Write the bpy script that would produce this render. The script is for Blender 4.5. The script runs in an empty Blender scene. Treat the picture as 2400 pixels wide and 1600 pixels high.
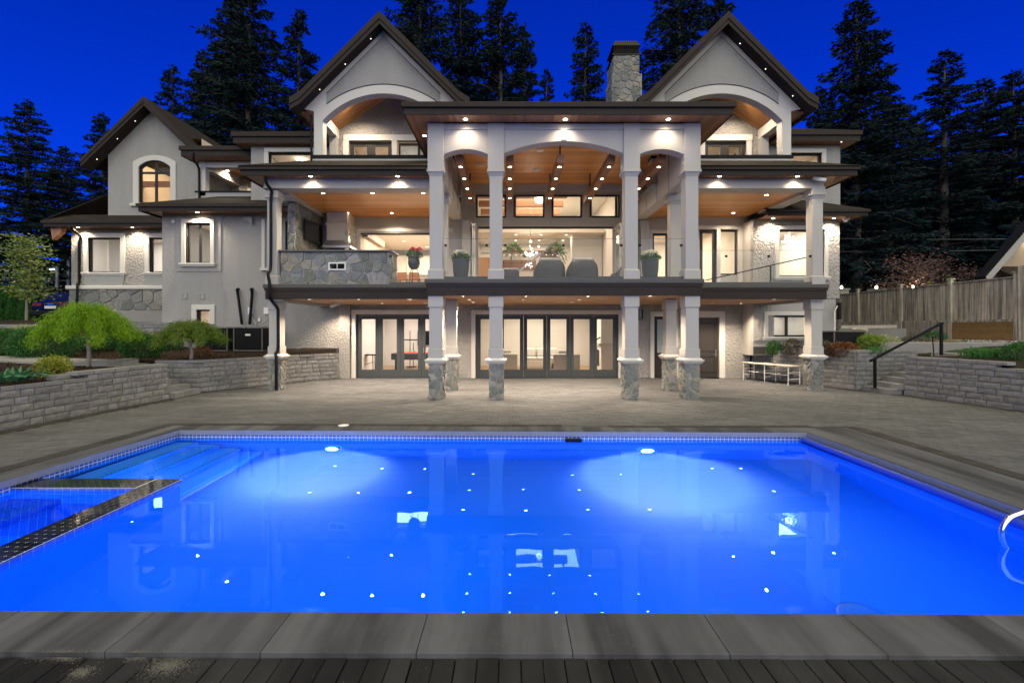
import bpy, bmesh, math, random
import numpy as np
from mathutils import Vector, Matrix
R = math.radians
SC = bpy.context.scene
COL = SC.collection
rng = random.Random(7)

# ------------------------------------------------------------------ camera, sky, sun, exposure
cam_d = bpy.data.cameras.new('camera'); cam = bpy.data.objects.new('camera', cam_d); COL.objects.link(cam)
cam.location = (0, 0, 1.9); cam.rotation_euler = (R(90), 0, 0)
cam_d.sensor_width = 36; cam_d.lens = 16.0
cam_d.shift_x = 0.0021; cam_d.shift_y = -0.0133
cam_d.clip_start = 0.05; cam_d.clip_end = 3000
SC.camera = cam

W = bpy.data.worlds.new('World'); SC.world = W; W.use_nodes = True
wn = W.node_tree.nodes; wl = W.node_tree.links; wn.clear()
sky = wn.new('ShaderNodeTexSky'); sky.sky_type = 'NISHITA'; sky.sun_disc = False
sky.sun_elevation = R(38); sky.sun_rotation = R(180); sky.ozone_density = 6.0; sky.dust_density = 0.0; sky.air_density = 1.0
tint = wn.new('ShaderNodeMix'); tint.data_type = 'RGBA'; tint.blend_type = 'MULTIPLY'; tint.inputs[0].default_value = 1.0
tint.inputs[7].default_value = (0.003, 0.115, 1.0, 1)
bg = wn.new('ShaderNodeBackground'); bg.inputs[1].default_value = 0.15
wo = wn.new('ShaderNodeOutputWorld')
wl.new(sky.outputs[0], tint.inputs[6]); wl.new(tint.outputs[2], bg.inputs[0]); wl.new(bg.outputs[0], wo.inputs[0])

sun_d = bpy.data.lights.new('sun', 'SUN'); sun = bpy.data.objects.new('sun', sun_d); COL.objects.link(sun)
sun_d.energy = 4.6; sun_d.angle = R(125); sun_d.color = (1.0, 0.94, 0.41)
sun.rotation_euler = Vector((-0.12, 0.62, -0.75)).to_track_quat('-Z', 'Y').to_euler()
sun.location = (0, -10, 20)

SC.view_settings.view_transform = 'Standard'; SC.view_settings.look = 'None'
SC.view_settings.exposure = 0.0; SC.view_settings.gamma = 1.0; SC.view_settings.use_curve_mapping = False
cy = SC.cycles
cy.use_denoising = True
try: cy.denoiser = 'OPENIMAGEDENOISE'
except Exception: pass
cy.max_bounces = 8; cy.diffuse_bounces = 3; cy.glossy_bounces = 3; cy.transmission_bounces = 6; cy.transparent_max_bounces = 16
cy.caustics_refractive = True; cy.caustics_reflective = False
cy.sample_clamp_indirect = 4.0; cy.blur_glossy = 0.5
cy.use_adaptive_sampling = True; cy.adaptive_threshold = 0.02

# ------------------------------------------------------------------ helpers
FPX, CX, CY, HC = 1067.0, 1195.0, 768.0, 1.9
def X(px, y): return (px - CX) * y / FPX            # a photo column at distance y, in metres
def Z(py, y): return HC - (py - CY) * y / FPX       # a photo row at distance y
def YZ(py, z): return (z - HC) * FPX / (CY - py)    # distance of a photo row on the level z

class MB:
    def __init__(s): s.v = []; s.f = []; s.sm = []
    def add(s, vs, fs, smooth=False):
        o = len(s.v); s.v.extend([tuple(v) for v in vs])
        for f in fs: s.f.append(tuple(i + o for i in f)); s.sm.append(smooth)
        return s
    def box(s, x0, x1, y0, y1, z0, z1):
        if x0 > x1: x0, x1 = x1, x0
        if y0 > y1: y0, y1 = y1, y0
        if z0 > z1: z0, z1 = z1, z0
        return s.add([(x0,y0,z0),(x1,y0,z0),(x1,y1,z0),(x0,y1,z0),(x0,y0,z1),(x1,y0,z1),(x1,y1,z1),(x0,y1,z1)],
              [(0,3,2,1),(4,5,6,7),(0,1,5,4),(1,2,6,5),(2,3,7,6),(3,0,4,7)])
    def cbox(s, cx, cy_, w, d, z0, z1): return s.box(cx-w/2, cx+w/2, cy_-d/2, cy_+d/2, z0, z1)
    def frustum(s, cx, cy_, w0, d0, z0, w1, d1, z1):
        return s.add([(cx-w0/2,cy_-d0/2,z0),(cx+w0/2,cy_-d0/2,z0),(cx+w0/2,cy_+d0/2,z0),(cx-w0/2,cy_+d0/2,z0),
               (cx-w1/2,cy_-d1/2,z1),(cx+w1/2,cy_-d1/2,z1),(cx+w1/2,cy_+d1/2,z1),(cx-w1/2,cy_+d1/2,z1)],
              [(0,3,2,1),(4,5,6,7),(0,1,5,4),(1,2,6,5),(2,3,7,6),(3,0,4,7)])
    def bar(s, a, b, w, h=None, up=(0,0,1)):
        a = Vector(a); b = Vector(b); h = h or w
        d = (b - a).normalized(); u = Vector(up)
        if abs(d.dot(u)) > 0.98: u = Vector((0,1,0))
        sx = d.cross(u).normalized() * (w/2); sy = sx.cross(d).normalized() * (h/2)
        vs = [p + i*sx + j*sy for p in (a, b) for i, j in ((-1,-1),(1,-1),(1,1),(-1,1))]
        return s.add(vs, [(0,1,2,3),(7,6,5,4),(0,4,5,1),(1,5,6,2),(2,6,7,3),(3,7,4,0)])
    def prism(s, poly, plane, c0, c1):
        def P(a, b, c):
            return {'xz': (a, c, b), 'xy': (a, b, c), 'yz': (c, a, b)}[plane]
        n = len(poly)
        vs = [P(a, b, c0) for a, b in poly] + [P(a, b, c1) for a, b in poly]
        fs = [tuple(range(n))[::-1], tuple(range(n, 2*n))] + [(i, (i+1) % n, n+(i+1) % n, n+i) for i in range(n)]
        return s.add(vs, fs)
    def ring(s, outer, inner, plane, c0, c1):
        """closed band between two loops of equal length"""
        def P(a, b, c):
            return {'xz': (a, c, b), 'xy': (a, b, c), 'yz': (c, a, b)}[plane]
        n = len(outer)
        vs = [P(a,b,c) for c in (c0, c1) for lp in (outer, inner) for a, b in lp]
        fs = []
        for i in range(n):
            j = (i+1) % n
            fs += [(i,j,n+j,n+i), (2*n+i,3*n+i,3*n+j,2*n+j), (i,2*n+i,2*n+j,j), (n+i,n+j,3*n+j,3*n+i)]
        return s.add(vs, fs)
    def tube(s, pts, r, n=8, caps=True, smooth=True):
        pts = [Vector(p) for p in pts]; m = len(pts)
        rs = r if isinstance(r, (list, tuple)) else [r]*m
        vs = []; prev = None
        for i, p in enumerate(pts):
            d = (pts[min(i+1, m-1)] - pts[max(i-1, 0)])
            if d.length < 1e-9: d = Vector((0,0,1))
            d.normalize()
            if prev is None:
                u = Vector((0,0,1)) if abs(d.z) < 0.9 else Vector((1,0,0))
                a = d.cross(u).normalized()
            else:
                a = (prev - d*prev.dot(d))
                if a.length < 1e-6: a = d.orthogonal()
                a.normalize()
            prev = a; b = d.cross(a)
            for k in range(n):
                t = 2*math.pi*k/n
                vs.append(p + (a*math.cos(t) + b*math.sin(t))*rs[i])
        fs = [(i*n+k, i*n+(k+1) % n, (i+1)*n+(k+1) % n, (i+1)*n+k) for i in range(m-1) for k in range(n)]
        s.add(vs, fs, smooth)
        if caps:
            s.add([vs[k] for k in range(n)], [tuple(range(n))[::-1]]); s.add([vs[(m-1)*n+k] for k in range(n)], [tuple(range(n))])
        return s
    def lathe(s, prof, c=(0,0,0), n=20, smooth=True):
        m = len(prof)
        vs = [(c[0]+r*math.cos(2*math.pi*k/n), c[1]+r*math.sin(2*math.pi*k/n), c[2]+z) for r, z in prof for k in range(n)]
        fs = [(i*n+k, i*n+(k+1) % n, (i+1)*n+(k+1) % n, (i+1)*n+k) for i in range(m-1) for k in range(n)]
        s.add(vs, fs, smooth)
        s.add(vs[:n], [tuple(range(n))[::-1]]); s.add(vs[-n:], [tuple(range(n))])
        return s
    def quad(s, a, b, c, d): return s.add([a,b,c,d], [(0,1,2,3)])
    def ball(s, c, r, n=10, m=6, sz=1.0):
        prof = [(max(1e-3, r*math.sin(math.pi*i/m)), -r*sz*math.cos(math.pi*i/m)) for i in range(m+1)]
        return s.lathe(prof, c, n)
    def build(s, name, mat, parent=None, label=None, cat=None, group=None, kind=None, loc=None, bevel=0, fix=False):
        me = bpy.data.meshes.new(name); me.from_pydata(s.v, [], s.f); me.update()
        if any(s.sm): me.polygons.foreach_set('use_smooth', s.sm)
        if fix:
            bm = bmesh.new(); bm.from_mesh(me); bmesh.ops.recalc_face_normals(bm, faces=bm.faces); bm.to_mesh(me); bm.free()
        o = bpy.data.objects.new(name, me); COL.objects.link(o)
        if mat is not None: me.materials.append(mat)
        if parent is not None:
            o.parent = parent
            if not parent.get('local'): o.matrix_parent_inverse = INV.get(parent.name, Matrix())
        if loc: o.location = loc
        if bevel:
            b = o.modifiers.new('bevel', 'BEVEL'); b.width = bevel; b.segments = 2; b.limit_method = 'ANGLE'
        tag(o, label, cat, group, kind)
        return o
INV = {}
def tag(o, label=None, cat=None, group=None, kind=None):
    if label: o['label'] = label
    if cat: o['category'] = cat
    if group: o['group'] = group
    if kind: o['kind'] = kind
    return o
def thing(name, loc, label, cat, group=None, rz=0, local=False):
    """an Empty at the thing's base; its parts are modelled in world coordinates unless local"""
    o = bpy.data.objects.new(name, None); COL.objects.link(o); o.location = loc; o.rotation_euler = (0, 0, rz)
    o.empty_display_size = 0.3
    if local: o['local'] = True
    INV[o.name] = Matrix.Translation(-Vector(loc))
    return tag(o, label, cat, group)
def part_node(name, parent):
    """a part that only holds sub-parts is never left empty: use build() for its body instead"""
    raise NotImplementedError
def copy_tree(o, parent=None, label=None, loc=None, rz=None, scale=None):
    c = o.copy(); COL.objects.link(c); c.parent = parent
    if parent is not None: c.matrix_parent_inverse = o.matrix_parent_inverse.copy()
    if label: c['label'] = label
    if loc is not None: c.location = loc
    if rz is not None: c.rotation_euler = (0, 0, rz)
    if scale is not None: c.scale = scale if hasattr(scale, '__len__') else (scale,)*3
    for ch in list(o.children): copy_tree(ch, c)
    return c

# ------------------------------------------------------------------ materials
def nt(name):
    m = bpy.data.materials.new(name); m.use_nodes = True
    n = m.node_tree.nodes; l = m.node_tree.links; n.clear()
    out = n.new('ShaderNodeOutputMaterial'); p = n.new('ShaderNodeBsdfPrincipled'); l.new(p.outputs[0], out.inputs[0])
    return m, n, l, p, out
def mixc(n, l, fac, a, b, mode='MIX'):
    x = n.new('ShaderNodeMix'); x.data_type = 'RGBA'; x.blend_type = mode
    for sock, v in ((x.inputs[0], fac), (x.inputs[6], a), (x.inputs[7], b)):
        if isinstance(v, (int, float)): sock.default_value = v
        elif isinstance(v, (tuple, list)): sock.default_value = (*v[:3], 1)
        else: l.new(v, sock)
    return x.outputs[2]
def math_(n, l, op, a, b=0.0, c=None):
    x = n.new('ShaderNodeMath'); x.operation = op
    for i, v in enumerate((a, b, c)):
        if v is None: continue
        if isinstance(v, (int, float)): x.inputs[i].default_value = v
        else: l.new(v, x.inputs[i])
    return x.outputs[0]
def noise_(n, l, vec, scale, detail=3, rough=0.55):
    t = n.new('ShaderNodeTexNoise'); t.inputs['Scale'].default_value = scale; t.inputs['Detail'].default_value = detail
    t.inputs['Roughness'].default_value = rough
    if vec is not None: l.new(vec, t.inputs['Vector'])
    return t.outputs['Fac']
def ramp_(n, l, fac, stops):
    r = n.new('ShaderNodeValToRGB'); e = r.color_ramp.elements
    while len(e) < len(stops): e.new(0.5)
    for el, (p, c) in zip(e, stops): el.position = p; el.color = (*c, 1) if len(c) == 3 else c
    l.new(fac, r.inputs[0]); return r.outputs[0]
def bump_(n, l, p, h, strength, dist):
    b = n.new('ShaderNodeBump'); b.inputs['Strength'].default_value = strength; b.inputs['Distance'].default_value = dist
    l.new(h, b.inputs['Height']); l.new(b.outputs[0], p.inputs['Normal']); return b
def sc(c, k): return tuple(min(1, x*k) for x in c)
def simple(name, col, rough=0.6, metal=0.0, var=0.12, vs=3.0, bump=None, rnd=0.0, spec=None, island=False, streak=None):
    """colour with soft patches, a per-object shift and a fine relief"""
    m, n, l, p, out = nt(name)
    tc = n.new('ShaderNodeNewGeometry').outputs['Position']
    c = mixc(n, l, noise_(n, l, tc, vs, 5), sc(col, 1-var), sc(col, 1+var))
    if streak:
        mp = n.new('ShaderNodeMapping'); l.new(tc, mp.inputs[0]); mp.inputs['Scale'].default_value = streak[:3]
        c = mixc(n, l, 1.0, c, ramp_(n, l, noise_(n, l, mp.outputs[0], 1.0, 4, 0.55), [(0.38, (streak[3],)*3), (0.60, (1,1,1))]), 'MULTIPLY')
    if rnd:
        oi = n.new('ShaderNodeObjectInfo').outputs['Random']
        if island:
            g = n.new('ShaderNodeNewGeometry').outputs['Random Per Island']
            oi = math_(n, l, 'FRACT', math_(n, l, 'ADD', oi, g))
        k = math_(n, l, 'MULTIPLY_ADD', oi, 2*rnd, 1-rnd)
        g = n.new('ShaderNodeCombineColor'); [l.new(k, g.inputs[i]) for i in range(3)]
        c = mixc(n, l, 1.0, c, g.outputs[0], 'MULTIPLY')
    l.new(c, p.inputs['Base Color']); p.inputs['Roughness'].default_value = rough; p.inputs['Metallic'].default_value = metal
    p.inputs['Specular IOR Level'].default_value = spec if spec is not None else (0.08 if rough >= 0.5 else 0.4)
    if bump: bump_(n, l, p, noise_(n, l, tc, bump[0], 4, 0.6), bump[1], bump[2])
    return m
def emit(name, col, s):
    m = bpy.data.materials.new(name); m.use_nodes = True; n = m.node_tree.nodes; l = m.node_tree.links; n.clear()
    o = n.new('ShaderNodeOutputMaterial'); e = n.new('ShaderNodeEmission'); e.inputs[0].default_value = (*col, 1); e.inputs[1].default_value = s
    l.new(e.outputs[0], o.inputs[0]); return m
def glass_mat(name, tintc=(0.96, 0.98, 0.97), ior=1.5):
    m = bpy.data.materials.new(name); m.use_nodes = True; n = m.node_tree.nodes; l = m.node_tree.links; n.clear()
    o = n.new('ShaderNodeOutputMaterial'); t = n.new('ShaderNodeBsdfTransparent'); g = n.new('ShaderNodeBsdfGlossy')
    t.inputs[0].default_value = (*tintc, 1); g.inputs['Roughness'].default_value = 0.0
    lw = n.new('ShaderNodeLayerWeight'); lw.inputs[0].default_value = 0.5; mx = n.new('ShaderNodeMixShader')   # Schlick term, the same from both sides
    f = math_(n, l, 'MULTIPLY_ADD', math_(n, l, 'POWER', lw.outputs['Facing'], 5.0), 0.9, 0.012)
    l.new(f, mx.inputs[0]); l.new(t.outputs[0], mx.inputs[1]); l.new(g.outputs[0], mx.inputs[2]); l.new(mx.outputs[0], o.inputs[0])
    return m
def planks(name, cross, width, c0, c1, rough=0.4, groove=0.06, grain=1.0):
    """boards side by side along one axis: groove lines, board-to-board tone and stretched grain"""
    m, n, l, p, out = nt(name)
    tc = n.new('ShaderNodeTexCoord').outputs['Object']
    sp = n.new('ShaderNodeSeparateXYZ'); l.new(tc, sp.inputs[0])
    u = math_(n, l, 'DIVIDE', sp.outputs[cross], width)
    fl = math_(n, l, 'FLOOR', u); fr = math_(n, l, 'FRACT', u)
    wh = n.new('ShaderNodeTexWhiteNoise'); wh.noise_dimensions = '1D'; l.new(fl, wh.inputs['W'])
    mp = n.new('ShaderNodeMapping'); l.new(tc, mp.inputs[0])
    s = [1.6, 1.6, 1.6]; s[cross] = 26.0; mp.inputs['Scale'].default_value = s
    gr = noise_(n, l, mp.outputs[0], grain, 6, 0.6)
    t = math_(n, l, 'ADD', math_(n, l, 'MULTIPLY', wh.outputs['Value'], 0.55), math_(n, l, 'MULTIPLY', gr, 0.6))
    c = mixc(n, l, t, c0, c1)
    edge = math_(n, l, 'MINIMUM', fr, math_(n, l, 'SUBTRACT', 1.0, fr))
    g = math_(n, l, 'SMOOTH_MIN', math_(n, l, 'DIVIDE', edge, groove), 1.0, 0.1)
    dark = mixc(n, l, g, sc(c0, 0.25), c)
    l.new(dark, p.inputs['Base Color']); p.inputs['Roughness'].default_value = rough
    h = math_(n, l, 'ADD', g, math_(n, l, 'MULTIPLY', gr, 0.12))
    bump_(n, l, p, h, 0.5, 0.006)
    return m
def shingle_mat(name, col):
    m, n, l, p, out = nt(name)
    tc = n.new('ShaderNodeTexCoord').outputs['Object']; sp = n.new('ShaderNodeSeparateXYZ'); l.new(tc, sp.inputs[0])
    cb = n.new('ShaderNodeCombineXYZ')
    l.new(math_(n, l, 'ADD', sp.outputs[0], sp.outputs[1]), cb.inputs[0])
    l.new(math_(n, l, 'MULTIPLY', sp.outputs[2], 1.5), cb.inputs[1])
    b = n.new('ShaderNodeTexBrick'); l.new(cb.outputs[0], b.inputs['Vector'])
    b.inputs['Scale'].default_value = 1.0; b.inputs['Brick Width'].default_value = 0.3; b.inputs['Row Height'].default_value = 0.15
    b.inputs['Mortar Size'].default_value = 0.012; b.inputs['Color1'].default_value = (*sc(col, 0.75), 1); b.inputs['Color2'].default_value = (*sc(col, 1.3), 1)
    b.inputs['Mortar'].default_value = (*sc(col, 0.3), 1)
    c = mixc(n, l, noise_(n, l, tc, 14, 4), b.outputs['Color'], sc(col, 0.8))
    l.new(c, p.inputs['Base Color']); p.inputs['Roughness'].default_value = 0.9
    p.inputs['Specular IOR Level'].default_value = 0.05
    bump_(n, l, p, b.outputs['Fac'], -0.6, 0.02)
    return m
def stone_mat(name, stops, rough=0.75):
    m, n, l, p, out = nt(name)
    oi = n.new('ShaderNodeObjectInfo').outputs['Random']
    tc = n.new('ShaderNodeNewGeometry').outputs['Position']
    base = ramp_(n, l, oi, stops)
    nz = noise_(n, l, tc, 9, 7, 0.65)
    c = mixc(n, l, 1.0, base, ramp_(n, l, nz, [(0.25, (0.6,0.6,0.6)), (0.75, (1.25,1.22,1.16))]), 'MULTIPLY')
    l.new(c, p.inputs['Base Color']); p.inputs['Roughness'].default_value = rough
    p.inputs['Specular IOR Level'].default_value = 0.15
    bump_(n, l, p, nz, 0.8, 0.03)
    return m
def stucco_mat(name, col, scale=30, strength=0.8, dist=0.02):
    m, n, l, p, out = nt(name)
    tc = n.new('ShaderNodeTexCoord').outputs['Object']
    nz = noise_(n, l, tc, scale, 3, 0.6)
    v = n.new('ShaderNodeTexVoronoi'); v.inputs['Scale'].default_value = scale*0.8; v.feature = 'SMOOTH_F1'; l.new(tc, v.inputs['Vector'])
    h = math_(n, l, 'ADD', nz, math_(n, l, 'MULTIPLY', v.outputs['Distance'], -0.6))
    c = mixc(n, l, noise_(n, l, tc, 0.7, 4), sc(col, 0.86), sc(col, 1.08))
    mp = n.new('ShaderNodeMapping'); l.new(tc, mp.inputs[0]); mp.inputs['Scale'].default_value = (2.2, 2.2, 0.25)
    c = mixc(n, l, 1.0, c, ramp_(n, l, noise_(n, l, mp.outputs[0], 1.0, 4), [(0.3, (0.86,)*3), (0.6, (1,1,1))]), 'MULTIPLY')
    c = mixc(n, l, ramp_(n, l, nz, [(0.3, (0,0,0)), (0.62, (1,1,1))]), sc(col, 0.8), c)
    l.new(c, p.inputs['Base Color']); p.inputs['Roughness'].default_value = 0.92; p.inputs['Specular IOR Level'].default_value = 0.08
    bump_(n, l, p, h, strength, dist)
    return m

m_stucco = stucco_mat('stucco', (0.37, 0.36, 0.345), 19, 1.0, 0.06)
m_stucco_fine = stucco_mat('stucco_fine', (0.36, 0.355, 0.345), 38, 0.8, 0.02)
m_smooth = simple('smooth_render', (0.34, 0.335, 0.325), 0.85, var=0.06, bump=(80, 0.15, 0.004))
m_trim = simple('trim_paint', (0.57, 0.555, 0.52), 0.55, var=0.05, vs=1.2)
m_paint = simple('column_paint', (0.40, 0.39, 0.368), 0.5, var=0.05, vs=1.5)
m_fascia = simple('dark_fascia', (0.036, 0.029, 0.026), 0.55, var=0.2, vs=4)
m_black = simple('black_metal', (0.009, 0.009, 0.010), 0.4, var=0.1, spec=0.1)
m_membrane = simple('gravel_edge', (0.10, 0.095, 0.09), 0.9, var=0.5, vs=70, bump=(90, 0.8, 0.01))
m_frame = simple('window_frame', (0.03, 0.027, 0.026), 0.45, var=0.1, spec=0.15)
m_bifold = simple('bifold_frame', (0.058, 0.066, 0.072), 0.45, var=0.08, spec=0.15)
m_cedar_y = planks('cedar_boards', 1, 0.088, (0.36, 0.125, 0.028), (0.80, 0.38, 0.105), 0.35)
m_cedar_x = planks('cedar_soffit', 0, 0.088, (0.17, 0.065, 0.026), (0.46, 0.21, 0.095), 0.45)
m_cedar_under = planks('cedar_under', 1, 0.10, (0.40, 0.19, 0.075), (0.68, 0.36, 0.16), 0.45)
m_beam = planks('timber_beam', 1, 9.0, (0.13, 0.055, 0.028), (0.33, 0.15, 0.075), 0.5)
m_shingle = shingle_mat('shingle', (0.034, 0.029, 0.024))
STONES = [(0.0, (0.13,0.145,0.14)), (0.22, (0.22,0.24,0.225)), (0.42, (0.17,0.18,0.185)), (0.62, (0.30,0.30,0.29)), (0.78, (0.26,0.245,0.205)), (0.9, (0.18,0.195,0.20)), (1.0, (0.14,0.16,0.14))]
m_stone = stone_mat('ledge_stone', STONES)
m_mortar = simple('mortar', (0.34, 0.34, 0.335), 0.95, var=0.15, vs=20, bump=(60, 0.5, 0.01))
m_block = simple('split_block', (0.20, 0.20, 0.20), 0.95, var=0.5, vs=11, bump=(30, 0.7, 0.02), rnd=0.16)
m_blockcap = simple('block_cap', (0.21, 0.21, 0.21), 0.9, var=0.22, vs=9, bump=(50, 0.5, 0.01), rnd=0.12)
m_core = simple('wall_core', (0.06, 0.06, 0.058), 0.95)
m_paver = simple('paver', (0.108, 0.109, 0.115), 0.8, var=0.12, vs=3, bump=(60, 0.2, 0.004), rnd=0.09, island=True, streak=(0.7, 1.4, 1, 0.8))
m_paver_dark = simple('paver_dark', (0.05, 0.047, 0.045), 0.85, var=0.2, vs=9, bump=(60, 0.3, 0.006), rnd=0.15, island=True)
m_joint = simple('joint_sand', (0.072, 0.068, 0.064), 0.95, var=0.2, vs=30)
m_coping = simple('coping_slab', (0.103, 0.105, 0.118), 0.75, var=0.15, vs=6, streak=(2.6, 0.30, 1, 0.42), bump=(120, 0.25, 0.003), rnd=0.07)  # long dark streaks: shadows of things out of view, painted into the colour
m_white_int = simple('interior_paint', (0.74, 0.71, 0.67), 0.7, var=0.02)
m_oak = planks('oak_floor', 0, 0.14, (0.30, 0.17, 0.08), (0.48, 0.29, 0.15), 0.35)
m_walnut = planks('walnut', 2, 0.3, (0.16, 0.08, 0.04), (0.30, 0.16, 0.08), 0.4)
m_glass = glass_mat('window_glass'); m_rail_glass = glass_mat('rail_glass', (0.975, 0.99, 0.983))
m_steel = simple('brushed_steel', (0.34, 0.34, 0.34), 0.34, 1.0, var=0.08, vs=30)
m_chrome = simple('chrome', (0.85, 0.86, 0.88), 0.06, 1.0, var=0.02)
m_bulb = emit('lamp_lens', (1.0, 0.82, 0.60), 45.0)
m_bulb_small = emit('small_led', (1.0, 0.88, 0.72), 5.0)
m_white = simple('white_plastic', (0.72, 0.72, 0.71), 0.45, var=0.03)
# ------------------------------------------------------------------ lamps
def spot(name, loc, power, parent=None, size=115, blend=0.9, col=(1.0, 0.80, 0.58), aim=(0, 0, -1), rad=0.04):
    d = bpy.data.lights.new(name, 'SPOT'); d.energy = power; d.spot_size = R(size); d.spot_blend = blend; d.color = col; d.shadow_soft_size = rad
    o = bpy.data.objects.new(name, d); COL.objects.link(o); o.location = loc
    o.rotation_euler = Vector(aim).to_track_quat('-Z', 'Y').to_euler()
    if parent is not None: o.parent = parent; o.matrix_parent_inverse = INV.get(parent.name, Matrix())
    return o
def area(name, loc, power, sx, sy, parent=None, col=(1.0, 0.80, 0.58), aim=(0, 0, -1), shape='RECTANGLE'):
    d = bpy.data.lights.new(name, 'AREA'); d.energy = power; d.shape = shape; d.size = sx; d.size_y = sy; d.color = col
    o = bpy.data.objects.new(name, d); COL.objects.link(o); o.location = loc
    o.rotation_euler = Vector(aim).to_track_quat('-Z', 'Y').to_euler()
    if parent is not None: o.parent = parent; o.matrix_parent_inverse = INV.get(parent.name, Matrix())
    return o
def point(name, loc, power, parent=None, col=(1.0, 0.80, 0.58), rad=0.08):
    d = bpy.data.lights.new(name, 'POINT'); d.energy = power; d.color = col; d.shadow_soft_size = rad
    o = bpy.data.objects.new(name, d); COL.objects.link(o); o.location = loc
    if parent is not None: o.parent = parent; o.matrix_parent_inverse = INV.get(parent.name, Matrix())
    return o

# ------------------------------------------------------------------ ground
m_soil = simple('garden_soil', (0.035, 0.026, 0.020), 0.95, var=0.5, vs=14, bump=(40, 1.0, 0.04))
m_lawn = simple('ground_cover', (0.045, 0.055, 0.03), 0.95, var=0.4, vs=3, bump=(30, 0.8, 0.04))
m_conc = simple('concrete', (0.25, 0.245, 0.235), 0.85, var=0.14, vs=4, bump=(90, 0.3, 0.004), rnd=0.05)
def ring_sheet(name, hole, far, z, mat):
    hx0, hx1, hy0, hy1 = hole; fx0, fx1, fy0, fy1 = far
    b = MB()
    for x0, x1, y0, y1 in ((fx0,fx1,fy0,hy0),(fx0,fx1,hy1,fy1),(fx0,hx0,hy0,hy1),(hx1,fx1,hy0,hy1)):
        b.quad((x0,y0,z),(x1,y0,z),(x1,y1,z),(x0,y1,z))
    return b.build(name, mat, kind='structure')
ring_sheet('ground', (-6.75, 5.7, 2.8, 8.8), (-600, 600, -600, 600), -0.09, m_lawn)

def sstep(a, b, x): t = min(1, max(0, (x-a)/(b-a))); return t*t*(3-2*t)
def hL(x, y):     # the raised garden and drive on the left
    return 0.80 + 0.16*sstep(11, 14, y) + 1.0*sstep(14.5, 19.5, y)*sstep(-11.5, -15.0, x) + 0.12*sstep(-12.5, -22, x)*sstep(7, 16, y) + 0.15*sstep(14.5, 17, y)
def hR(x, y): return 1.05 - 0.20*sstep(11.0, 10.6, y)*sstep(12.7, 12.1, x) + 0.35*sstep(11.6, 17, x) + 0.03*math.sin(x*2.1+y)
def terrain(name, xs, ys, hf, mat, edge=None):
    b = MB(); nx, ny = len(xs), len(ys)
    vs = [(x if i else (edge(y) if edge else x), y, hf(x, y)) for y in ys for i, x in enumerate(xs)]
    fs = [(j*nx+i, j*nx+i+1, (j+1)*nx+i+1, (j+1)*nx+i) for j in range(ny-1) for i in range(nx-1)]
    b.add(vs, fs, True)
    sk = [vs[j*nx] for j in range(ny)] + [(vs[j*nx][0], vs[j*nx][1], -0.1) for j in range(ny)]      # earth face under the edge
    b.add(sk, [(j, j+1, ny+j+1, ny+j) for j in range(ny-1)])
    return b.build(name, mat, kind='structure')
def lin(a, b, s): return [a + (b-a)*i/max(1, int(round((b-a)/s))) for i in range(int(round((b-a)/s))+1)]
edgeL = [(-4, -9.62), (8.0, -9.55), (12.2, -9.3), (12.21, -10.9), (13.48, -10.9), (13.49, -9.35), (15.1, -8.2), (16.3, -7.5), (17.25, -6.45), (40, -6.45)]
edgeR = [(-4, 12.2), (10.36, 11.95), (12.94, 11.4), (12.95, 12.9), (14.16, 12.9), (14.17, 10.85), (14.9, 10.5), (17.15, 9.25), (40, 9.25)]
def interp(tab, y):
    for (a, xa), (b_, xb) in zip(tab, tab[1:]):
        if a <= y <= b_: return xa + (xb-xa)*(y-a)/(b_-a)
    return tab[-1][1]
ysL = sorted(set(lin(-4, 30, 0.5) + [12.2, 12.21, 13.48, 13.49, 15.1, 16.3, 17.25] + lin(30, 90, 6)))
terrain('left_garden_bed', [0] + [-11.2 - i*0.6 for i in range(40)] + [-40, -60, -120], ysL, lambda x, y: hL(min(x, -9.5), y), m_soil, lambda y: interp(edgeL, y))
ysR = sorted(set(lin(-4, 30, 0.5) + [10.36, 12.94, 12.95, 14.16, 14.17, 14.9, 17.15] + lin(30, 90, 6)))
terrain('right_garden_bed', [0] + [13.2 + i*0.6 for i in range(30)] + [36, 50, 120], ysR, lambda x, y: hR(max(x, 10), y), m_soil, lambda y: interp(edgeR, y))

# ------------------------------------------------------------------ pool
PFL, PFR, PNR, PNL = Vector((-6.21, 8.52, 0)), Vector((5.43, 8.31, 0)), Vector((5.36, 3.04, 0)), Vector((-6.42, 3.08, 0))
WZ = -0.17
def tile_mat(name, c0, c1, grout, size, horiz=False, rough=0.08, mortar=0.09):
    m, n, l, p, out = nt(name)
    tc = n.new('ShaderNodeTexCoord').outputs['Object']; sp = n.new('ShaderNodeSeparateXYZ'); l.new(tc, sp.inputs[0])
    cb = n.new('ShaderNodeCombineXYZ')
    if horiz: l.new(sp.outputs[0], cb.inputs[0]); l.new(sp.outputs[1], cb.inputs[1])
    else: l.new(math_(n, l, 'ADD', sp.outputs[0], sp.outputs[1]), cb.inputs[0]); l.new(sp.outputs[2], cb.inputs[1])
    b = n.new('ShaderNodeTexBrick'); b.offset = 0.0; l.new(cb.outputs[0], b.inputs['Vector'])
    b.inputs['Scale'].default_value = 1.0; b.inputs['Brick Width'].default_value = size; b.inputs['Row Height'].default_value = size
    b.inputs['Mortar Size'].default_value = size*mortar; b.inputs['Color1'].default_value = (*c0, 1); b.inputs['Color2'].default_value = (*c1, 1)
    b.inputs['Mortar'].default_value = (*grout, 1)
    l.new(b.outputs['Color'], p.inputs['Base Color']); p.inputs['Roughness'].default_value = rough
    bump_(n, l, p, b.outputs['Fac'], -0.4, 0.004)
    return m
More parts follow.
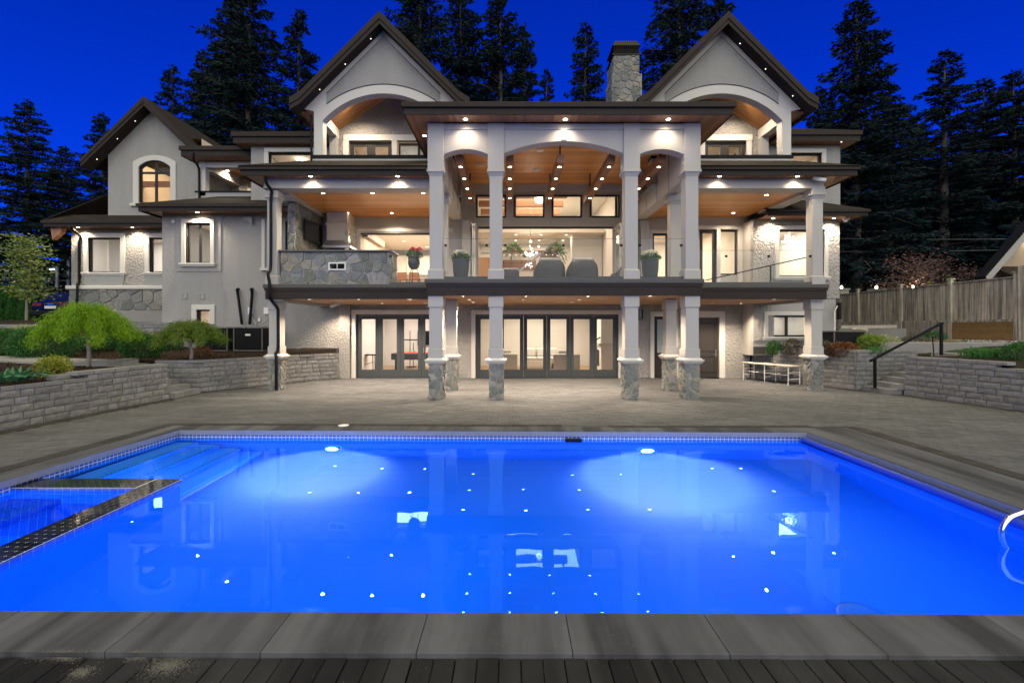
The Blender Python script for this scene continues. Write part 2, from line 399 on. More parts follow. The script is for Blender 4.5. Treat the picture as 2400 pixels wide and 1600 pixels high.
m_plaster = simple('pool_plaster', (0.06, 0.21, 0.62), 0.8, var=0.05, vs=2)
m_wtile = tile_mat('waterline_tile', (0.05, 0.10, 0.32), (0.09, 0.16, 0.42), (0.62, 0.68, 0.72), 0.072)
m_spatile = tile_mat('spa_tile', (0.03, 0.08, 0.42), (0.05, 0.11, 0.52), (0.16, 0.30, 0.7), 0.10, mortar=0.03)
m_spatop = simple('mosaic_glass', (0.014, 0.018, 0.03), 0.06, var=0.3, rnd=0.5, vs=20)
m_grout = simple('grout', (0.78, 0.80, 0.82), 0.8, var=0.1)
def water_mat():
    m = bpy.data.materials.new('pool_water'); m.use_nodes = True; n = m.node_tree.nodes; l = m.node_tree.links; n.clear()
    o = n.new('ShaderNodeOutputMaterial'); g = n.new('ShaderNodeBsdfGlass'); g.inputs['IOR'].default_value = 1.33; g.inputs['Roughness'].default_value = 0.0
    g.inputs['Color'].default_value = (0.32, 0.72, 1.0, 1)
    tc = n.new('ShaderNodeTexCoord').outputs['Object']
    b = n.new('ShaderNodeBump'); b.inputs['Strength'].default_value = 0.06; b.inputs['Distance'].default_value = 0.02
    l.new(noise_(n, l, tc, 1.6, 2), b.inputs['Height']); l.new(b.outputs[0], g.inputs['Normal'])
    l.new(g.outputs[0], o.inputs[0]); return m
m_water = water_mat()

pool = thing('swimming_pool', (-0.4, 5.8, 0), 'large rectangular swimming pool lit bright blue from under water, in front of the house', 'pool')
def inset(k): # the wall line below the coping overhang
    c = (PFL + PFR + PNR + PNL)/4
    return [Vector((p.x + (-k if p.x > c.x else k), p.y + (-k if p.y > c.y else k), 0)) for p in (PFL, PFR, PNR, PNL)]
wl_ = [p + Vector((-0.03 if p.x < 0 else 0.03, -0.03 if p.y < 5 else 0.03, 0)) for p in (PFL, PFR, PNR, PNL)]
# basin: slightly larger than the coping opening, floor slopes down to the right
DEP = [-1.2, -1.45, -1.6, -1.3]
b = MB()
tops = [(p.x, p.y, -0.29) for p in wl_]; bots = [(p.x, p.y, d) for p, d in zip(wl_, DEP)]
b.add(tops + bots, [(0,1,5,4),(1,2,6,5),(2,3,7,6),(3,0,4,7),(4,5,6,7)])
b.build('basin', m_plaster, pool)
b = MB(); t0 = [(p.x, p.y, -0.10) for p in wl_]
b.add(t0 + [(x, y, -0.29) for x, y, z in tops], [(0,1,5,4),(1,2,6,5),(2,3,7,6),(3,0,4,7)])
b.build('waterline_tile_band', m_wtile, pool)
# coping slabs
def slab_row(A, B, w, n, z0, z1, name, mat, parent, gap=0.004, skip=()):
    A, B = Vector(A), Vector(B); d = (B - A); L = d.length; d.normalize(); nrm = Vector((d.y, -d.x, 0))
    for i in range(n):
        if i in skip: continue
        a = A + d*(L*i/n + gap/2); c = A + d*(L*(i+1)/n - gap/2)
        q = [a, c, c + nrm*(-w), a + nrm*(-w)]; ce = sum(q, Vector())/4
        b = MB().prism([(p.x-ce.x, p.y-ce.y) for p in q], 'xy', z0, z1)
        b.build(name, mat, parent, loc=(ce.x, ce.y, 0), bevel=0.004, fix=True)
CW = 0.38
ex = Vector((1,0,0)); ey = Vector((0,1,0))
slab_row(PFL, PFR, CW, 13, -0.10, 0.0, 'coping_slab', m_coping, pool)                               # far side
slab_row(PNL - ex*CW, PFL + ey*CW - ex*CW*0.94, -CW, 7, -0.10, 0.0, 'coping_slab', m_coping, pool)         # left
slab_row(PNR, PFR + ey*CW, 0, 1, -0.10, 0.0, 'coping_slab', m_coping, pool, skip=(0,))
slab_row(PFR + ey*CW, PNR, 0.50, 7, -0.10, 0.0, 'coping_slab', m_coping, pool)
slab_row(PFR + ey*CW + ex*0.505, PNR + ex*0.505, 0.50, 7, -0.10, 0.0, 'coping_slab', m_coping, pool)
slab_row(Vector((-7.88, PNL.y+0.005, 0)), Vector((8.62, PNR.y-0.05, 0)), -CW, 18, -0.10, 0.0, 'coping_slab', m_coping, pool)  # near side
m_step_lit = simple('step_plaster_lit', (0.22, 0.40, 0.88), 0.8, var=0.05)  # paler than the basin: lamplight on the risers put into the colour
m_cface_lit = simple('coping_lit_face', (0.20, 0.22, 0.26), 0.7, var=0.2, vs=8)  # added paler strip: pool glow on the slab edges painted as colour
for a_, b_ in ((PFL, PFR), (PNL, PFL), (PFR, PNR)):
    dd = (b_-a_).normalized(); nn = Vector((dd.y, -dd.x, 0))*0.012; q = [a_, b_, b_+nn, a_+nn]
    MB().prism([(v_.x, v_.y) for v_ in q], 'xy', -0.098, -0.012).build('coping_lit_face', m_cface_lit, pool, fix=True)
# steps in the far left corner
for i in range(4):
    zt = -0.42 - 0.22*i; x1 = -6.22 + 0.40*(i+1)
    b = MB().box(-6.22 if i == 0 else x1-0.40, x1, 6.12, 8.50, -1.6, zt); st = b.build('step', m_step_lit, pool)
    MB().box(x1-0.03, x1+0.004, 6.13, 8.49, zt-0.0, zt+0.006).build('nosing', m_wtile, st)
# spa in the near left corner
SX0, SX1, SY1 = -4.74, -4.40, 6.12
MB().box(SX0+0.02, SX1-0.02, 3.09, SY1-0.02, -1.6, -0.31).build('spa_wall_base', m_plaster, pool)
MB().box(SX0, SX1, 3.09, SY1, -0.31, -0.135).box(-6.40, SX0, SY1-0.34, SY1, -1.5, -0.135).build('spa_wall', m_spatile, pool, bevel=0.02)
MB().box(-6.38, -5.7, 4.6, 5.78, -1.4, -0.52).box(-5.70, -5.25, 4.9, 5.78, -1.4, -0.72).box(-5.25, SX0, 5.1, 5.78, -1.4, -0.95).box(-6.38, -6.0, 3.1, 4.6, -1.4, -0.60).box(-6.38, SX0, 3.1, 5.78, -1.5, -1.15).build('spa_seat', m_spatile, pool, bevel=0.015)
tile_me = None; ntile = 0
MB().box(SX0+0.004, SX1-0.004, 3.1, SY1-0.004, -0.134, -0.130).box(-6.39, SX0+0.003, SY1-0.336, SY1-0.004, -0.134, -0.1302).build('grout_bed', m_grout, pool)
tw = 0.086
sp_rest = MB()
for j in range(4):
    for i in range(int((SY1-3.1)/tw)):
        yy = 3.1 + tw*(i+0.5); xx = SX0 + 0.085*(j+0.5)
        vis = yy > 3.9
        if vis and ntile < 120:
            if tile_me is None:
                o = MB().cbox(0, 0, 0.073, 0.074, -0.008, 0.006).build('tile', m_spatop, pool, loc=(xx, yy, -0.13)); tile_me = o.data
            else:
                o = bpy.data.objects.new('tile', tile_me); COL.objects.link(o); o.parent = pool; o.matrix_parent_inverse = INV[pool.name]; o.location = (xx, yy, -0.13)
            ntile += 1
        else: sp_rest.cbox(xx, yy, 0.073, 0.074, -0.138, -0.124)
for j in range(4):
    for i in range(int((SX0+6.40)/tw)): sp_rest.cbox(-6.39 + tw*(i+0.5), SY1-0.34+0.085*(j+0.5), 0.074, 0.073, -0.138, -0.124)
sp_rest.build('spa_top_tiles', m_spatop, pool, kind='stuff')
# cover track along the right edge, skimmer, floor drain
MB().tube([(PFR.x-0.10, 8.25, -0.13), (PNR.x-0.10, 3.1, -0.13)], 0.055, 10).build('cover_track', simple('blue_vinyl', (0.02, 0.06, 0.45), 0.35), pool)
MB().box(PFR.x-0.16, PFR.x-0.03, 3.1, 8.28, -0.20, -0.175).box(PFR.x-0.03, PFR.x+0.02, 3.1, 8.28, -0.16, -0.10).build('cover_track_channel', m_black, pool)
MB().box(1.02, 1.32, 8.34, 8.42, -0.27, -0.14).build('skimmer_mouth', m_black, pool)
MB().lathe([(0.2, 0), (0.2, 0.015), (0.17, 0.03), (0.0001, 0.035)], (3.25, 4.2, -1.50), 24).build('floor_drain', simple('drain_grate', (0.10, 0.2, 0.4), 0.5), pool)
MB().lathe([(0.10, 0), (0.10, 0.012), (0.0001, 0.012)], (X(807, 8.9), 8.86, 0.0), 20).build('valve_lid', m_white, pool)
# underwater lamps
m_pool_lens = emit('pool_lens', (0.75, 0.85, 1.0), 14.0)
m_added_lens = emit('added_lens_blue', (0.4, 0.6, 1.0), 6.0)
PCOL = (0.0, 0.30, 1.0)
def pool_light(x, y, z, nx, ny, power, lens, tilt=-0.25, col=None, swing=0.0):  # also makes the added lamps on the unseen near wall
    a = math.atan2(ny, nx)
    b = MB(); n = 20
    def ringpts(r, d): return [(x + nx*d - ny*r*math.cos(2*math.pi*k/n), y + ny*d + nx*r*math.cos(2*math.pi*k/n), z + r*math.sin(2*math.pi*k/n)) for k in range(n)]
    r0, r1, r2 = ringpts(0.14, 0.0), ringpts(0.14, 0.05), ringpts(0.115, 0.055)
    b.add(r0 + r1 + r2, [(k, (k+1) % n, n+(k+1) % n, n+k) for k in range(n)] + [(n+k, n+(k+1) % n, 2*n+(k+1) % n, 2*n+k) for k in range(n)])
    o = b.build('pool_light', m_steel, pool)
    MB().add(ringpts(0.115, 0.052), [tuple(range(n))]).build('lens', lens, o)
    if col: spot('pool_lamp', (x+nx*0.08, y+ny*0.08, z), power, pool, 138, 1.0, col, (nx, ny, tilt), 0.08)
    area('pool_lamp', (x+nx*0.07, y+ny*0.07, z), power*0.42 if not col else 60, 0.22, 0.22, pool, PCOL, (nx+swing, ny, -0.2), 'DISK')
for px in (782, 1510):
    yy = 8.52 - (X(px, 8.5)+6.21)*0.018
    pool_light(X(px, 8.5), yy, -0.80, 0, -1, 19000, m_pool_lens, -3.2, (1.0, 0.30, 0.25))
for x, sw in ((-3.6, -0.4), (-1.0, -1.5), (1.6, 0.2), (4.2, 1.2)): pool_light(x, 3.03, -0.40, 0, 1, 900, m_added_lens, swing=sw)  # added lamps on the unseen near wall, to fill the basin evenly
area('added_step_light', (-5.2, 6.16, -0.34), 30, 0.3, 0.1, pool, PCOL, (0.2, 1, -0.3))  # added light without a fixture, hidden behind the spa wall to brighten the steps
area('added_spa_light', (-5.5, 3.2, -0.30), 260, 0.2, 0.2, pool, PCOL, (0, 1, -0.2), 'DISK')  # added unseen light that brightens the spa, no fixture
# water sheet
b = MB(); b.add([(wl_[3].x, wl_[3].y, WZ), (wl_[2].x, wl_[2].y, WZ), (wl_[1].x, wl_[1].y, WZ), (wl_[0].x, wl_[0].y, WZ)], [(0,1,2,3)])
b.build('pool_water', m_water, kind='structure')
# chrome rail at the right edge
hr = thing('grab_rail', (5.75, 4.3, 0), 'curved chrome grab rail at the right edge of the pool', 'handrail')
path = [(5.80,4.30,-0.05),(5.80,4.30,0.30),(5.72,4.30,0.42),(5.5,4.30,0.44),(5.2,4.30,0.34),(4.97,4.30,0.20),(4.83,4.30,0.15),(4.72,4.30,0.10),(4.655,4.30,0.0),(4.655,4.30,-0.10),(4.71,4.30,-0.20),(4.83,4.30,-0.33),(5.1,4.30,-0.55),(5.38,4.30,-0.75)]
def smooth_path(pts, k=5):
    pts = [Vector(p) for p in pts]; out = []
    for i in range(len(pts)-1):
        p0, p1, p2, p3 = pts[max(i-1,0)], pts[i], pts[i+1], pts[min(i+2, len(pts)-1)]
        for j in range(k):
            t = j/k
            out.append(0.5*((2*p1) + (p2-p0)*t + (2*p0-5*p1+4*p2-p3)*t*t + (3*p1-p0-3*p2+p3)*t**3))
    return out + [pts[-1]]
MB().tube(smooth_path(path), 0.024, 14).build('rail', m_chrome, hr)
MB().lathe([(0.05, 0), (0.05, 0.02), (0.03, 0.03)], (5.80, 4.30, 0.0), 16).build('flange', m_chrome, hr)

# ------------------------------------------------------------------ patio: pavers, dark borders
patio = MB()
for x0, x1, y0, y1 in ((-9.7, 12.2, PFL.y+0.20, 17.4), (-9.7, PFL.x-CW+0.05, 1.0, PFL.y+0.20), (PFR.x+0.9, 12.2, 1.0, PFL.y+0.20)):
    patio.quad((x0,y0,-0.03),(x1,y0,-0.03),(x1,y1,-0.03),(x0,y1,-0.03))
patio = patio.build('patio', m_joint, kind='structure')
def on_patio(x, y):
    if y > 17.22 or y < 3.3: return False
    if x < interp(edgeL, y)+0.42 and not (12.25 < y < 13.3): return False
    if x < -9.3: return False
    if x > interp(edgeR, y)-0.42: return False
    if x > 10.9: return False if 12.9 < y < 14 else x < interp(edgeR, y)-0.42
    return True
def band(x, y):   # 0 = field, 1 = dark border, 2 = nothing (slabs there)
    yl = PFL.y - (x+6.21)*0.018 + CW
    xl = PFL.x - CW - (8.9-y)*0.038; xr = PFR.x + 1.0 - (8.7-y)*0.013
    if xl < x < xr and y < yl: return 2
    if xl-0.17 < x < xr+0.20 and y < yl+0.19: return 1
    return 0
PL, PW = 0.23, 0.145
cand = []
j = 0; y = 3.2
while y < 17.3:
    off = (j % 2)*PL*0.5 + ((j*37) % 5)*0.012
    for i in range(int(21.5/PL)+1):
        x = -9.6 + off + i*PL
        if on_patio(x, y) and all(band(x+sx*PL/2, y+sy*PW/2) != 2 for sx in (-1, 1) for sy in (-1, 1)): cand.append((x, y))
    y += PW; j += 1
def infr(x, y):
    px = CX + x*FPX/y; py = CY + HC*FPX/y
    return 10 < px < 2390 and py < 1590
cand.sort(key=lambda c: c[1] if infr(*c) else c[1]+1000)
pv_me = None; rest = MB()
for k, (x, y) in enumerate(cand):
    dz = rng.uniform(-0.003, 0.003)
    if k < 300:
        if pv_me is None:
            o = MB().cbox(0, 0, PL-0.007, PW-0.007, -0.05, 0.0).build('paver', m_paver, patio, loc=(x, y, dz)); pv_me = o.data
        else:
            o = bpy.data.objects.new('paver', pv_me); COL.objects.link(o); o.parent = patio; o.location = (x, y, dz)
    else:
        a, d = (PL-0.007)/2, (PW-0.007)/2
        rest.add([(x-a,y-d,-0.04),(x+a,y-d,-0.04),(x+a,y+d,-0.04),(x-a,y+d,-0.04),(x-a,y-d,dz),(x+a,y-d,dz),(x+a,y+d,dz),(x-a,y+d,dz)],
                 [(4,5,6,7),(0,1,5,4),(1,2,6,5),(2,3,7,6),(3,0,4,7)])
rest.build('paver_field', m_paver, patio, kind='stuff')
dk = MB()
def dark_run(A, B, w=0.15):
    A, B = Vector((*A, 0)), Vector((*B, 0)); d = B-A; n = max(1, int(d.length/0.24)); st = d/n; d.normalize(); nn = Vector((-d.y, d.x, 0))*w/2
    for i in range(n):
        a = A + st*i + d*0.004; c = A + st*(i+1) - d*0.004; z = rng.uniform(0.005, 0.007)
        q = [a-nn, c-nn, c+nn, a+nn]
        dk.prism([(p.x, p.y) for p in q], 'xy', -0.04, z)
dark_run((PFL.x-CW-0.15, PFL.y+CW+0.085), (1.0, PFL.y+CW-0.04)); dark_run((1.9, 8.76+0.0), (PFR.x+0.35, 8.31+CW+0.09))
dark_run((PFL.x-CW-0.09, 8.98), (PFL.x-CW-0.09-0.22, 3.3), 0.24); dark_run((PFR.x+1.13, 8.70), (PFR.x+1.06, 3.3), 0.24)
eL = [(x+0.24, y) for y, x in edgeL if y > 7 and y < 17.3]; eL[0] = (eL[0][0], 6.0)
eL = [p for p in eL if p[0] > -9.6]
for a, c in zip(eL, eL[1:]): dark_run(a, c, 0.30)
eR = [(10.36, 11.72), (12.94, 11.16), (13.95, 10.61), (14.9, 10.26), (17.0, 9.05)]
dark_run((11.95, 8.5), (11.72, 10.36), 0.30)
for (y0, x0), (y1, x1) in zip(eR, eR[1:]): dark_run((x0-0.16, y0), (x1-0.16, y1), 0.30)
dk.build('dark_border_pavers', m_paver_dark, patio, kind='stuff')

# ------------------------------------------------------------------ foreground deck
m_deck = simple('composite_deck', (0.030, 0.030, 0.031), 0.75, var=0.3, streak=(2.6, 0.30, 1, 0.5), vs=5, bump=(140, 0.5, 0.003), rnd=0.25)  # streaks carry the painted shadows of the slabs on over the boards
deck = MB().box(-8, 8, -2.0, 2.66, -0.085, -0.075).build('deck', m_core, kind='structure')
dm = None; bw = 0.1265
for i in range(-34, 40):
    x = i*bw + rng.uniform(-0.002, 0.002); ye = rng.uniform(0.0, 0.008)
    if dm is None:
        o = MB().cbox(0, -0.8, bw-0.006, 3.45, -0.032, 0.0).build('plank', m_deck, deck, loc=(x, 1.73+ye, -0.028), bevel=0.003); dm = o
    else:
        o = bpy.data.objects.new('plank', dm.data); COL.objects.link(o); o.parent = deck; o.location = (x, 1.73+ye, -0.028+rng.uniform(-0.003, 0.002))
        mb = o.modifiers.new('bevel', 'BEVEL'); mb.width = 0.003; mb.segments = 1
# dried silt washed over the boards and slabs on the left
m_silt = simple('dried_silt', (0.16, 0.155, 0.14), 0.95, var=0.4, vs=40, bump=(80, 0.8, 0.006))
def silt(name, cx_, cy_, rx, ry, z, n, seed, label):
    r = random.Random(seed); b = MB()
    for _ in range(n):
        a = r.uniform(0, 6.28); q = min(1.4, abs(r.gauss(0, 0.5))); x = cx_ + rx*q*math.cos(a); y = cy_ + ry*q*math.sin(a); s = r.uniform(0.001, 0.0035)
        t = r.uniform(0, 6.28)
        zz = z if y > 2.665 else -0.028
        b.add([(x+s*math.cos(t+k*2.094), y+s*math.sin(t+k*2.094), zz) for k in range(3)] + [(x, y, zz+s*1.2)], [(0,1,3),(1,2,3),(2,0,3)])
    return b.build(name, m_silt, label=label, cat='sand', kind='stuff')
silt('dried_silt', -1.95, 2.60, 0.16, 0.10, 0.001, 2600, 1, 'pale dried silt smeared across slab and boards at lower left')
silt('dried_silt', -2.62, 2.66, 0.16, 0.04, 0.001, 1300, 2, 'pale silt specks caught in the gap at far lower left')
silt('dried_silt', -2.40, 2.55, 0.09, 0.06, 0.001, 900, 3, 'small pale silt patch on the dark boards at lower left')
silt('dried_silt', -2.18, 2.66, 0.10, 0.04, 0.001, 700, 4, 'pale silt at the slab joint between two other silt patches')
silt('grit', 0.0, 2.75, 3.2, 0.25, 0.001, 700, 5, 'fine pale grit scattered over the whole dark deck edge')

# ------------------------------------------------------------------ split-face retaining walls
blk = []
for s in range(7):
    r = random.Random(50+s); b = MB(); nx, nz = 5, 3
    g = {}
    vs = []
    for k in range(nz+1):
        for i in range(nx+1):
            e = 0.0 if (i in (0, nx) or k in (0, nz)) else 1.0
            g[i, k] = len(vs); vs.append((-0.5+i/nx + (e*r.uniform(-.04, .04)), -0.5 - e*r.uniform(0.0, 0.045) + (0 if e else r.uniform(0.0, 0.02)), k/nz + e*r.uniform(-.05, .05)))
    fs = [(g[i,k], g[i+1,k], g[i+1,k+1], g[i,k+1]) for k in range(nz) for i in range(nx)]
    o = len(vs); vs += [(-0.5,0.5,0),(0.5,0.5,0),(0.5,0.5,1),(-0.5,0.5,1)]
    fs += [(g[0,0], o, o+1, g[nx,0]) if False else (o, o+1, g[nx,0], g[0,0]), (g[0,nz], g[nx,nz], o+2, o+3)]
    fs += [tuple([o] + [g[0,k] for k in range(nz+1)] + [o+3])[::-1], tuple([o+1] + [g[nx,k] for k in range(nz+1)] + [o+2])]
    me = bpy.data.meshes.new('block'); me.from_pydata(vs, [], fs); me.materials.append(m_block); blk.append(me)
cap_me = MB().box(-0.5, 0.5, -0.5, 0.5, 0, 1); _c = bpy.data.meshes.new('cap_block'); _c.from_pydata(cap_me.v, [], cap_me.f); _c.materials.append(m_blockcap)
def block_wall(label, path, z0, courses, ch=0.145, blen=0.38, depth=0.26, cap=True, top=None, seed=0, batter=0.012, cap_h=0.075):
    """path runs left to right as seen from the patio; top(s) limits the courses along it"""
    r = random.Random(seed); pts = [Vector((*p, 0)) for p in path]
    seg = [(a, c, (c-a).length) for a, c in zip(pts, pts[1:])]; L = sum(s[2] for s in seg)
    def at(s):
        for a, c, ln in seg:
            if s <= ln + 1e-6: return a + (c-a)*(s/ln), (c-a)/ln
            s -= ln
        return pts[-1], (seg[-1][1]-seg[-1][0])/seg[-1][2]
    t = thing('retaining_wall', (pts[0].x, pts[0].y, z0), label, 'retaining wall')
    core = MB()
    for k in range(courses):
        s = -((k % 2)*blen*0.5 + r.uniform(0, 0.08))
        while s < L:
            ln = blen*r.choice((0.62, 1.0, 1.0, 1.35)); a = max(0, s); e = min(L, s+ln); s += ln
            if e - a < 0.06: continue
            if top and k >= top((a+e)/2): continue
            p0, d0 = at(a+1e-4); p1, _ = at(e-1e-4); d = (p1-p0).normalized(); nrm = Vector((d.y, -d.x, 0)); mid = (p0+p1)/2
            last = k == (top((a+e)/2) if top else courses) - 1
            o = bpy.data.objects.new('cap_block' if (last and cap) else 'block', _c if (last and cap) else r.choice(blk)); COL.objects.link(o)
            c = mid - nrm*(depth/2 + batter*k - (0.02 if last and cap else 0))
            o.location = (c.x, c.y, z0 + k*ch); o.rotation_euler = (0, 0, math.atan2(d.y, d.x))
            o.scale = (((p1-p0).length - 0.012), depth, (cap_h if (last and cap) else ch-0.010))
            o.parent = t; o.matrix_parent_inverse = INV[t.name]
    for a, c, ln in seg:
        d = (c-a)/ln; nrm = Vector((d.y, -d.x, 0)); a2, c2 = a - nrm*0.09, c - nrm*0.09; a3, c3 = a - nrm*0.25, c - nrm*0.25
        hh = z0 + ((min(top(0.1), top(L-0.1)) if top else courses) - 2)*ch; a2, c2 = a2 + d*0.16, c2 - d*0.16; a3, c3 = a3 + d*0.16, c3 - d*0.16
        core.prism([(a2.x,a2.y),(c2.x,c2.y),(c3.x,c3.y),(a3.x,a3.y)], 'xy', z0-0.03, hh)
    core.build('core', m_core, t)
    return t
block_wall('long grey block retaining wall along the left edge of the patio, stepped up one course', [(-9.40, 6.0), (-9.40, 8.45), (-9.12, 12.2)], 0.0, 7, top=lambda s: 6 if s < 4.0 else 7, seed=1)
block_wall('grey block retaining wall curving from the left steps to the house corner', [(-10.4, 13.28), (-9.15, 13.36), (-8.05, 15.1), (-7.35, 16.3), (-6.38, 17.1)], 0.0, 7, seed=2)
block_wall('grey block retaining wall behind the folding table at the right', [(9.06, 17.12), (10.28, 14.9), (10.64, 13.98)], 0.0, 9, seed=4, ch=0.142)
block_wall('short block return wall inside the right garden steps', [(10.64, 13.98), (12.6, 13.98)], 0.0, 9, seed=6, ch=0.142)
block_wall('grey block retaining wall at the far right edge of the patio, top stepped down', [(11.19, 12.94), (11.70, 10.36), (12.0, 8.6)], 0.0, 8, top=lambda s: 8 if s < 2.2 else 7, seed=5)
def steps(label, x0, dx, y0, y1, n, seed):
    t = thing('garden_steps', (x0, y0, 0), label, 'steps')
    for i in range(n):
        for q in range(3):
            a = y0 + (y1-y0)*q/3; c = y0 + (y1-y0)*(q+1)/3 - 0.008
            xa, xb = x0 + dx*i*0.3, x0 + dx*(i*0.3+0.42)
            MB().box(xa, xb, a, c, 0.145*i - 0.02, 0.145*(i+1)).build('step_block', m_blockcap, t)
    return t
steps('dark block steps climbing between the two left retaining walls', -9.0, -1, 12.24, 13.26, 7, 1)
steps('block steps with a black handrail climbing beside the right retaining wall', 10.75, 1, 12.96, 13.90, 8, 2)
# ------------------------------------------------------------------ the house
m_bounce_floor = simple('terrace_bounce_floor', (0.38, 0.36, 0.33), 0.6, var=0.08, vs=3)  # unseen pale floor layer, added to bounce lamplight up to the terrace ceilings
house = thing('house', (1.4, 17.25, 0), 'large grey stucco house with three gables, columned terraces and lit windows behind the pool', 'house')
H = house
YW = 17.25                      # main back wall of the terraces
def clip(poly, px, py, nx, ny):
    out = []
    for i in range(len(poly)):
        a, c = poly[i], poly[(i+1) % len(poly)]
        da = (a[0]-px)*nx + (a[1]-py)*ny; dc = (c[0]-px)*nx + (c[1]-py)*ny
        if da <= 0: out.append(a)
        if (da < 0 < dc) or (dc < 0 < da):
            t = da/(da-dc); out.append((a[0]+(c[0]-a[0])*t, a[1]+(c[1]-a[1])*t))
    return out
def stones(parent, org, u, v, w, h, size, seed, mat=None, thick=0.032, mortar=0.024, jit=0.42, mask=None):
    """irregular flat stones over a w x h face: each is its own part"""
    r = random.Random(seed); mat = mat or m_stone
    org, u, v = Vector(org), Vector(u), Vector(v); n = u.cross(v).normalized()
    nx, ny = max(2, round(w/size)), max(2, round(h/size)); pts = []
    for j in range(-1, ny+1):
        for i in range(-1, nx+1):
            pts.append(((i+0.5+(0.25 if j % 2 else -0.25)+r.uniform(-jit, jit))*w/nx, (j+0.5+r.uniform(-jit, jit))*h/ny))
    for i, p in enumerate(pts):
        poly = [(0,0),(w,0),(w,h),(0,h)]
        for k, q in enumerate(pts):
            if k == i: continue
            dx, dy = q[0]-p[0], q[1]-p[1]; d = math.hypot(dx, dy)
            if d > size*3.2 or d < 1e-6: continue
            dx /= d; dy /= d
            poly = clip(poly, (p[0]+q[0])/2 - dx*mortar/2, (p[1]+q[1])/2 - dy*mortar/2, dx, dy)
            if len(poly) < 3: break
        if len(poly) < 3: continue
        ar = abs(sum(poly[k][0]*poly[(k+1) % len(poly)][1]-poly[(k+1) % len(poly)][0]*poly[k][1] for k in range(len(poly))))/2
        if ar < size*size*0.05: continue
        c = (sum(q[0] for q in poly)/len(poly), sum(q[1] for q in poly)/len(poly))
        if mask and not mask(*c): continue
        o3 = org + u*c[0] + v*c[1]; th = thick*r.uniform(0.6, 1.25); m = len(poly)
        lo = [u*(q[0]-c[0]) + v*(q[1]-c[1]) for q in poly]
        k1 = 0.94
        hi = [p_*k1 + n*(th*r.uniform(0.8, 1.0)) for p_ in lo]
        b = MB(); b.add(lo + hi + [n*th*1.05], [(i_, (i_+1) % m, m+(i_+1) % m, m+i_) for i_ in range(m)] + [(m+i_, m+(i_+1) % m, 2*m) for i_ in range(m)])
        b.build('stone', mat, parent, loc=tuple(o3))

def wall_holes(x0, x1, z0, z1, y0, y1, holes, b=None):
    b = b or MB()
    xs = sorted({x0, x1, *[min(max(q, x0), x1) for h in holes for q in h[:2]]}); zs = sorted({z0, z1, *[min(max(q, z0), z1) for h in holes for q in h[2:]]})
    for i in range(len(xs)-1):
        run = None
        for k in range(len(zs)-1):
            cx, cz = (xs[i]+xs[i+1])/2, (zs[k]+zs[k+1])/2
            solid = not any(h[0] < cx < h[1] and h[2] < cz < h[3] for h in holes)
            if solid and run is None: run = zs[k]
            if not solid and run is not None: b.box(xs[i], xs[i+1], y0, y1, run, zs[k]); run = None
        if run is not None: b.box(xs[i], xs[i+1], y0, y1, run, zs[-1])
    return b
def frame_ring(b, x0, x1, z0, z1, w, y0, y1):
    b.box(x0, x0+w, y0, y1, z0, z1).box(x1-w, x1, y0, y1, z0, z1).box(x0+w, x1-w, y0, y1, z0, z0+w).box(x0+w, x1-w, y0, y1, z1-w, z1)
def window(x0, x1, z0, z1, y, cols=1, rows=1, fw=0.06, trim=0.12, sill=True, tmat=None, sides='ltrb', fmat=None, glass=True, tproud=0.06, inset=0.09):
    """y is the wall face; the frame sits in the reveal behind it"""
    b = MB(); frame_ring(b, x0, x1, z0, z1, fw, y+inset, y+inset+0.06)
    for i in range(1, cols): xm = x0 + (x1-x0)*i/cols; b.box(xm-fw*0.7, xm+fw*0.7, y+inset+0.003, y+inset+0.057, z0+fw, z1-fw)
    for k in range(1, rows): zm = z0 + (z1-z0)*k/rows; b.box(x0+fw, x1-fw, y+inset+0.006, y+inset+0.054, zm-fw*0.5, zm+fw*0.5)
    o = b.build('window', fmat or m_frame, H)
    if glass:
        for i in range(cols):
            xa = x0+(x1-x0)*i/cols + fw*0.6; xb = x0+(x1-x0)*(i+1)/cols - fw*0.6
            MB().box(xa, xb, y+inset+0.025, y+inset+0.033, z0+fw*0.6, z1-fw*0.6).build('pane', m_glass, o)
    if trim:
        t = MB(); g = 0.012
        if 'l' in sides: t.box(x0-trim, x0-g*0, y-tproud, y+inset, z0, z1)
        if 'r' in sides: t.box(x1, x1+trim, y-tproud, y+inset, z0, z1)
        if 't' in sides: t.box(x0-(trim if 'l' in sides else 0), x1+(trim if 'r' in sides else 0), y-tproud, y+inset, z1, z1+trim)
        if t.v: t.build('trim', tmat or m_trim, o, bevel=0.012)
        if sill and 'b' in sides:
            MB().box(x0-trim-0.06, x1+trim+0.06, y-tproud-0.06, y+inset, z0-0.07, z0).box(x0-trim-0.03, x1+trim+0.03, y-tproud-0.02, y, z0-0.13, z0-0.07).build('sill', tmat or m_trim, o, bevel=0.008)
    return o
def room(x0, x1, y0, y1, z0, z1, wall=None, floor=None, power=60, col=(1.0, 0.80, 0.58), lamps=None):
    b = MB()
    b.quad((x0,y1,z0),(x1,y1,z0),(x1,y1,z1),(x0,y1,z1)).quad((x0,y0,z0),(x0,y1,z0),(x0,y1,z1),(x0,y0,z1)).quad((x1,y1,z0),(x1,y0,z0),(x1,y0,z1),(x1,y1,z1)).quad((x0,y0,z1),(x0,y1,z1),(x1,y1,z1),(x1,y0,z1))
    b.build('room_wall', wall or m_white_int, H)
    MB().box(x0, x1, y0, y1, z0-0.04, z0).build('room_floor', floor or m_oak, H)
    if power:
        area('room_lamp', ((x0+x1)/2, (y0+y1)/2, z1-0.05), power*3.4, (x1-x0)*0.5, (y1-y0)*0.5, H, col)
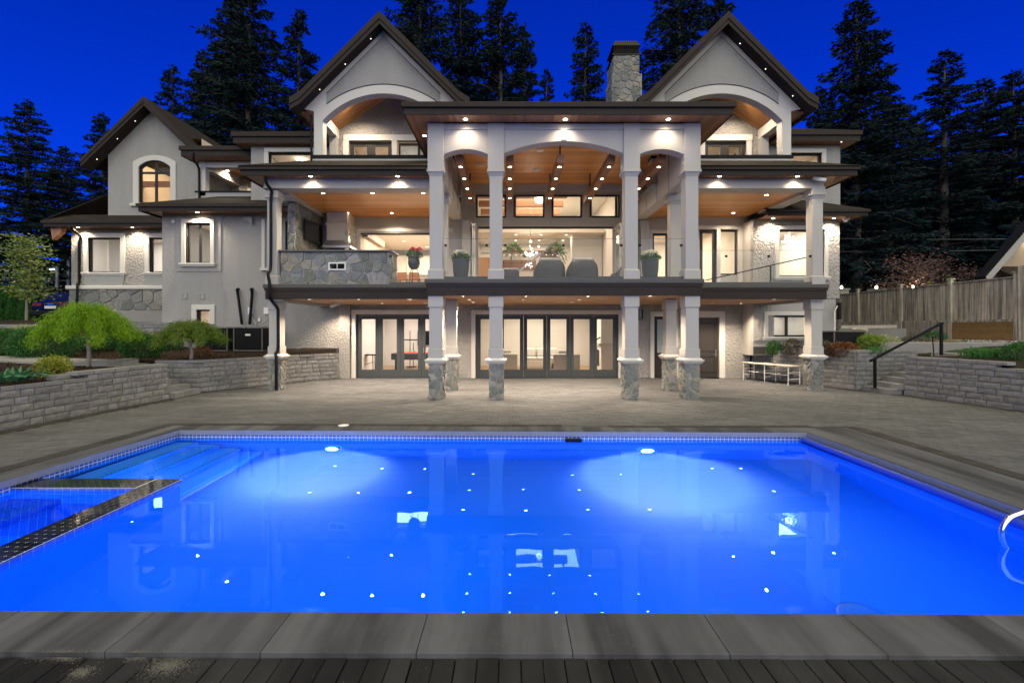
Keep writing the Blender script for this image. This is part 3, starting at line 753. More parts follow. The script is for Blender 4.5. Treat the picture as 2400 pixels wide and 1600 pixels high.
def recessed(x, y, z, power, r=0.05, size=118, lens=None, aim=(0,0,-1), col=(1.0, 0.80, 0.58), trimm=True):
    n = 16
    b = MB(); b.lathe([(r*1.45, 0.0), (r*1.45, -0.008), (r, -0.012), (r, 0.0)], (x, y, z), n)
    o = b.build('recessed_light', m_white, H)
    MB().add([(x+r*math.cos(2*math.pi*k/n), y+r*math.sin(2*math.pi*k/n), z-0.006) for k in range(n)], [tuple(range(n))[::-1]]).build('lens', lens or m_bulb, o)
    if power: spot('recessed_lamp', (x, y, z-0.03), power*(24.0 if z < 2.8 else (8.0 if (z > 6.4 and z < 6.5) else (13.0 if y > 13.7 else 3.2))), H, size=(124 if z < 2.8 else (84 if (z > 6.4 and z < 6.5) else min(160, size+22))), aim=aim, col=col)
def fascia(x0, x1, y0, y1, z0, z1, sides='flr'):
    """board with a gutter lip round an eave rectangle; y0 is the front"""
    b = MB(); t = 0.03; g = (z1-z0)*0.42
    b.box(x0, x1, y0, y0+t, z0, z1-g).box(x0-0.05, x1+0.05, y0-0.06, y0+t, z1-g, z1)
    if 'l' in sides: b.box(x0, x0+t, y0+t, y1, z0, z1-g).box(x0-0.05, x0+t, y0+t, y1, z1-g, z1)
    if 'r' in sides: b.box(x1-t, x1, y0+t, y1, z0, z1-g).box(x1-t, x1+0.05, y0+t, y1, z1-g, z1)
    return b.build('fascia', m_fascia, H, bevel=0.012)
def slab(pts, th, name, mat, parent=None):
    b = MB(); n = len(pts); lo = [(x, y, z-th) for x, y, z in pts]
    b.add(list(pts) + lo, [tuple(range(n)), tuple(range(n, 2*n))[::-1]] + [(i, n+i, n+(i+1) % n, (i+1) % n) for i in range(n)])
    return b.build(name, mat, parent or H, fix=True)

SZ, SY_, UZ = 6.365, 13.24, 6.08      # side terrace soffit level, eave front, ceiling level
# ---- terrace slabs with gravel edge
def terrace(x0, x1, y0, y1, name='terrace_floor'):
    MB().box(x0, x1, y0, y1, 3.075, 3.19).build(name, m_membrane, H, bevel=0.015)
    MB().box(x0+0.12, x1-0.12, y0+0.30, y1-0.01, 3.19, 3.20).build('terrace_bounce_floor', m_bounce_floor, H)
    MB().box(x0+0.05, x1-0.05, y0+0.04, y0+0.10, 2.75, 3.07).build('edge_board', m_fascia, H, bevel=0.01)
    MB().box(x0+0.03, x1-0.03, y0+0.02, y0+0.098, 3.00, 3.073).build('edge_flashing', m_fascia, H)
terrace(-2.25, 5.13, 11.98, YW)
terrace(-7.29, -2.27, 13.42, YW); terrace(5.15, 9.43, 13.42, YW)
MB().box(-7.24, -7.19, 13.5, YW, 2.75, 3.07).box(9.33, 9.38, 13.5, 16.4, 2.75, 3.07).box(-2.2, -2.15, 12.1, 13.45, 2.75, 3.07).box(5.03, 5.08, 12.1, 13.45, 2.75, 3.07).build('edge_board', m_fascia, H)
MB().box(-2.14, 5.02, 12.085, YW, 2.775, 2.80).build('soffit', m_cedar_under, H)
MB().box(-6.75, -2.145, 13.525, YW, 2.775, 2.80).build('soffit', m_cedar_under, H); MB().box(5.025, 8.95, 13.525, YW, 2.775, 2.80).build('soffit', m_cedar_under, H)
MB().box(-7.18, -6.75, 13.53, YW, 2.70, 2.81).build('edge_beam', m_smooth, H); MB().box(8.95, 9.33, 13.53, 16.45, 2.70, 2.81).build('edge_beam', m_smooth, H)

# ---- columns
def lower_column(x, y, w=0.40, faces='fl', seed=0):
    """x, y: centre; stone pedestal, white cap, panelled shaft"""
    o = MB().cbox(x, y, w-0.05, w-0.05, 1.07, 2.78).cbox(x, y, w, w, 2.45, 2.752).cbox(x, y, w, w, 1.10, 1.34).build('column', m_paint, H, bevel=0.008)
    MB().frustum(x, y, w+0.04, w+0.04, 0.945, w+0.15, w+0.15, 1.02).cbox(x, y, w+0.16, w+0.16, 1.02, 1.06).frustum(x, y, w+0.12, w+0.12, 1.06, w+0.02, w+0.02, 1.10).build('cap', m_trim, o)
    k = w - 0.03
    MB().cbox(x, y, k, k, 0, 0.945).build('pedestal', m_mortar, o)
    k2 = k/2
    for f in faces:
        if f == 'f': stones(o, (x-k2, y-k2, 0.005), (1,0,0), (0,0,1), k, 0.935, 0.17, seed)
        if f == 'r': stones(o, (x+k2, y-k2, 0.005), (0,1,0), (0,0,1), k, 0.935, 0.17, seed+1)
        if f == 'l': stones(o, (x-k2, y+k2, 0.005), (0,-1,0), (0,0,1), k, 0.935, 0.17, seed+2)
    return o
PC = [-1.97, -0.37, 3.24, 4.85]
for i, (x, f) in enumerate(zip(PC, ('fr', 'fr', 'fl', 'fl'))): lower_column(x, 12.27, 0.40, f, 100+10*i)
lower_column(-7.15, 13.98, 0.38, 'fr', 150); lower_column(9.2, 13.80, 0.38, 'fl', 160)
lower_column(-1.78, 13.95, 0.36, 'fr', 170); lower_column(4.86, 13.85, 0.36, 'fl', 180)
def upper_column(x, y, w=0.43, top=7.33, band=6.03):
    s = w - 0.09
    b = MB().cbox(x, y, w, w, 3.19, 3.43).frustum(x, y, w, w, 3.43, s, s, 3.47).cbox(x, y, s, s, 3.47, band-0.10)
    b.frustum(x, y, s, s, band-0.10, w-0.01, w-0.01, band).build('column', m_paint, H, bevel=0.006)
    c = MB().cbox(x, y, w+0.04, w+0.04, band, band+0.07)
    if top > band+0.1: c.cbox(x, y, w, w, band+0.07, top)
    c.build('column_head', m_paint, H, bevel=0.008)
for x in PC: upper_column(x, 12.285)
upper_column(-7.12, 13.77, 0.38, 6.0, 5.78); upper_column(9.2, 13.75, 0.40, 6.06, 5.85)
upper_column(5.0, 13.85, 0.40, 6.0, 5.72); upper_column(-2.03, 13.85, 0.38, 6.0, 5.72)
for xx in (5.03, -1.62): MB().cbox(xx, 17.05, 0.32, 0.34, 3.19, 5.9).build('pilaster', m_paint, H, bevel=0.01)

# ---- portico entablature with arches
def arch_plate(x0, x1, zs, zc, zt, y0, y1, name='entablature', mat=None):
    n = 20; pts = [(x0, zt), (x0, zs)]
    w = (x1-x0)/2; rise = zc-zs; rad = (w*w+rise*rise)/(2*rise); cz = zc-rad; xm = (x0+x1)/2
    for i in range(n+1):
        x = x0 + (x1-x0)*i/n; pts.append((x, cz + math.sqrt(max(0, rad*rad-(x-xm)**2))))
    pts += [(x1, zs), (x1, zt)]
    b = MB()
    lo = pts[2:-2]
    for (xa, za), (xb, zb) in zip(lo, lo[1:]):
        b.add([(xa,y0,za),(xb,y0,zb),(xb,y0,zt),(xa,y0,zt),(xa,y1,za),(xb,y1,zb),(xb,y1,zt),(xa,y1,zt)], [(0,1,2,3),(7,6,5,4),(4,5,1,0)])
    return b.build(name, mat or m_paint, H)
e = 0.215
arch_plate(PC[0]+e, PC[1]-e, 6.52, 6.66, 7.33, 12.13, 12.45); arch_plate(PC[1]+e, PC[2]-e, 6.55, 6.87, 7.33, 12.13, 12.45); arch_plate(PC[2]+e, PC[3]-e, 6.52, 6.66, 7.33, 12.13, 12.45)
for a, c in zip(PC, PC[1:]): MB().box(a+e, c-e, 12.105, 12.128, 7.18, 7.328).build('frieze_band', m_paint, H)
MB().box(1.37, 1.51, 12.11, 12.128, 6.90, 7.178).build('key_panel', m_paint, H)
MB().box(-2.16, -1.80, 12.50, 16.9, 5.92, 7.32).build('side_entablature', m_paint, H); MB().box(4.68, 5.04, 12.50, 16.9, 5.92, 7.32).build('side_entablature', m_paint, H)
for y in (13.4, 14.5, 15.6):
    MB().box(-1.80, -1.785, y, y+0.03, 5.94, 7.3).box(4.665, 4.68, y, y+0.03, 5.94, 7.3).build('batten', m_smooth, H)
MB().box(-1.80, 4.68, 12.45, YW, 7.32, 7.34).build('portico_ceiling', m_cedar_y, H)
# portico roof
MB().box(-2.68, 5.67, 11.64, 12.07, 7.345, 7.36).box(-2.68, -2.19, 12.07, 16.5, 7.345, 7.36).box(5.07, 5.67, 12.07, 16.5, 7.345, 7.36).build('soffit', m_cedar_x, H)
fascia(-2.72, 5.71, 11.62, 16.6, 7.335, 7.64)
MB().frustum(1.495, 14.3, 8.5, 5.4, 7.62, 8.42, 5.3, 7.69).build('roof', m_shingle, H)
MB().frustum(1.495, 15.0, 7.2, 4.0, 7.69, 6.9, 3.6, 7.80).build('roof_ridge', m_shingle, H)
# hanging timber beams with lamps
for bx in (-1.40, 0.0, 1.41, 2.82, 4.23):
    o = MB().box(bx-0.105, bx+0.105, 12.62, 16.75, 6.47, 6.69).build('timber_beam', m_beam, H, bevel=0.006)
    MB().box(bx-0.02, bx+0.02, 12.78, 12.82, 6.69, 7.32).box(bx-0.02, bx+0.02, 16.0, 16.04, 6.69, 7.32).build('hanger', m_black, o)
    for yy in (12.93, 13.95, 14.95, 16.03): recessed(bx, yy, 6.47, 13, 0.045, 110)
# ceiling speaker, sprinkler
MB().lathe([(0.0001, -0.012), (0.12, -0.012), (0.13, 0.0), (0.0001, 0.0)], (X(1266, 13.9), 13.9, 7.315), 24).lathe([(0.0001, -0.012), (0.12, -0.012), (0.13, 0.0), (0.0001, 0.0)], (X(1258, 15.6), 15.6, 7.315), 24).build('ceiling_speaker', m_white, H)
MB().lathe([(0.05, 0), (0.05, -0.05), (0.03, -0.07), (0.02, -0.07)], (X(1126, 15.0), 15.0, 7.32), 12).bar((X(1126,15.0)-0.1, 15.0, 7.27), (X(1126,15.0)+0.08, 15.0, 7.25), 0.05, 0.05).build('security_camera', m_white, H)

# ---- side terrace beams, ceilings, eaves and roofs
MB().box(-7.32, -2.19, 13.58, 14.05, 6.06, 6.363).build('front_beam', m_paint, H); MB().box(5.05, 9.38, 13.58, 14.05, 6.06, 6.363).build('front_beam', m_paint, H)
MB().box(-7.34, -2.19, 13.555, 13.58, 6.06, 6.115).box(5.05, 9.40, 13.555, 13.58, 6.06, 6.115).build('beam_lip', m_paint, H)
MB().box(-7.32, -6.80, 14.05, YW, 6.0, 6.363).build('side_beam', m_paint, H); MB().box(8.95, 9.38, 14.05, 16.45, 6.0, 6.363).build('side_beam', m_paint, H)
MB().box(-6.80, -2.16, 14.05, YW, UZ+0.005, UZ+0.03).build('terrace_ceiling', m_cedar_y, H); MB().box(5.04, 8.95, 14.05, YW, UZ+0.005, UZ+0.03).build('terrace_ceiling', m_cedar_y, H)
for x0, x1, sd in ((-7.84, -2.19, 'l'), (5.05, 10.12, 'r')):
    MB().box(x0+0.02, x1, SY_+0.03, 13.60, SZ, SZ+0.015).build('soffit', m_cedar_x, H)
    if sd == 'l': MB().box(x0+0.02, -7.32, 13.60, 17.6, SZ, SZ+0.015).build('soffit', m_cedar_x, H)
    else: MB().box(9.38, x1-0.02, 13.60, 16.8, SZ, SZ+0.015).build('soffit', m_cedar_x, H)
    fascia(x0, x1, SY_, 17.3, SZ-0.045, 6.60, sd)
    xa, xb = (x0-0.02, x1) if sd == 'l' else (x0, x1+0.02)
    if sd == 'l': slab([(xa, 13.18, 6.61), (xb, 13.18, 6.61), (xb, 14.42, 7.20), (-6.3, 14.42, 7.20), (-6.3, 17.3, 7.20), (xa, 17.3, 6.61)], 0.05, 'terrace_roof', m_shingle)
    else: slab([(xa, 13.18, 6.61), (xb, 13.18, 6.61), (xb, 16.9, 6.61), (8.85, 16.9, 7.20), (8.85, 14.42, 7.20), (xa, 14.42, 7.20)], 0.05, 'terrace_roof', m_shingle)

# ---- big gables over the side terraces
def gable(cx, sgn, yf=14.40, yb=22.0):
    """sgn -1: outer side on the left"""
    ap, hw, ez = 11.36, 2.52, 8.84
    n = 24; ow, iw = 2.20, 1.92; zs, zc, par = 8.46, 9.31, 7.33
    rise = zc-zs; rad = (iw*iw+rise*rise)/(2*rise); cz = zc-rad
    arch = [(cx-iw+2*iw*i/n, cz+math.sqrt(max(0, rad*rad-(-iw+2*iw*i/n)**2))) for i in range(n+1)]
    def topz(x): return ap - abs(x-cx)*(ap-ez)/hw
    b = MB(); y0, y1 = yf, yf+0.30
    for (xa, za), (xb, zb) in zip(arch, arch[1:]):
        ta, tb = topz(xa), topz(xb)
        if (xa-cx)*(xb-cx) < 0: pass
        b.add([(xa,y0,za),(xb,y0,zb),(xb,y0,tb),(xa,y0,ta),(xa,y1,za),(xb,y1,zb),(xb,y1,tb),(xa,y1,ta)], [(0,1,2,3),(7,6,5,4),(4,5,1,0),(3,2,6,7)])
    for s in (-1, 1):
        xa, xb, xc = cx+s*iw, cx+s*ow, cx+s*hw
        b.prism([(xa, zs), (xa, topz(xa)), (xc, ez), (xc, ez-0.02), (xb, ez-0.10), (xb, par), (xa, par)][::s], 'xz', y0, y1)
    b.build('gable_wall', m_trim, H)
    # recessed stucco field: a plate just behind proud border boards is modelled as a plate 12 mm proud with a shadow groove
    f = []; rad2 = rad+0.29
    inner = [(x, cz+math.sqrt(max(0, rad2*rad2-(x-cx)**2))) for x in [cx-1.80+3.60*i/n for i in range(n+1)]]
    b = MB(); g = MB()
    for (xa, za), (xb, zb) in zip(inner, inner[1:]):
        ta, tb = topz(xa)-0.26, topz(xb)-0.26
        if ta <= za and tb <= zb: continue
        ta, tb = max(ta, za), max(tb, zb)
        b.add([(xa,yf-0.014,za),(xb,yf-0.014,zb),(xb,yf-0.014,tb),(xa,yf-0.014,ta)], [(0,1,2,3)])
    b.build('gable_stucco', m_stucco_fine, H)
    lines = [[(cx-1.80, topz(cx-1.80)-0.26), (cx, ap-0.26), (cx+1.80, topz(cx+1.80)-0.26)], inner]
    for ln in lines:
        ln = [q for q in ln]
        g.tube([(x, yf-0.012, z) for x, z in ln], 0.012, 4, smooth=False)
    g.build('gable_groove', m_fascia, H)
    # roof slabs with flared feet and barge boards
    rz = 11.60; yr = 13.98
    for s in (-1, 1):
        prof = [(cx, rz), (cx+s*2.50, rz-2.50), (cx+s*2.78, rz-2.66)]
        b = MB(); th = 0.10
        for (xa, za), (xb, zb) in zip(prof, prof[1:]):
            b.add([(xa,yr,za),(xb,yr,zb),(xb,yb,zb),(xa,yb,za),(xa,yr,za-th),(xb,yr,zb-th),(xb,yb,zb-th),(xa,yb,za-th)], [(0,1,2,3),(7,6,5,4),(0,4,5,1),(3,2,6,7),(1,5,6,2)])
        b.build('roof', m_shingle, H, fix=True)
        b = MB()
        pr2 = [(cx, rz-0.10), (cx+s*2.46, rz-2.56), (cx+s*2.76, rz-2.73)]
        for (xa, za), (xb, zb) in zip(pr2, pr2[1:]):
            for hgt, ya, yb2 in ((0.27, yr-0.02, yr+0.03), (0.12, yr-0.05, yr-0.02)):
                b.add([(xa,ya,za+0.10),(xb,ya,zb+0.08),(xb,ya,zb-hgt),(xa,ya,za-hgt),(xa,yb2,za+0.10),(xb,yb2,zb+0.08),(xb,yb2,zb-hgt),(xa,yb2,za-hgt)], [(0,1,2,3),(7,6,5,4),(3,2,6,7),(0,4,5,1),(1,5,6,2)])
        b.build('barge_board', m_fascia, H, fix=True)
        MB().add([(cx,yr+0.03,rz-0.30),(cx+s*2.70,yr+0.03,rz-2.98),(cx+s*2.70,yf+0.02,rz-2.98),(cx,yf+0.02,rz-0.30)], [(0,1,2,3)]).build('rake_soffit', m_fascia, H)
        MB().box(min(cx+s*2.16, cx+s*2.72), max(cx+s*2.16, cx+s*2.72), yf+0.02, yb-3, 8.72, 8.74).build('soffit', m_cedar_x, H)
        MB().box(min(cx+s*2.72, cx+s*2.78), max(cx+s*2.72, cx+s*2.78), yr+0.05, yb-3, 8.62, 8.93).build('fascia', m_fascia, H)
    for q in (0.35, 1.15, 1.95) if sgn < 0 else (0.5, 1.3, 2.15):
        x = cx + sgn*q*1.0 - sgn*0.0; z = rz - 0.30 - q*0.9926 - 0.02
        MB().ball((x, yf-0.16, z), 0.013, 8, 5).build('rake_led', m_bulb_small, H)
    # recess: side beams, vaulted cedar ceiling, back wall with doors
    yw = 15.85
    for s in (-1, 1):
        xa, xb = sorted((cx+s*1.94, cx+s*2.18))
        MB().box(xa, xb, yf+0.30, yw, 8.46, 8.78).build('side_beam', m_trim, H)
        MB().cbox(cx+s*2.06, yw-0.12, 0.24, 0.24, 6.6, 8.46).build('post', m_smooth, H)
        MB().add([(cx+s*1.95, yf+0.30, 8.80), (cx+s*1.95, yw, 8.80), (cx, yw, 10.06), (cx, yf+0.30, 10.06)], [(0,1,2,3)]).build('vault_ceiling', m_cedar_y, H)
        xa, xb = sorted((cx+s*1.80, cx+s*2.20))
    wall_holes(cx-2.3, cx+2.3, 6.5, 8.51, yw, yw+0.2, [(cx-1.60, cx+1.55, 6.5, 8.42)]).prism([(cx-2.3, 8.51), (cx+2.3, 8.51), (cx+2.3, 8.7), (cx, 10.3), (cx-2.3, 8.7)], 'xz', yw, yw+0.2).build('balcony_wall', m_stucco, H, fix=True)
    # parapet in front
    MB().box(cx-2.22, cx+2.22, yf-0.03, yf+0.28, 7.0, 7.24).build('parapet', m_trim, H); MB().box(cx-2.24, cx+2.24, yf-0.06, yf+0.32, 7.24, 7.345).build('parapet_cap', m_black, H)
    # french doors and side window
    dx = -0.02 if sgn < 0 else 0.02
    MB().box(cx-1.78, cx+1.72, yw-0.06, yw, 8.40, 8.60).box(cx-1.80, cx-1.60, yw-0.05, yw, 6.5, 8.40).box(cx+1.53, cx+1.70, yw-0.05, yw, 6.5, 8.40).box(cx-0.10, cx+0.08, yw-0.05, yw+0.05, 6.5, 8.40).build('door_trim', m_trim, H)
    for xa, xb in ((cx-1.58, cx-0.84), (cx-0.84, cx-0.10)) if sgn < 0 else ((cx+0.08, cx+0.80), (cx+0.80, cx+1.53)):
        b = MB(); frame_ring(b, xa, xb, 6.5, 8.38, 0.15, yw+0.04, yw+0.09); o = b.build('french_door', m_frame, H)
        MB().box(xa+0.14, xb-0.14, yw+0.06, yw+0.068, 6.64, 8.24).build('pane', m_glass, o)
    xa, xb = (cx+0.10, cx+1.53) if sgn < 0 else (cx-1.58, cx-0.10)
    window(xa, xb, 7.0, 8.36, yw, 2, 1, 0.06, 0, False)
    b = MB()
    for k in range(24): b.box(xa+0.05, xb-0.05, yw+0.19, yw+0.20, 7.03+k*0.055, 7.065+k*0.055)
    b.build('window_blind', m_white, H, kind='stuff')
    room(cx-2.2, cx+2.2, yw+0.2, 19.5, 6.5, 8.95, power=32)
    MB().box(cx-2.2, cx+2.2, yf, yw, 6.42, 6.5).build('balcony_floor', m_conc, H)
    lx = X(831, 15.0) if sgn < 0 else X(1740, 15.0)
    lz = 10.06 - abs(lx-cx)*(1.26/1.95)
    recessed(lx, 15.0, lz-0.012, 26, 0.06, 130)
GL, GR = -4.0, 6.70
gable(GL, -1); gable(GR, 1)

# ---- chimney
ch = MB().box(4.52, 5.80, 20.0, 21.3, 9.5, 13.05).box(4.58, 5.70, 20.04, 21.25, 13.05, 13.88).build('chimney', m_mortar, H)
stones(ch, (4.53, 19.995, 10.6), (1,0,0), (0,0,1), 1.26, 2.44, 0.30, 300); stones(ch, (4.59, 20.035, 13.07), (1,0,0), (0,0,1), 1.10, 0.80, 0.30, 301)
stones(ch, (4.515, 21.29, 10.6), (0,-1,0), (0,0,1), 1.28, 2.44, 0.34, 302); stones(ch, (4.575, 21.24, 13.07), (0,-1,0), (0,0,1), 1.18, 0.80, 0.34, 303)
b = MB().frustum(5.14, 20.64, 1.3, 1.3, 13.88, 1.22, 1.22, 13.98)
for k in range(14): b.box(4.58+k*0.083, 4.61+k*0.083, 20.02, 20.05, 13.98, 14.32)
b.box(4.60, 5.68, 20.1, 21.2, 13.98, 14.2).frustum(5.14, 20.64, 1.24, 1.24, 14.32, 0.95, 0.95, 14.6).build('chimney_cap', m_black, ch)

# ---- main wall on the terraces and below
ML = (-5.66, -2.45, 3.19, 5.49); MC = (-1.20, 3.92, 3.19, 5.73)
cler = [(X(a, YW), X(c, YW), Z(510, YW), Z(457, YW)) for a, c in ((1116, 1186), (1204, 1276), (1293, 1364), (1382, 1452))]
MR1 = (X(1529, YW), X(1566, YW), 3.19, 5.48); MR2 = (X(1640, YW), X(1679, YW), 3.19, 5.62); MR3 = (X(1688, YW), X(1730, YW), Z(644, YW), Z(538, YW))
wall_holes(-7.0, 9.0, 3.19, 7.34, YW, YW+0.2, [ML, MC, *cler, MR1, MR2, MR3]).build('main_wall', m_paint, H)
BL = (-5.83, -2.50, 0.0, 2.41); BC = (-1.30, 4.11, 0.0, 2.41); BD1 = (X(1533, YW), X(1579, YW), 0.0, 2.36); BD2 = (X(1629, YW), X(1685, YW), 0.0, 2.31)
wall_holes(-6.45, 9.1, 0.0, 2.78, YW, YW+0.2, [BL, BC, BD1, BD2]).build('basement_wall', m_stucco, H)
MB().box(-6.42, -6.02, YW-0.14, YW-0.003, 0, 2.775).build('corner_pilaster', m_stucco, H)
def trim_open(o, w, y, name='door_trim'):
    x0, x1, z0, z1 = o
    return MB().box(x0-w, x0, y-0.05, y+0.02, z0, z1).box(x1, x1+w, y-0.05, y+0.02, z0, z1).box(x0-w, x1+w, y-0.05, y+0.02, z1, z1+w).build(name, m_trim, H, bevel=0.01)
trim_open(BL, 0.17, YW); trim_open(BC, 0.16, YW); trim_open(BD1, 0.15, YW); trim_open(BD2, 0.22, YW); trim_open(MR1, 0.12, YW)
MB().box(ML[0]-0.1, -2.16, YW-0.04, YW, 5.49+0.05, 5.49+0.17).build('door_trim', m_trim, H)
MB().box(X(1632, YW), X(1740, YW), YW-0.04, YW, Z(537, YW), Z(528, YW)).box(X(1730, YW), X(1740, YW), YW-0.04, YW, 3.19, Z(537, YW)).box(X(1679, YW), X(1688, YW), YW-0.04, YW, 3.19, Z(537, YW)).build('door_trim', m_trim, H)
MB().box(-1.8, 4.68, YW-0.05, YW, Z(447, YW), 7.32).build('cornice', m_paint, H)
for x in (0.18, 1.6, 3.05): MB().box(x-0.06, x+0.06, YW-0.02, YW, 5.80, 7.05).build('batten', m_paint, H)
for a in cler:
    b = MB(); frame_ring(b, *a, 0.06, YW-0.02, YW+0.06); o = b.build('window', m_frame, H); MB().box(a[0]+0.05, a[1]-0.05, YW+0.015, YW+0.023, a[2]+0.05, a[3]-0.05).build('pane', m_glass, o)
def bifold(o, n, y, mat, name='bifold_door'):
    x0, x1, z0, z1 = o; b = MB(); f = 0.05
    b.box(x0, x0+f, y, y+0.12, z0, z1).box(x1-f, x1, y, y+0.12, z0, z1).box(x0, x1, y, y+0.12, z1-f, z1).box(x0, x1, y, y+0.12, z0, z0+0.03)
    fr = b.build(name, mat, H)
    w = (x1-x0-2*f)/n
    for i in range(n):
        xa, xb = x0+f+i*w+0.004, x0+f+(i+1)*w-0.004
        p = MB(); s = 0.135; zt, zb = z1-f-0.004, z0+0.032
        p.box(xa, xa+s, y+0.02, y+0.08, zb, zt).box(xb-s, xb, y+0.02, y+0.08, zb, zt).box(xa+s, xb-s, y+0.02, y+0.08, zt-0.13, zt).box(xa+s, xb-s, y+0.02, y+0.08, zb, zb+0.28)
        p.build('panel', mat, fr, bevel=0.004)
        MB().box(xa+s-0.01, xb-s+0.01, y+0.045, y+0.053, zb+0.27, zt-0.12).build('pane', m_glass, fr)
    return fr
f1 = bifold(BL, 4, YW+0.03, m_bifold); f2 = bifold(BC, 6, YW+0.03, m_bifold)
MB().bar((X(993,YW), YW+0.0, 0.95), (X(993,YW), YW+0.0, 1.15), 0.03, 0.03).bar((X(993,YW), YW-0.01, 1.05), (X(993,YW)+0.13, YW-0.01, 1.05), 0.02).build('handle', m_steel, f1)
# single basement doors
def panel_door(o, glass):
    x0, x1, z0, z1 = o; y = YW+0.06
    if glass:
        b = MB(); b.box(x0+0.02, x1-0.02, y, y+0.05, 0.02, 0.95).box(x0+0.02, x0+0.14, y, y+0.05, 0.95, z1-0.02).box(x1-0.14, x1-0.02, y, y+0.05, 0.95, z1-0.02).box(x0+0.14, x1-0.14, y, y+0.05, z1-0.14, z1-0.02)
        d = b.build('door', m_frame, H); MB().box(x0+0.13, x1-0.13, y+0.02, y+0.03, 0.94, z1-0.13).build('pane', simple('frosted_glass', (0.32, 0.38, 0.36), 0.4), d)
    else:
        d = MB().box(x0+0.02, x1-0.02, y, y+0.05, 0.02, z1-0.02).build('door', simple('espresso_door', (0.028, 0.023, 0.02), 0.45, var=0.25, vs=6), H)
        for za, zb in ((0.22, 0.82), (1.02, 2.02)):
            xa, xb = x0+0.13, x1-0.13; m = MB()
            if zb > 1.5:
                n = 10; lp = [(xa, za), (xb, za)] + [(xb-(xb-xa)*i/n, zb+0.07*math.sin(math.pi*i/n)) for i in range(n+1)]
                m.tube([(px_, y-0.004, pz) for px_, pz in lp + lp[:1]], 0.014, 6)
            else: m.tube([(xa,y-0.004,za),(xb,y-0.004,za),(xb,y-0.004,zb),(xa,y-0.004,zb),(xa,y-0.004,za)], 0.014, 6)
            m.build('moulding', m_fascia, d)
        MB().box(x1-0.11, x1-0.07, y-0.02, y, 0.80, 1.08).bar((x1-0.09, y-0.05, 0.90), (x1-0.20, y-0.05, 0.90), 0.02).build('handle', m_steel, d)
panel_door(BD1, True); panel_door(BD2, False)
# right terrace door and window
b = MB(); x0, x1, z0, z1 = MR2; frame_ring(b, x0, x1, z0, z1, 0.13, YW+0.04, YW+0.1); o = b.build('terrace_door', m_frame, H); MB().box(x0+0.12, x1-0.12, YW+0.065, YW+0.073, z0+0.12, z1-0.12).build('pane', m_glass, o)
window(*MR3, YW, 1, 1, 0.06, 0, False)
b = MB(); x0, x1, z0, z1 = MR1; frame_ring(b, x0, x1, z0, z1, 0.08, YW+0.04, YW+0.1); o = b.build('terrace_door', m_frame, H); MB().box(x0+0.07, x1-0.07, YW+0.065, YW+0.073, z0+0.07, z1-0.07).build('pane', m_glass, o)
# folded door stacks at the big openings
def stack(x, y0, n, z1, dx, wmat):
    for i in range(n):
        xa = x + dx*i*0.065; b = MB()
        b.box(xa, xa+0.05, y0, y0+0.10, 3.21, z1).box(xa, xa+0.05, y0+0.72, y0+0.82, 3.21, z1).box(xa, xa+0.05, y0+0.10, y0+0.72, z1-0.12, z1).box(xa, xa+0.05, y0+0.10, y0+0.72, 3.21, 3.45)
        o = b.build('folded_door', wmat, H); MB().box(xa+0.02, xa+0.028, y0+0.09, y0+0.73, 3.44, z1-0.11).build('pane', m_glass, o)
        for zz in (3.5, 4.5, z1-0.15): MB().tube([(xa+0.025, y0-0.012, zz-0.05), (xa+0.025, y0-0.012, zz+0.05)], 0.014, 8).build('hinge', m_steel, o)
stack(3.96, 16.40, 4, 5.68, 1, m_trim); stack(-5.95, 16.40, 2, 5.45, 1, m_trim); stack(-1.30, 16.45, 2, 5.68, -1, m_trim)
MB().box(MC[0], MC[1], YW+0.0, YW+0.18, 5.68, 5.73).box(ML[0], ML[1], YW, YW+0.18, 5.44, 5.49).build('door_track', m_frame, H)

# ---- lamps in the soffits
for px, py in ((1091, 281.5), (1325, 283), (1566, 284)): recessed(X(px, 11.9), 11.88, 7.345, 26, 0.055)
recessed(-2.42, 12.9, 7.345, 14, 0.05); recessed(5.35, 13.5, 7.345, 14, 0.05)
for px in (728, 932, 1686, 1869): recessed(X(px, 13.42), 13.41, SZ, 20, 0.05)
for px, py in ((757, 452.6), (873, 452.6), (992, 452), (1797, 457), (814, 498.5), (918, 499), (1719, 499)):
    yy = YZ(py, UZ); recessed(X(px, yy), yy, UZ+0.005, 22 if px < 1200 else 16, 0.05)
UN = 2.775
for px in (1085.6, 1232, 1378, 1523): recessed(X(px, 12.55), 12.55, UN, 20, 0.05)
for px in (1100, 1227, 1358): recessed(X(px, 14.1), 14.1, UN, 18, 0.05)
for px in (1109, 1341.5, 1456): recessed(X(px, 15.6), 15.6, UN, 18, 0.05)
for px, yy in ((726, 13.9), (840, 13.9), (960, 13.9), (785, 16.5), (895, 16.2), (996, 16.2), (1814, 13.9), (1736, 16.2), (1670, 16.2)): recessed(X(px, yy), yy, UN, 19, 0.05)

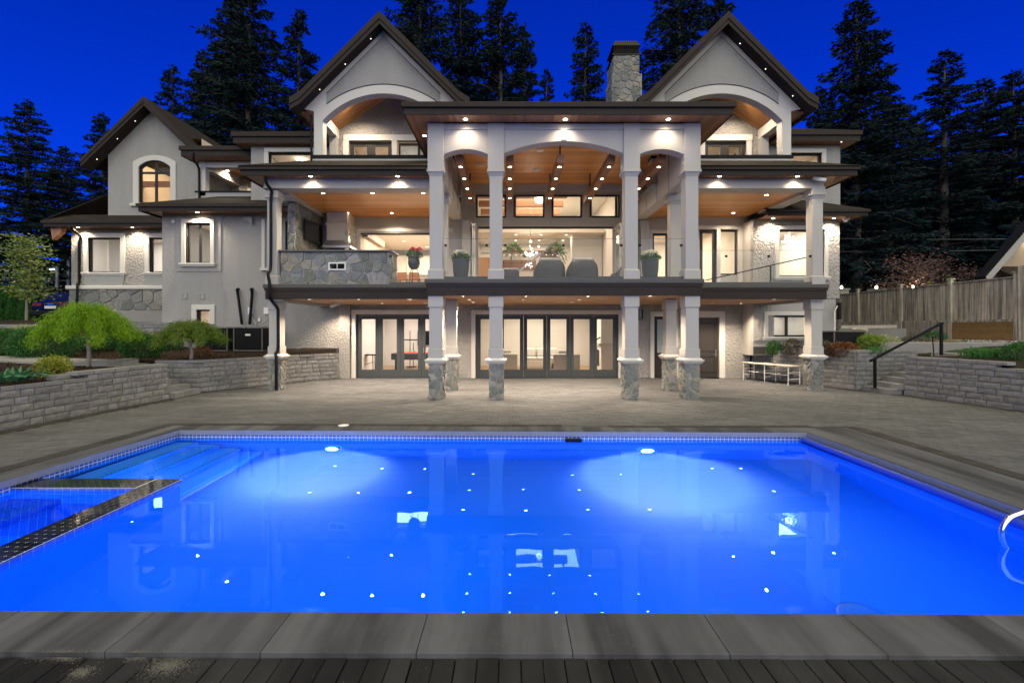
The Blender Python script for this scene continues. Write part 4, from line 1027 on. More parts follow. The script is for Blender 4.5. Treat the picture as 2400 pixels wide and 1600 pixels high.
# ---- outdoor kitchen half wall with stone face
YK = 13.78
k = MB().box(-6.93, -3.62, YK, YK+0.72, 3.19, 4.19).build('kitchen_wall', m_mortar, H)
stones(k, (-6.93, YK, 3.20), (1,0,0), (0,0,1), 3.31, 0.985, 0.30, 400, mask=lambda a, c: not (1.45 < a < 2.0 and 0.42 < c < 0.68))
stones(k, (-3.62, YK, 3.20), (0,1,0), (0,0,1), 0.72, 0.985, 0.28, 410)
MB().box(-7.05, -3.55, YK-0.09, YK+0.82, 4.19, 4.245).build('counter_top', simple('dark_granite', (0.06,0.06,0.062), 0.3, var=0.4, vs=60), k, bevel=0.01)
v = MB(); frame_ring(v, -5.47, -4.95, 3.64, 3.87, 0.035, YK-0.06, YK+0.0); v.box(-5.22, -5.20, YK-0.058, YK, 3.67, 3.84); v = v.build('vent', m_white, k)
bb = MB().box(-5.45, -4.97, YK-0.02, YK-0.012, 3.66, 3.85)
for q in range(7): bb.box(-5.45, -4.97, YK-0.045, YK-0.02, 3.68+q*0.025, 3.688+q*0.025)
bb.build('louvre', m_black, v)
# stone fin wall that carries the television
fw = MB().box(-7.22, -6.98, 14.8, 17.0, 3.19, 6.0).build('stone_wall', m_mortar, H)
stones(fw, (-6.98, 14.8, 3.9), (0,1,0), (0,0,1), 2.2, 2.1, 0.30, 420); stones(fw, (-7.22, 14.8, 3.9), (1,0,0), (0,0,1), 0.24, 2.1, 0.26, 421)
hood = MB().box(-6.62, -5.88, 16.45, YW, 5.05, 6.08).box(-6.66, -5.84, 16.41, YW, 5.62, 5.70).build('hood_chase', m_trim, H, bevel=0.01)
MB().frustum(-6.25, 16.80, 0.98, 0.86, 4.86, 0.74, 0.78, 5.05).box(-6.76, -5.74, 16.36, YW, 4.78, 4.86).build('range_hood', m_steel, hood)

# ---- curbs and glass railings
m_curb = simple('curb_metal', (0.05, 0.06, 0.062), 0.4)
def glass_run(x0, x1, y, z0, z1, n, tall=None):
    c = MB().box(x0, x1, y-0.06, y+0.06, 3.19, z0).build('railing_curb', m_curb, H)
    w = (x1-x0)/n
    for i in range(n):
        MB().box(x0+i*w+0.008, x0+(i+1)*w-0.008, y-0.006, y+0.006, z0, z1).build('railing_glass', m_rail_glass, c)
    MB().box(x0, x1, y-0.009, y+0.009, z1, z1+0.008).build('railing_edge', simple('glass_edge', (0.16, 0.20, 0.19), 0.2), c)
    m = MB()
    for i in range(n+1):
        xx = min(max(x0+i*w, x0+0.03), x1-0.03); m.box(xx-0.03, xx+0.03, y-0.025, y+0.025, z1-0.20, z1-0.14)
    m.build('railing_clamp', m_black, c)
for a, c, n in ((PC[0]+0.22, PC[1]-0.22, 1), (PC[1]+0.22, PC[2]-0.22, 2), (PC[2]+0.22, PC[3]-0.22, 1)): glass_run(a, c, 12.22, 3.27, 4.28, n)
glass_run(5.2, 9.02, 13.62, 3.26, 4.21, 3); glass_run(-3.60, -2.22, 13.62, 3.26, 4.21, 1)
c = MB().box(9.14, 9.26, 13.97, 16.4, 3.19, 3.26).build('railing_curb', m_curb, H); MB().box(9.194, 9.206, 13.98, 16.4, 3.26, 4.21).build('railing_glass', m_rail_glass, c)
MB().bar((9.1, 13.9, 4.06), (7.1, 16.5, 3.62), 0.03, 0.03).bar((8.45, 14.75, 3.2), (8.45, 14.75, 3.92), 0.03).build('stair_rail', m_black, H)

# ---- right wing
YR = 16.45
wR = (X(1825, YR), X(1931, YR), Z(648, YR), Z(538, YR)); wB = (X(1800, YR), X(1898, YR), Z(789, YR), Z(739, YR))
wall_holes(8.80, 11.92, 2.96, 5.82, YR, YR+0.2, [wR]).build('wing_wall', m_stucco, H); MB().box(8.80, 9.0, YR+0.2, YW, 0.9, 5.82).build('wing_return', m_paint, H)
wall_holes(8.80, 11.80, 0.9, 2.96, YR+0.03, YR+0.2, [wB]).build('wing_foundation', m_smooth, H)
MB().box(8.81, 9.55, YR-0.0, YR+0.03, 1.45, 2.95).build('wing_foundation_render', m_stucco, H)
MB().box(11.92-0.2, 11.92, YR+0.2, 24, 0.9, 5.82).build('wing_wall', m_stucco, H)
window(*wR, YR, 1, 1, 0.06, 0.13); window(*wB, YR+0.03, 2, 1, 0.06, 0.14)
b = MB()
for q in range(26): b.box(wB[0]+0.05, wB[1]-0.05, YR+0.23, YR+0.25, wB[2]+0.03+q*0.028, wB[2]+0.052+q*0.028)
b.build('window_blind', m_white, H, kind='stuff')
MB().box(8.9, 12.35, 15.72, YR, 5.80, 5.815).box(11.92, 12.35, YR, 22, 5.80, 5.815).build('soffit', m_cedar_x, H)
fascia(8.9, 12.37, 15.7, 22, 5.76, 5.97, 'r')
slab([(8.9, 15.66, 5.98), (12.42, 15.66, 5.98), (11.3, 17.3, 6.75), (8.9, 17.3, 6.75)], 0.05, 'wing_roof', m_shingle); slab([(12.42, 15.66, 5.98), (12.42, 22, 5.98), (11.3, 22, 6.75), (11.3, 17.3, 6.75)], 0.05, 'wing_roof', m_shingle)
for px in (1812.5, 1955): recessed(X(px, 16.2), 16.2, 5.80, 22, 0.05)
room(9.03, 11.66, YR+0.2, 19.8, 3.3, 5.75, power=34, col=(1.0, 0.88, 0.72)); room(9.05, 11.6, YR+0.26, 18.6, 1.1, 2.7, power=26)
# right upper block
YM = 17.3
wU = (X(1848, YM), X(1925, YM), 7.2, Z(359, YM))
wall_holes(8.7, 12.56, 6.0, 8.85, YM, YM+0.2, [wU]).build('upper_wall', m_stucco_fine, H); MB().box(12.36, 12.56, YM+0.2, 24, 5.9, 8.85).build('upper_wall', m_stucco_fine, H)
window(*wU, YM, 1, 1, 0.06, 0.16, False)
room(8.9, 12.3, YM+0.2, 20.5, 6.6, 8.8, power=24)
MB().box(8.9, 13.0, 16.92, YM, 8.85, 8.865).box(12.56, 13.0, YM, 24, 8.85, 8.865).build('soffit', m_cedar_x, H); fascia(8.9, 13.02, 16.9, 24, 8.82, 9.2, 'r')
slab([(8.7, 16.85, 9.21), (13.07, 16.85, 9.21), (11.2, 18.9, 10.2), (8.7, 18.9, 10.2)], 0.05, 'upper_roof', m_shingle); slab([(13.07, 16.85, 9.21), (13.07, 24, 9.21), (11.2, 24, 10.2), (11.2, 18.9, 10.2)], 0.05, 'upper_roof', m_shingle)
MB().ball((12.4, 17.02, 8.85), 0.02, 8, 5).build('soffit_led', m_bulb_small, H)
# left upper block
wV = (X(630, YM), X(735, YM), 7.2, Z(357, YM))
wall_holes(-9.84, -6.3, 6.2, 8.82, YM, YM+0.2, [wV]).build('upper_wall', m_stucco_fine, H)
window(*wV, YM, 1, 1, 0.06, 0.16, False)
room(-9.7, -6.4, YM+0.2, 20.5, 6.6, 8.8, power=24)
MB().box(-10.33, -6.2, 17.02, YM, 8.82, 8.835).box(-10.33, -9.84, YM, 20, 8.82, 8.835).build('soffit', m_cedar_x, H); fascia(-10.35, -6.2, 17.0, 20, 8.79, 9.2, 'l')
slab([(-10.4, 16.95, 9.21), (-6.2, 16.95, 9.21), (-6.2, 19, 10.1), (-8.4, 19, 10.1)], 0.05, 'upper_roof', m_shingle); slab([(-10.4, 16.95, 9.21), (-8.4, 19, 10.1), (-8.4, 24, 10.1), (-10.4, 24, 9.21)], 0.05, 'upper_roof', m_shingle)
MB().box(-9.84, -9.64, YM+0.2, 22, 6.2, 8.82).build('upper_wall', m_stucco_fine, H)

# ---- left porch between the blocks
YP = 18.3
MB().box(X(482, YP), -9.84, YP, YP+0.2, 8.34, 8.58).box(X(467, YP), X(482, YP), YP-0.02, YP+0.22, 7.2, 8.58).build('porch_beam', m_trim, H)
MB().box(-12.6, -9.84, YP-0.02, YP+0.15, 6.6, 7.33).build('porch_parapet', m_smooth, H); MB().box(-12.65, -9.84, YP-0.05, YP+0.18, 7.33, 7.39).build('parapet_cap', m_black, H)
MB().box(-12.77, -9.84, 17.72, 21.5, 8.60, 8.615).build('soffit', m_cedar_x, H); fascia(-12.8, -9.86, 17.7, 21.5, 8.57, 8.95, 'l')
slab([(-12.85, 17.65, 8.96), (-9.85, 17.65, 8.96), (-9.85, 19.6, 9.7), (-11.6, 19.6, 9.7)], 0.05, 'porch_roof', m_shingle)
MB().box(-12.7, -12.5, YP+0.2, 20.4, 6.6, 8.6).build('porch_side_wall', m_stucco, H)
wp = (-11.6, -10.2, 6.7, 8.0)
wall_holes(-12.7, -9.6, 6.6, 8.6, 20.4, 20.6, [wp]).build('porch_back_wall', m_stucco, H); window(*wp, 20.4, 2, 1, 0.09, 0.14, False); room(-12.6, -9.7, 20.6, 22.5, 6.6, 8.5, power=12)
MB().box(-12.4, -12.1, 18.5, 20.4, 8.25, 8.6).build('porch_side_beam', m_trim, H)
yy = 19.4; recessed(X(533, yy), yy, 8.60, 24, 0.06, 130)

# ---- grey box
YG = 17.2
wG = (X(437, YG), X(495.5, YG), Z(617, YG), Z(523, YG)); wS = (X(461.6, YG), X(493.5, YG), Z(760, YG), Z(725.6, YG))
wall_holes(-13.14, -8.1, 0.8, 6.2, YG, YG+0.2, [wG, wS]).build('side_block_wall', m_stucco_fine, H); MB().box(-8.1, -6.42, YG, YG+0.2, 0.8, 6.2).build('side_block_wall', m_stucco, H)
MB().box(-13.14, -12.94, YG+0.2, 20.4, 0.8, 6.2).build('side_block_wall', m_stucco_fine, H)
wall_holes(X(415, YG), X(519, YG), Z(636, YG), 6.2, YG-0.03, YG, [wG]).build('raised_panel', m_stucco_fine, H)
window(*wG, YG-0.03, 2, 1, 0.055, 0.15); window(*wS, YG, 1, 1, 0.05, 0.18, False)
room(-13.0, -7.5, YG+0.2, 20.2, 3.4, 6.1, power=38, col=(1, 0.9, 0.78)); room(-12.6, -10.5, YG+0.2, 18.6, 1.6, 2.8, power=5, col=(1, .78, .6))
MB().box(-13.5, -7.3, 16.57, YG, 6.20, 6.215).box(-13.5, -13.14, YG, 20, 6.20, 6.215).build('soffit', m_cedar_x, H); fascia(-13.52, -7.35, 16.55, 20, 6.13, 6.40, 'l')
slab([(-13.58, 16.5, 6.41), (-7.3, 16.5, 6.41), (-7.3, 18.35, 7.2), (-11.6, 18.35, 7.2)], 0.05, 'side_roof', m_shingle)
slab([(-13.58, 16.5, 6.41), (-11.6, 18.35, 7.2), (-11.6, 20.3, 7.2), (-13.58, 20.3, 6.41)], 0.05, 'side_roof', m_shingle)
recessed(X(460, 16.85), 16.9, 6.20, 24, 0.055)
wt = (X(622, YG), X(668, YG), Z(628, YG), Z(514, YG))
MB().box(wt[0]-0.12, wt[0], YG-0.06, YG, wt[2], wt[3]).box(wt[0]-0.16, wt[0]+0.4, YG-0.1, YG, wt[2]-0.1, wt[2]).build('window_trim', m_trim, H)
# ---- left wing and its gable
YL = 20.4
w1 = (X(207.5, YL), X(283, YL), Z(638.5, YL), Z(557, YL)); w2 = (X(351, YL), X(420, YL), Z(638.5, YL), Z(557, YL))
wall_holes(X(167, YL), -12.94, 3.70, 6.34, YL, YL+0.2, [w1, w2]).build('left_wing_wall', m_stucco, H)
window(*w1, YL, 1, 1, 0.06, 0.2); window(*w2, YL, 1, 1, 0.06, 0.2)
for w_ in (w1, w2): MB().prism([(w_[0]-0.2, w_[2]-0.13), (w_[1]+0.2, w_[2]-0.13), (w_[1]+0.12, 3.80), (w_[0]-0.12, 3.80)][::-1], 'xz', YL-0.05, YL).build('window_apron', m_smooth, H)
MB().box(X(161, YL), -12.94, YL-0.18, YL+0.1, 3.62, 3.78).build('stone_ledge', m_trim, H, bevel=0.02)
sb = MB().box(X(167, YL), -12.94, YL-0.08, YL+0.1, 1.6, 3.62).build('stone_base', m_mortar, H)
stones(sb, (X(167, YL), YL-0.08, 2.68), (1,0,0), (0,0,1), -12.94-X(167, YL), 0.93, 0.52, 430, mortar=0.03, thick=0.05)
MB().box(X(167, YL)-0.0, -12.94, YL-0.14, YL-0.08, 1.6, 2.66).build('concrete_footing', m_conc, H)
room(X(175, YL), -13.4, YL+0.2, 23.5, 3.3, 6.3, power=46, col=(1, 0.93, 0.86))
ptn = MB().box(-19.3, -18.5, 21.9, 22.0, 3.3, 6.28).build('partition', m_white_int, H)
MB().box(-20.2, -13.0, 19.72, YL, 6.34, 6.355).box(-20.2, X(167, YL), YL, 24, 6.34, 6.355).build('soffit', m_cedar_x, H); fascia(-20.22, -12.9, 19.7, 24, 6.27, 6.52, 'l')
slab([(-20.28, 19.65, 6.53), (-12.9, 19.65, 6.53), (-12.9, 20.35, 6.95), (-19.9, 20.35, 6.95)], 0.05, 'left_wing_roof', m_shingle)
slab([(-20.28, 19.65, 6.53), (-17.9, 21.4, 8.6), (-17.9, 25, 8.6), (-20.28, 25, 6.53)], 0.05, 'left_wing_roof', m_shingle)
MB().prism([(-20.1, 6.33), (-19.6, 6.33), (-19.6, 6.1), (-20.0, 5.75)], 'xz', 19.9, 20.1).build('eave_bracket', m_cedar_x, H)
for px in (180, 308): recessed(X(px, 20.05), 20.1, 6.34, 26, 0.055)
cg, hg, ag = -15.87, 1.98, 11.67
gw = (X(327, 20.3), X(401.7, 20.3)); gz0, gzs, gzc = Z(477, 20.3), Z(392, 20.3), Z(376.5, 20.3)
YGB = 20.28
wall_holes(cg-2.03, cg+2.03, 6.6, gzs, YGB, YGB+0.2, [(gw[0], gw[1], gz0, gzs)]).build('gable_wall', m_stucco_fine, H)
xm = (gw[0]+gw[1])/2; hwid = (gw[1]-gw[0])/2; rise = gzc-gzs; rad = (hwid**2+rise**2)/(2*rise); czz = gzc-rad
def arcz(x): return czz + math.sqrt(max(0, rad*rad-(x-xm)**2))
b = MB(); n = 16; xs = [cg-2.03] + [gw[0]+(gw[1]-gw[0])*i/n for i in range(n+1)] + [cg+2.03]; xs = sorted(set(xs + [cg]))
def gtop(x): return ag - abs(x-cg)*1.0
for xa, xb in zip(xs, xs[1:]):
    za = arcz(xa) if gw[0] <= xa <= gw[1] and gw[0] <= xb <= gw[1] else gzs; zb = arcz(xb) if gw[0] <= xa <= gw[1] and gw[0] <= xb <= gw[1] else gzs
    b.add([(xa,YGB,za),(xb,YGB,zb),(xb,YGB,gtop(xb)),(xa,YGB,gtop(xa)),(xa,YGB+.2,za),(xb,YGB+.2,zb)], [(0,1,2,3),(4,5,1,0)])
b.build('gable_wall', m_stucco_fine, H)
lo = [(gw[0], gz0)] + [(gw[0]+(gw[1]-gw[0])*i/n, arcz(gw[0]+(gw[1]-gw[0])*i/n)) for i in range(n+1)] + [(gw[1], gz0)]
def offs(k): return [(gw[0]-k, gz0)] + [(xm+(x-xm)*(1+k/hwid), z+k*0.9) for x, z in lo[1:-1]] + [(gw[1]+k, gz0)]
def arch_band(o, i, y0, y1):
    b = MB()
    for (a, c), (p, q) in zip(zip(o, o[1:]), zip(i, i[1:])):
        b.add([(a[0],y0,a[1]),(c[0],y0,c[1]),(q[0],y0,q[1]),(p[0],y0,p[1]),(a[0],y1,a[1]),(c[0],y1,c[1]),(q[0],y1,q[1]),(p[0],y1,p[1])], [(0,1,2,3),(7,6,5,4),(0,4,5,1),(3,2,6,7)])
    return b
fr = arch_band(offs(0.0), offs(-0.07), YGB+0.05, YGB+0.11); fr.box(xm-0.05, xm+0.05, YGB+0.052, YGB+0.108, gz0, gzc-0.06).box(gw[0]+0.05, gw[1]-0.05, YGB+0.054, YGB+0.106, Z(407, 20.3), Z(402, 20.3)).box(gw[0]+.05, gw[1]-.05, YGB+.054, YGB+.106, gz0, gz0+0.07)
aw = fr.build('arched_window', m_frame, H)
arch_band(offs(0.24), offs(0.0), YGB-0.06, YGB+0.05).build('trim', m_trim, aw); MB().box(gw[0]-0.34, gw[1]+0.34, YGB-0.12, YGB+0.05, gz0-0.13, gz0).build('sill', m_trim, aw)
MB().box(gw[0]+0.03, xm-0.03, YGB+0.075, YGB+0.083, gz0+0.03, gzs).box(xm+0.03, gw[1]-0.03, YGB+0.075, YGB+0.083, gz0+0.03, gzs).build('pane', m_glass, aw)
room(cg-2.0, cg+2.0, YGB+0.2, 24, 6.7, 10.4, wall=simple('cream_paint', (0.72, 0.60, 0.47), 0.7, var=0.02), power=40, col=(1.0, 0.80, 0.55))
MB().box(cg-2.0, cg+2.0, 22.0, 22.25, 8.75, 8.98).build('ceiling_beam', m_beam, H)
yr = 19.75; rz = 11.93
for s in (-1, 1):
    wx = 2.75 if s < 0 else 2.35
    slab([(cg, yr, rz), (cg+s*wx, yr, rz-wx), (cg+s*wx, 25, rz-wx), (cg, 25, rz)], 0.10, 'roof', m_shingle)
    b = MB()
    for hgt, ya, yb2 in ((0.30, yr-0.02, yr+0.03), (0.14, yr-0.05, yr-0.02)):
        b.add([(cg,ya,rz),(cg+s*wx,ya,rz-wx),(cg+s*wx,ya,rz-wx-hgt),(cg,ya,rz-hgt-0.1),(cg,yb2,rz),(cg+s*wx,yb2,rz-wx),(cg+s*wx,yb2,rz-wx-hgt),(cg,yb2,rz-hgt-0.1)], [(0,1,2,3),(7,6,5,4),(3,2,6,7),(0,4,5,1),(1,5,6,2)])
    b.build('barge_board', m_fascia, H, fix=True)
    MB().add([(cg,yr+0.03,rz-0.30),(cg+s*wx,yr+0.03,rz-0.30-wx),(cg+s*wx,YGB+0.02,rz-0.30-wx),(cg,YGB+0.02,rz-0.30)], [(0,1,2,3)]).build('rake_soffit', m_fascia, H)
for q in (0.62, 1.4, 2.3): MB().ball((cg-q, YGB-0.25, rz-0.32-q), 0.014, 8, 5).build('rake_led', m_bulb_small, H)
# ---- small things fixed to the walls
def downpipe(pts, r=0.035, label=None):
    MB().tube(smooth_path(pts, 4), r, 8).build('downpipe', m_black, H)
downpipe([(X(622,13.3), 13.3, 6.33), (X(624,13.35), 13.35, 6.15), (X(634,13.45), 13.5, 5.95), (X(634,13.5), 13.52, 5.7), (X(635,13.52), 13.52, 4.4), (X(634,13.5), 13.5, 3.65), (X(629,13.4), 13.38, 3.5), (X(629,13.3), 13.36, 3.2), (X(630,13.3), 13.34, 2.85), (X(635,13.4), 13.45, 2.70), (X(649,13.7), 13.72, 2.50), (X(650,13.7), 13.74, 2.3), (X(650,13.7), 13.74, 1.3), (X(646,13.7), 13.70, 1.12), (X(645,13.6), 13.66, 0.95), (X(645,13.6), 13.66, 0.02)], 0.045)
downpipe([(X(729, 14.35), 14.35, 8.6), (X(729, 14.35), 14.35, 8.4), (X(730, 14.35), 14.35, 6.9)], 0.035)
downpipe([(X(165,19.8), 19.8, 6.3), (X(169,19.9), 20.0, 6.15), (X(183,20.2), 20.3, 5.95), (X(184,20.3), 20.32, 5.6), (X(184,20.3), 20.32, 3.9), (X(180,20.1), 20.12, 3.75), (X(180,20.1), 20.12, 2.2)], 0.05)
downpipe([(X(450,17.6), 17.68, 8.7), (X(452,17.7), 17.75, 8.45), (X(465,18.2), 18.2, 8.3), (X(466,18.2), 18.22, 8.0), (X(466,18.2), 18.22, 6.9)], 0.04)
downpipe([(X(668,17.0), 17.1, 5.9), (X(668,17.0), 17.1, 3.3)], 0.04)
MB().ball((X(408, YG), YG-0.04, Z(520, YG)), 0.07, 12, 8).build('motion_sensor', m_white, H)
MB().prism([(-0.2, 0.12), (0.12, 0.12), (0.12, -0.16), (-0.02, -0.05), (-0.2, 0.02)], 'xz', 0, 0.16).build('exhaust_hood', m_smooth, H, loc=(X(588, YG), YG-0.16, Z(518, YG)))
for px, py in ((433, 693), (474, 694)):
    b = MB(); frame_ring(b, -0.1, 0.1, -0.1, 0.1, 0.025, -0.03, 0); b.box(-0.07, 0.07, -0.01, 0, -0.07, 0.07); b.build('wall_outlet', m_smooth, H, loc=(X(px, YG), YG, Z(py, YG)))
for px in (589, 626):
    MB().box(-0.09, 0.09, -0.08, 0, -0.12, 0.12).build('junction_box', m_white, H, loc=(X(px, YG), YG, Z(728, YG)))
MB().box(-0.04, 0.04, -0.06, 0, -0.06, 0.06).build('wall_socket', m_white, H, loc=(X(609, YG), YG, Z(749, YG)))
for px0, px1 in ((557, 565), (590, 583)):
    MB().tube(smooth_path([(X(px0, 17.15), 17.2, Z(677, 17.15)), (X(px0, 17.1), 17.05, Z(679, 17.1)), (X(px0, 17.1)+0.02, 17.08, Z(690, 17.1)), (X(px1, 17.0), 17.05, Z(760, 17.0))], 4), 0.05, 8).build('line_set', m_black, H)
for a, c in ((589, 604), (626, 613)):
    MB().tube(smooth_path([(X(a, 17.1), 17.12, Z(735, 17.1)), (X(a, 17.1)+0.05, 17.1, Z(745, 17.1)), (X(c, 17.0), 16.9, Z(762, 17.0))], 4), 0.018, 6).build('conduit', m_smooth, H)
def cam_dome(x, y, z, d):
    MB().box(x-0.09, x+0.09, y-0.07, y+0.07, z-0.10, z).bar((x, y, z-0.08), (x+d*0.16, y-0.16, z-0.16), 0.09, 0.09).build('security_camera', m_white, H, bevel=0.01)
cam_dome(X(1916, 13.4), 13.42, SZ, 1); cam_dome(X(1984, 16.1), 16.1, 5.80, -1); cam_dome(X(789, 15.6), 15.6, UN, -1)
MB().box(-0.07, 0.07, -0.10, 0, -0.19, 0.19).build('wall_sconce', m_glass, H, loc=(X(1500, YW), YW-0.005, Z(737, YW)))
sconce = MB(); frame_ring(sconce, -0.08, 0.08, -0.2, 0.2, 0.018, -0.11, 0); sconce.build('sconce_frame', m_black, H, loc=(X(1500, YW), YW-0.003, Z(737, YW)))
# dark membrane strips where walls meet the beds, roof body behind
MB().box(-7.9, -6.42, 17.15, 17.2, 0.95, 1.14).build('membrane', m_core, H); MB().box(8.8, 12, YR-0.03, YR+0.02, 0.95, 1.22).build('membrane', m_core, H)
MB().box(-7.0, 9.0, 24.8, 27, 0, 9.0).box(-20, -7, 24.2, 26, 2, 8).build('rear_body', m_stucco_fine, H)
slab([(-6.9, 15.9, 9.2), (9.3, 15.9, 9.2), (7, 20, 11.2), (-5, 20, 11.2)], 0.1, 'main_roof', m_shingle); slab([(-5, 20, 11.2), (7, 20, 11.2), (9.3, 27, 8.8), (-6.9, 27, 8.8)], 0.1, 'main_roof', m_shingle)
# ------------------------------------------------------------------ rooms behind the big openings
room(-6.2, -1.75, YW+0.2, 22.6, 0.02, 2.74, power=62, col=(1.0, 0.88, 0.78)); room(-1.6, 4.5, YW+0.2, 22.6, 0.02, 2.74, power=68, col=(1.0, 0.84, 0.66))
room(4.7, 8.6, YW+0.2, 20.0, 0.02, 2.74, power=10)
room(-6.3, -1.75, YW+0.2, 24.5, 3.19, 6.0, power=110, col=(1.0, 0.82, 0.60)); room(-1.65, 4.5, YW+0.2, 24.5, 3.19, 7.9, power=92, col=(1.0, 0.80, 0.58))
room(4.65, 8.65, YW+0.2, 22.0, 3.19, 6.0, power=60, col=(1.0, 0.80, 0.58))
for xa, xb in ((-1.735, -1.665), (4.515, 4.635)): MB().box(xa, xb, YW+0.21, 24.4, 0.05, 7.8).build('partition', m_white_int, H)
# ceiling downlights inside
for x, y in ((-5.0, 19.0), (-3.6, 19.0), (-5.0, 21.5), (-3.4, 21.5), (-2.6, 20.2), (-4.2, 23)): recessed(x, y, 5.995, 0, 0.07, lens=m_bulb_small)
for x, y in ((-4.6, 19.2), (-3.0, 20.4), (-0.6, 19.0), (0.7, 20.6), (2.6, 19.4)): recessed(x, y, 2.735, 0, 0.07, lens=m_bulb_small)
MB().box(-5.75, -5.5, 17.6, 20.0, 5.42, 5.68).build('kitchen_beam', m_beam, H); MB().box(-6.25, -5.70, YW+0.21, YW+0.5, 3.19, 5.45).build('wood_jamb', planks('warm_oak', 2, 3, (0.42, 0.22, 0.10), (0.6, 0.36, 0.18), 0.5), H)
for k in range(3): MB().box(-1.4, 2.4, 19.0+k*1.4, 19.22+k*1.4, 7.35, 7.6).build('ceiling_beam', m_beam, H)
MB().box(-1.6, 4.45, 21.3, 24.4, 6.36, 6.5).build('dropped_ceiling', m_white_int, H)
area('kitchen_lamp', (1.0, 22.9, 6.33), 150, 4.0, 2.0, H)
for x in (-0.9, 0.3, 1.5, 2.7):
    for y in (21.8, 23.2): recessed(x, y, 6.36, 0, 0.07, lens=m_bulb_small)
for k in range(9): MB().ball((-0.3+k*0.3, 22.50, 5.5), 0.018, 6, 4).build('shelf_led', m_bulb_small, H)
for k in range(4): MB().box(-1.6+k*0.02, 2.9, 24.42-k*0.0, 24.46, 4.4+k*0.5, 4.43+k*0.5).build('wall_board_line', m_smooth, H)
# kitchen cabinets and wall oven
kc = MB()
for k in range(6): kc.box(-6.2+k*0.74, -6.2+k*0.74+0.72, 23.7, 24.45, 3.2, 4.1).box(-6.2+k*0.74, -6.2+k*0.74+0.72, 24.0, 24.45, 4.7, 5.7)
kc.build('cabinet', m_white, H, bevel=0.01)
MB().box(-3.6, -3.0, 22.6, 22.7, 3.75, 4.45).box(-3.55, -3.05, 22.58, 22.6, 3.8, 4.05).build('wall_oven', m_black, H)
MB().box(-3.8, -2.6, 22.7, 23.3, 3.2, 5.6).build('oven_cabinet', m_white, H)
isl = MB().box(-5.6, -2.6, 19.9, 20.8, 3.2, 4.05).box(-5.7, -2.5, 19.8, 20.9, 4.05, 4.11).build('kitchen_island', m_white, H)
# great room: gallery half wall, stairs, cupboards
MB().box(-0.4, 2.3, 22.6, 22.75, 3.2, 5.62).build('gallery_wall', m_white_int, H); MB().box(-0.45, 2.35, 22.45, 22.85, 5.62, 5.71).build('gallery_cap', m_walnut, H)
MB().box(1.5, 2.3, 22.5, 22.58, 4.6, 5.56).box(-0.35, 1.3, 22.52, 22.58, 4.75, 5.25).build('gallery_panel', m_walnut, H)
MB().box(-1.6, -0.5, 22.0, 22.2, 3.2, 5.3).build('warm_cabinet', planks('honey_oak', 2, 4, (0.5, 0.28, 0.12), (0.62, 0.38, 0.19), 0.5), H)
cup = MB().box(3.0, 4.48, 22.0, 22.5, 3.2, 6.7).build('tall_cupboard', m_white, H)
for i in range(3):
    for k in range(4):
        p = MB(); frame_ring(p, 3.05+i*0.49, 3.05+i*0.49+0.42, 3.3+k*0.85, 3.3+k*0.85+0.74, 0.05, 21.975, 22.0); p.build('cupboard_moulding', m_white, cup)
st = MB()
for k in range(9): st.box(0.1+k*0.22, 0.4+k*0.22, 20.2, 21.3, 3.2+k*0.17-0.03, 3.25+k*0.17+0.02)
st.build('stair_tread', m_oak, H)
MB().bar((0.25, 20.2, 4.3), (2.1, 20.2, 5.72), 0.06, 0.06).build('stair_handrail', m_steel, H)
MB().add([(0.25,20.2,3.3),(2.1,20.2,4.72),(2.1,20.2,5.70),(0.25,20.2,4.28)], [(0,1,2,3)]).build('stair_glass', m_rail_glass, H)
# chandeliers
m_crystal = emit('crystal_glow', (1.0, 0.86, 0.66), 9.0); m_globe = emit('globe_glow', (1.0, 0.88, 0.72), 6.0)
def crystal(label, c, r, n, seed, mat, pw, zt, sz=1.0):
    r_ = random.Random(seed); t = thing('chandelier', c, label, 'chandelier'); b = MB(); a = MB()
    for _ in range(n):
        d = Vector((r_.gauss(0,1), r_.gauss(0,1), r_.gauss(0,1)*sz)).normalized()*r*r_.uniform(0.55, 1.0); p = Vector(c)+Vector((d.x, d.y, d.z*sz))
        b.ball(p, r*r_.uniform(0.07, 0.14), 6, 4); a.tube([c, tuple(p)], r*0.015, 3)
    b.build('crystal', mat, t); a.tube([c, (c[0], c[1], zt)], 0.012, 5); a.build('arms', m_steel, t)
    point('chandelier_lamp', c, pw, t, rad=0.12)
crystal('sparkling crystal chandelier behind the high clerestory windows', (X(1264, 18.9), 18.9, Z(467, 18.9)), 0.20, 70, 1, m_crystal, 12, 7.9)
crystal('cluster of glowing glass globes hanging over the stairs inside', (X(1244, 21.3), 21.3, Z(582, 21.3)), 0.42, 16, 2, m_globe, 25, 7.9)
crystal('diamond shaped glowing chandelier in the right wing window', (X(1850, 17.8), 17.8, Z(567, 17.8)), 0.27, 60, 3, m_crystal, 18, 5.75, 1.3)
crystal('small bright chandelier at the top of the left upper window', (X(705, 18.6), 18.6, Z(378, 18.6)), 0.22, 30, 4, m_crystal, 12, 8.8)
crystal('small globe pendant low behind the middle terrace opening', (X(1240, 19.0), 19.0, Z(622, 19.0)), 0.16, 12, 5, m_globe, 4, 5.0)

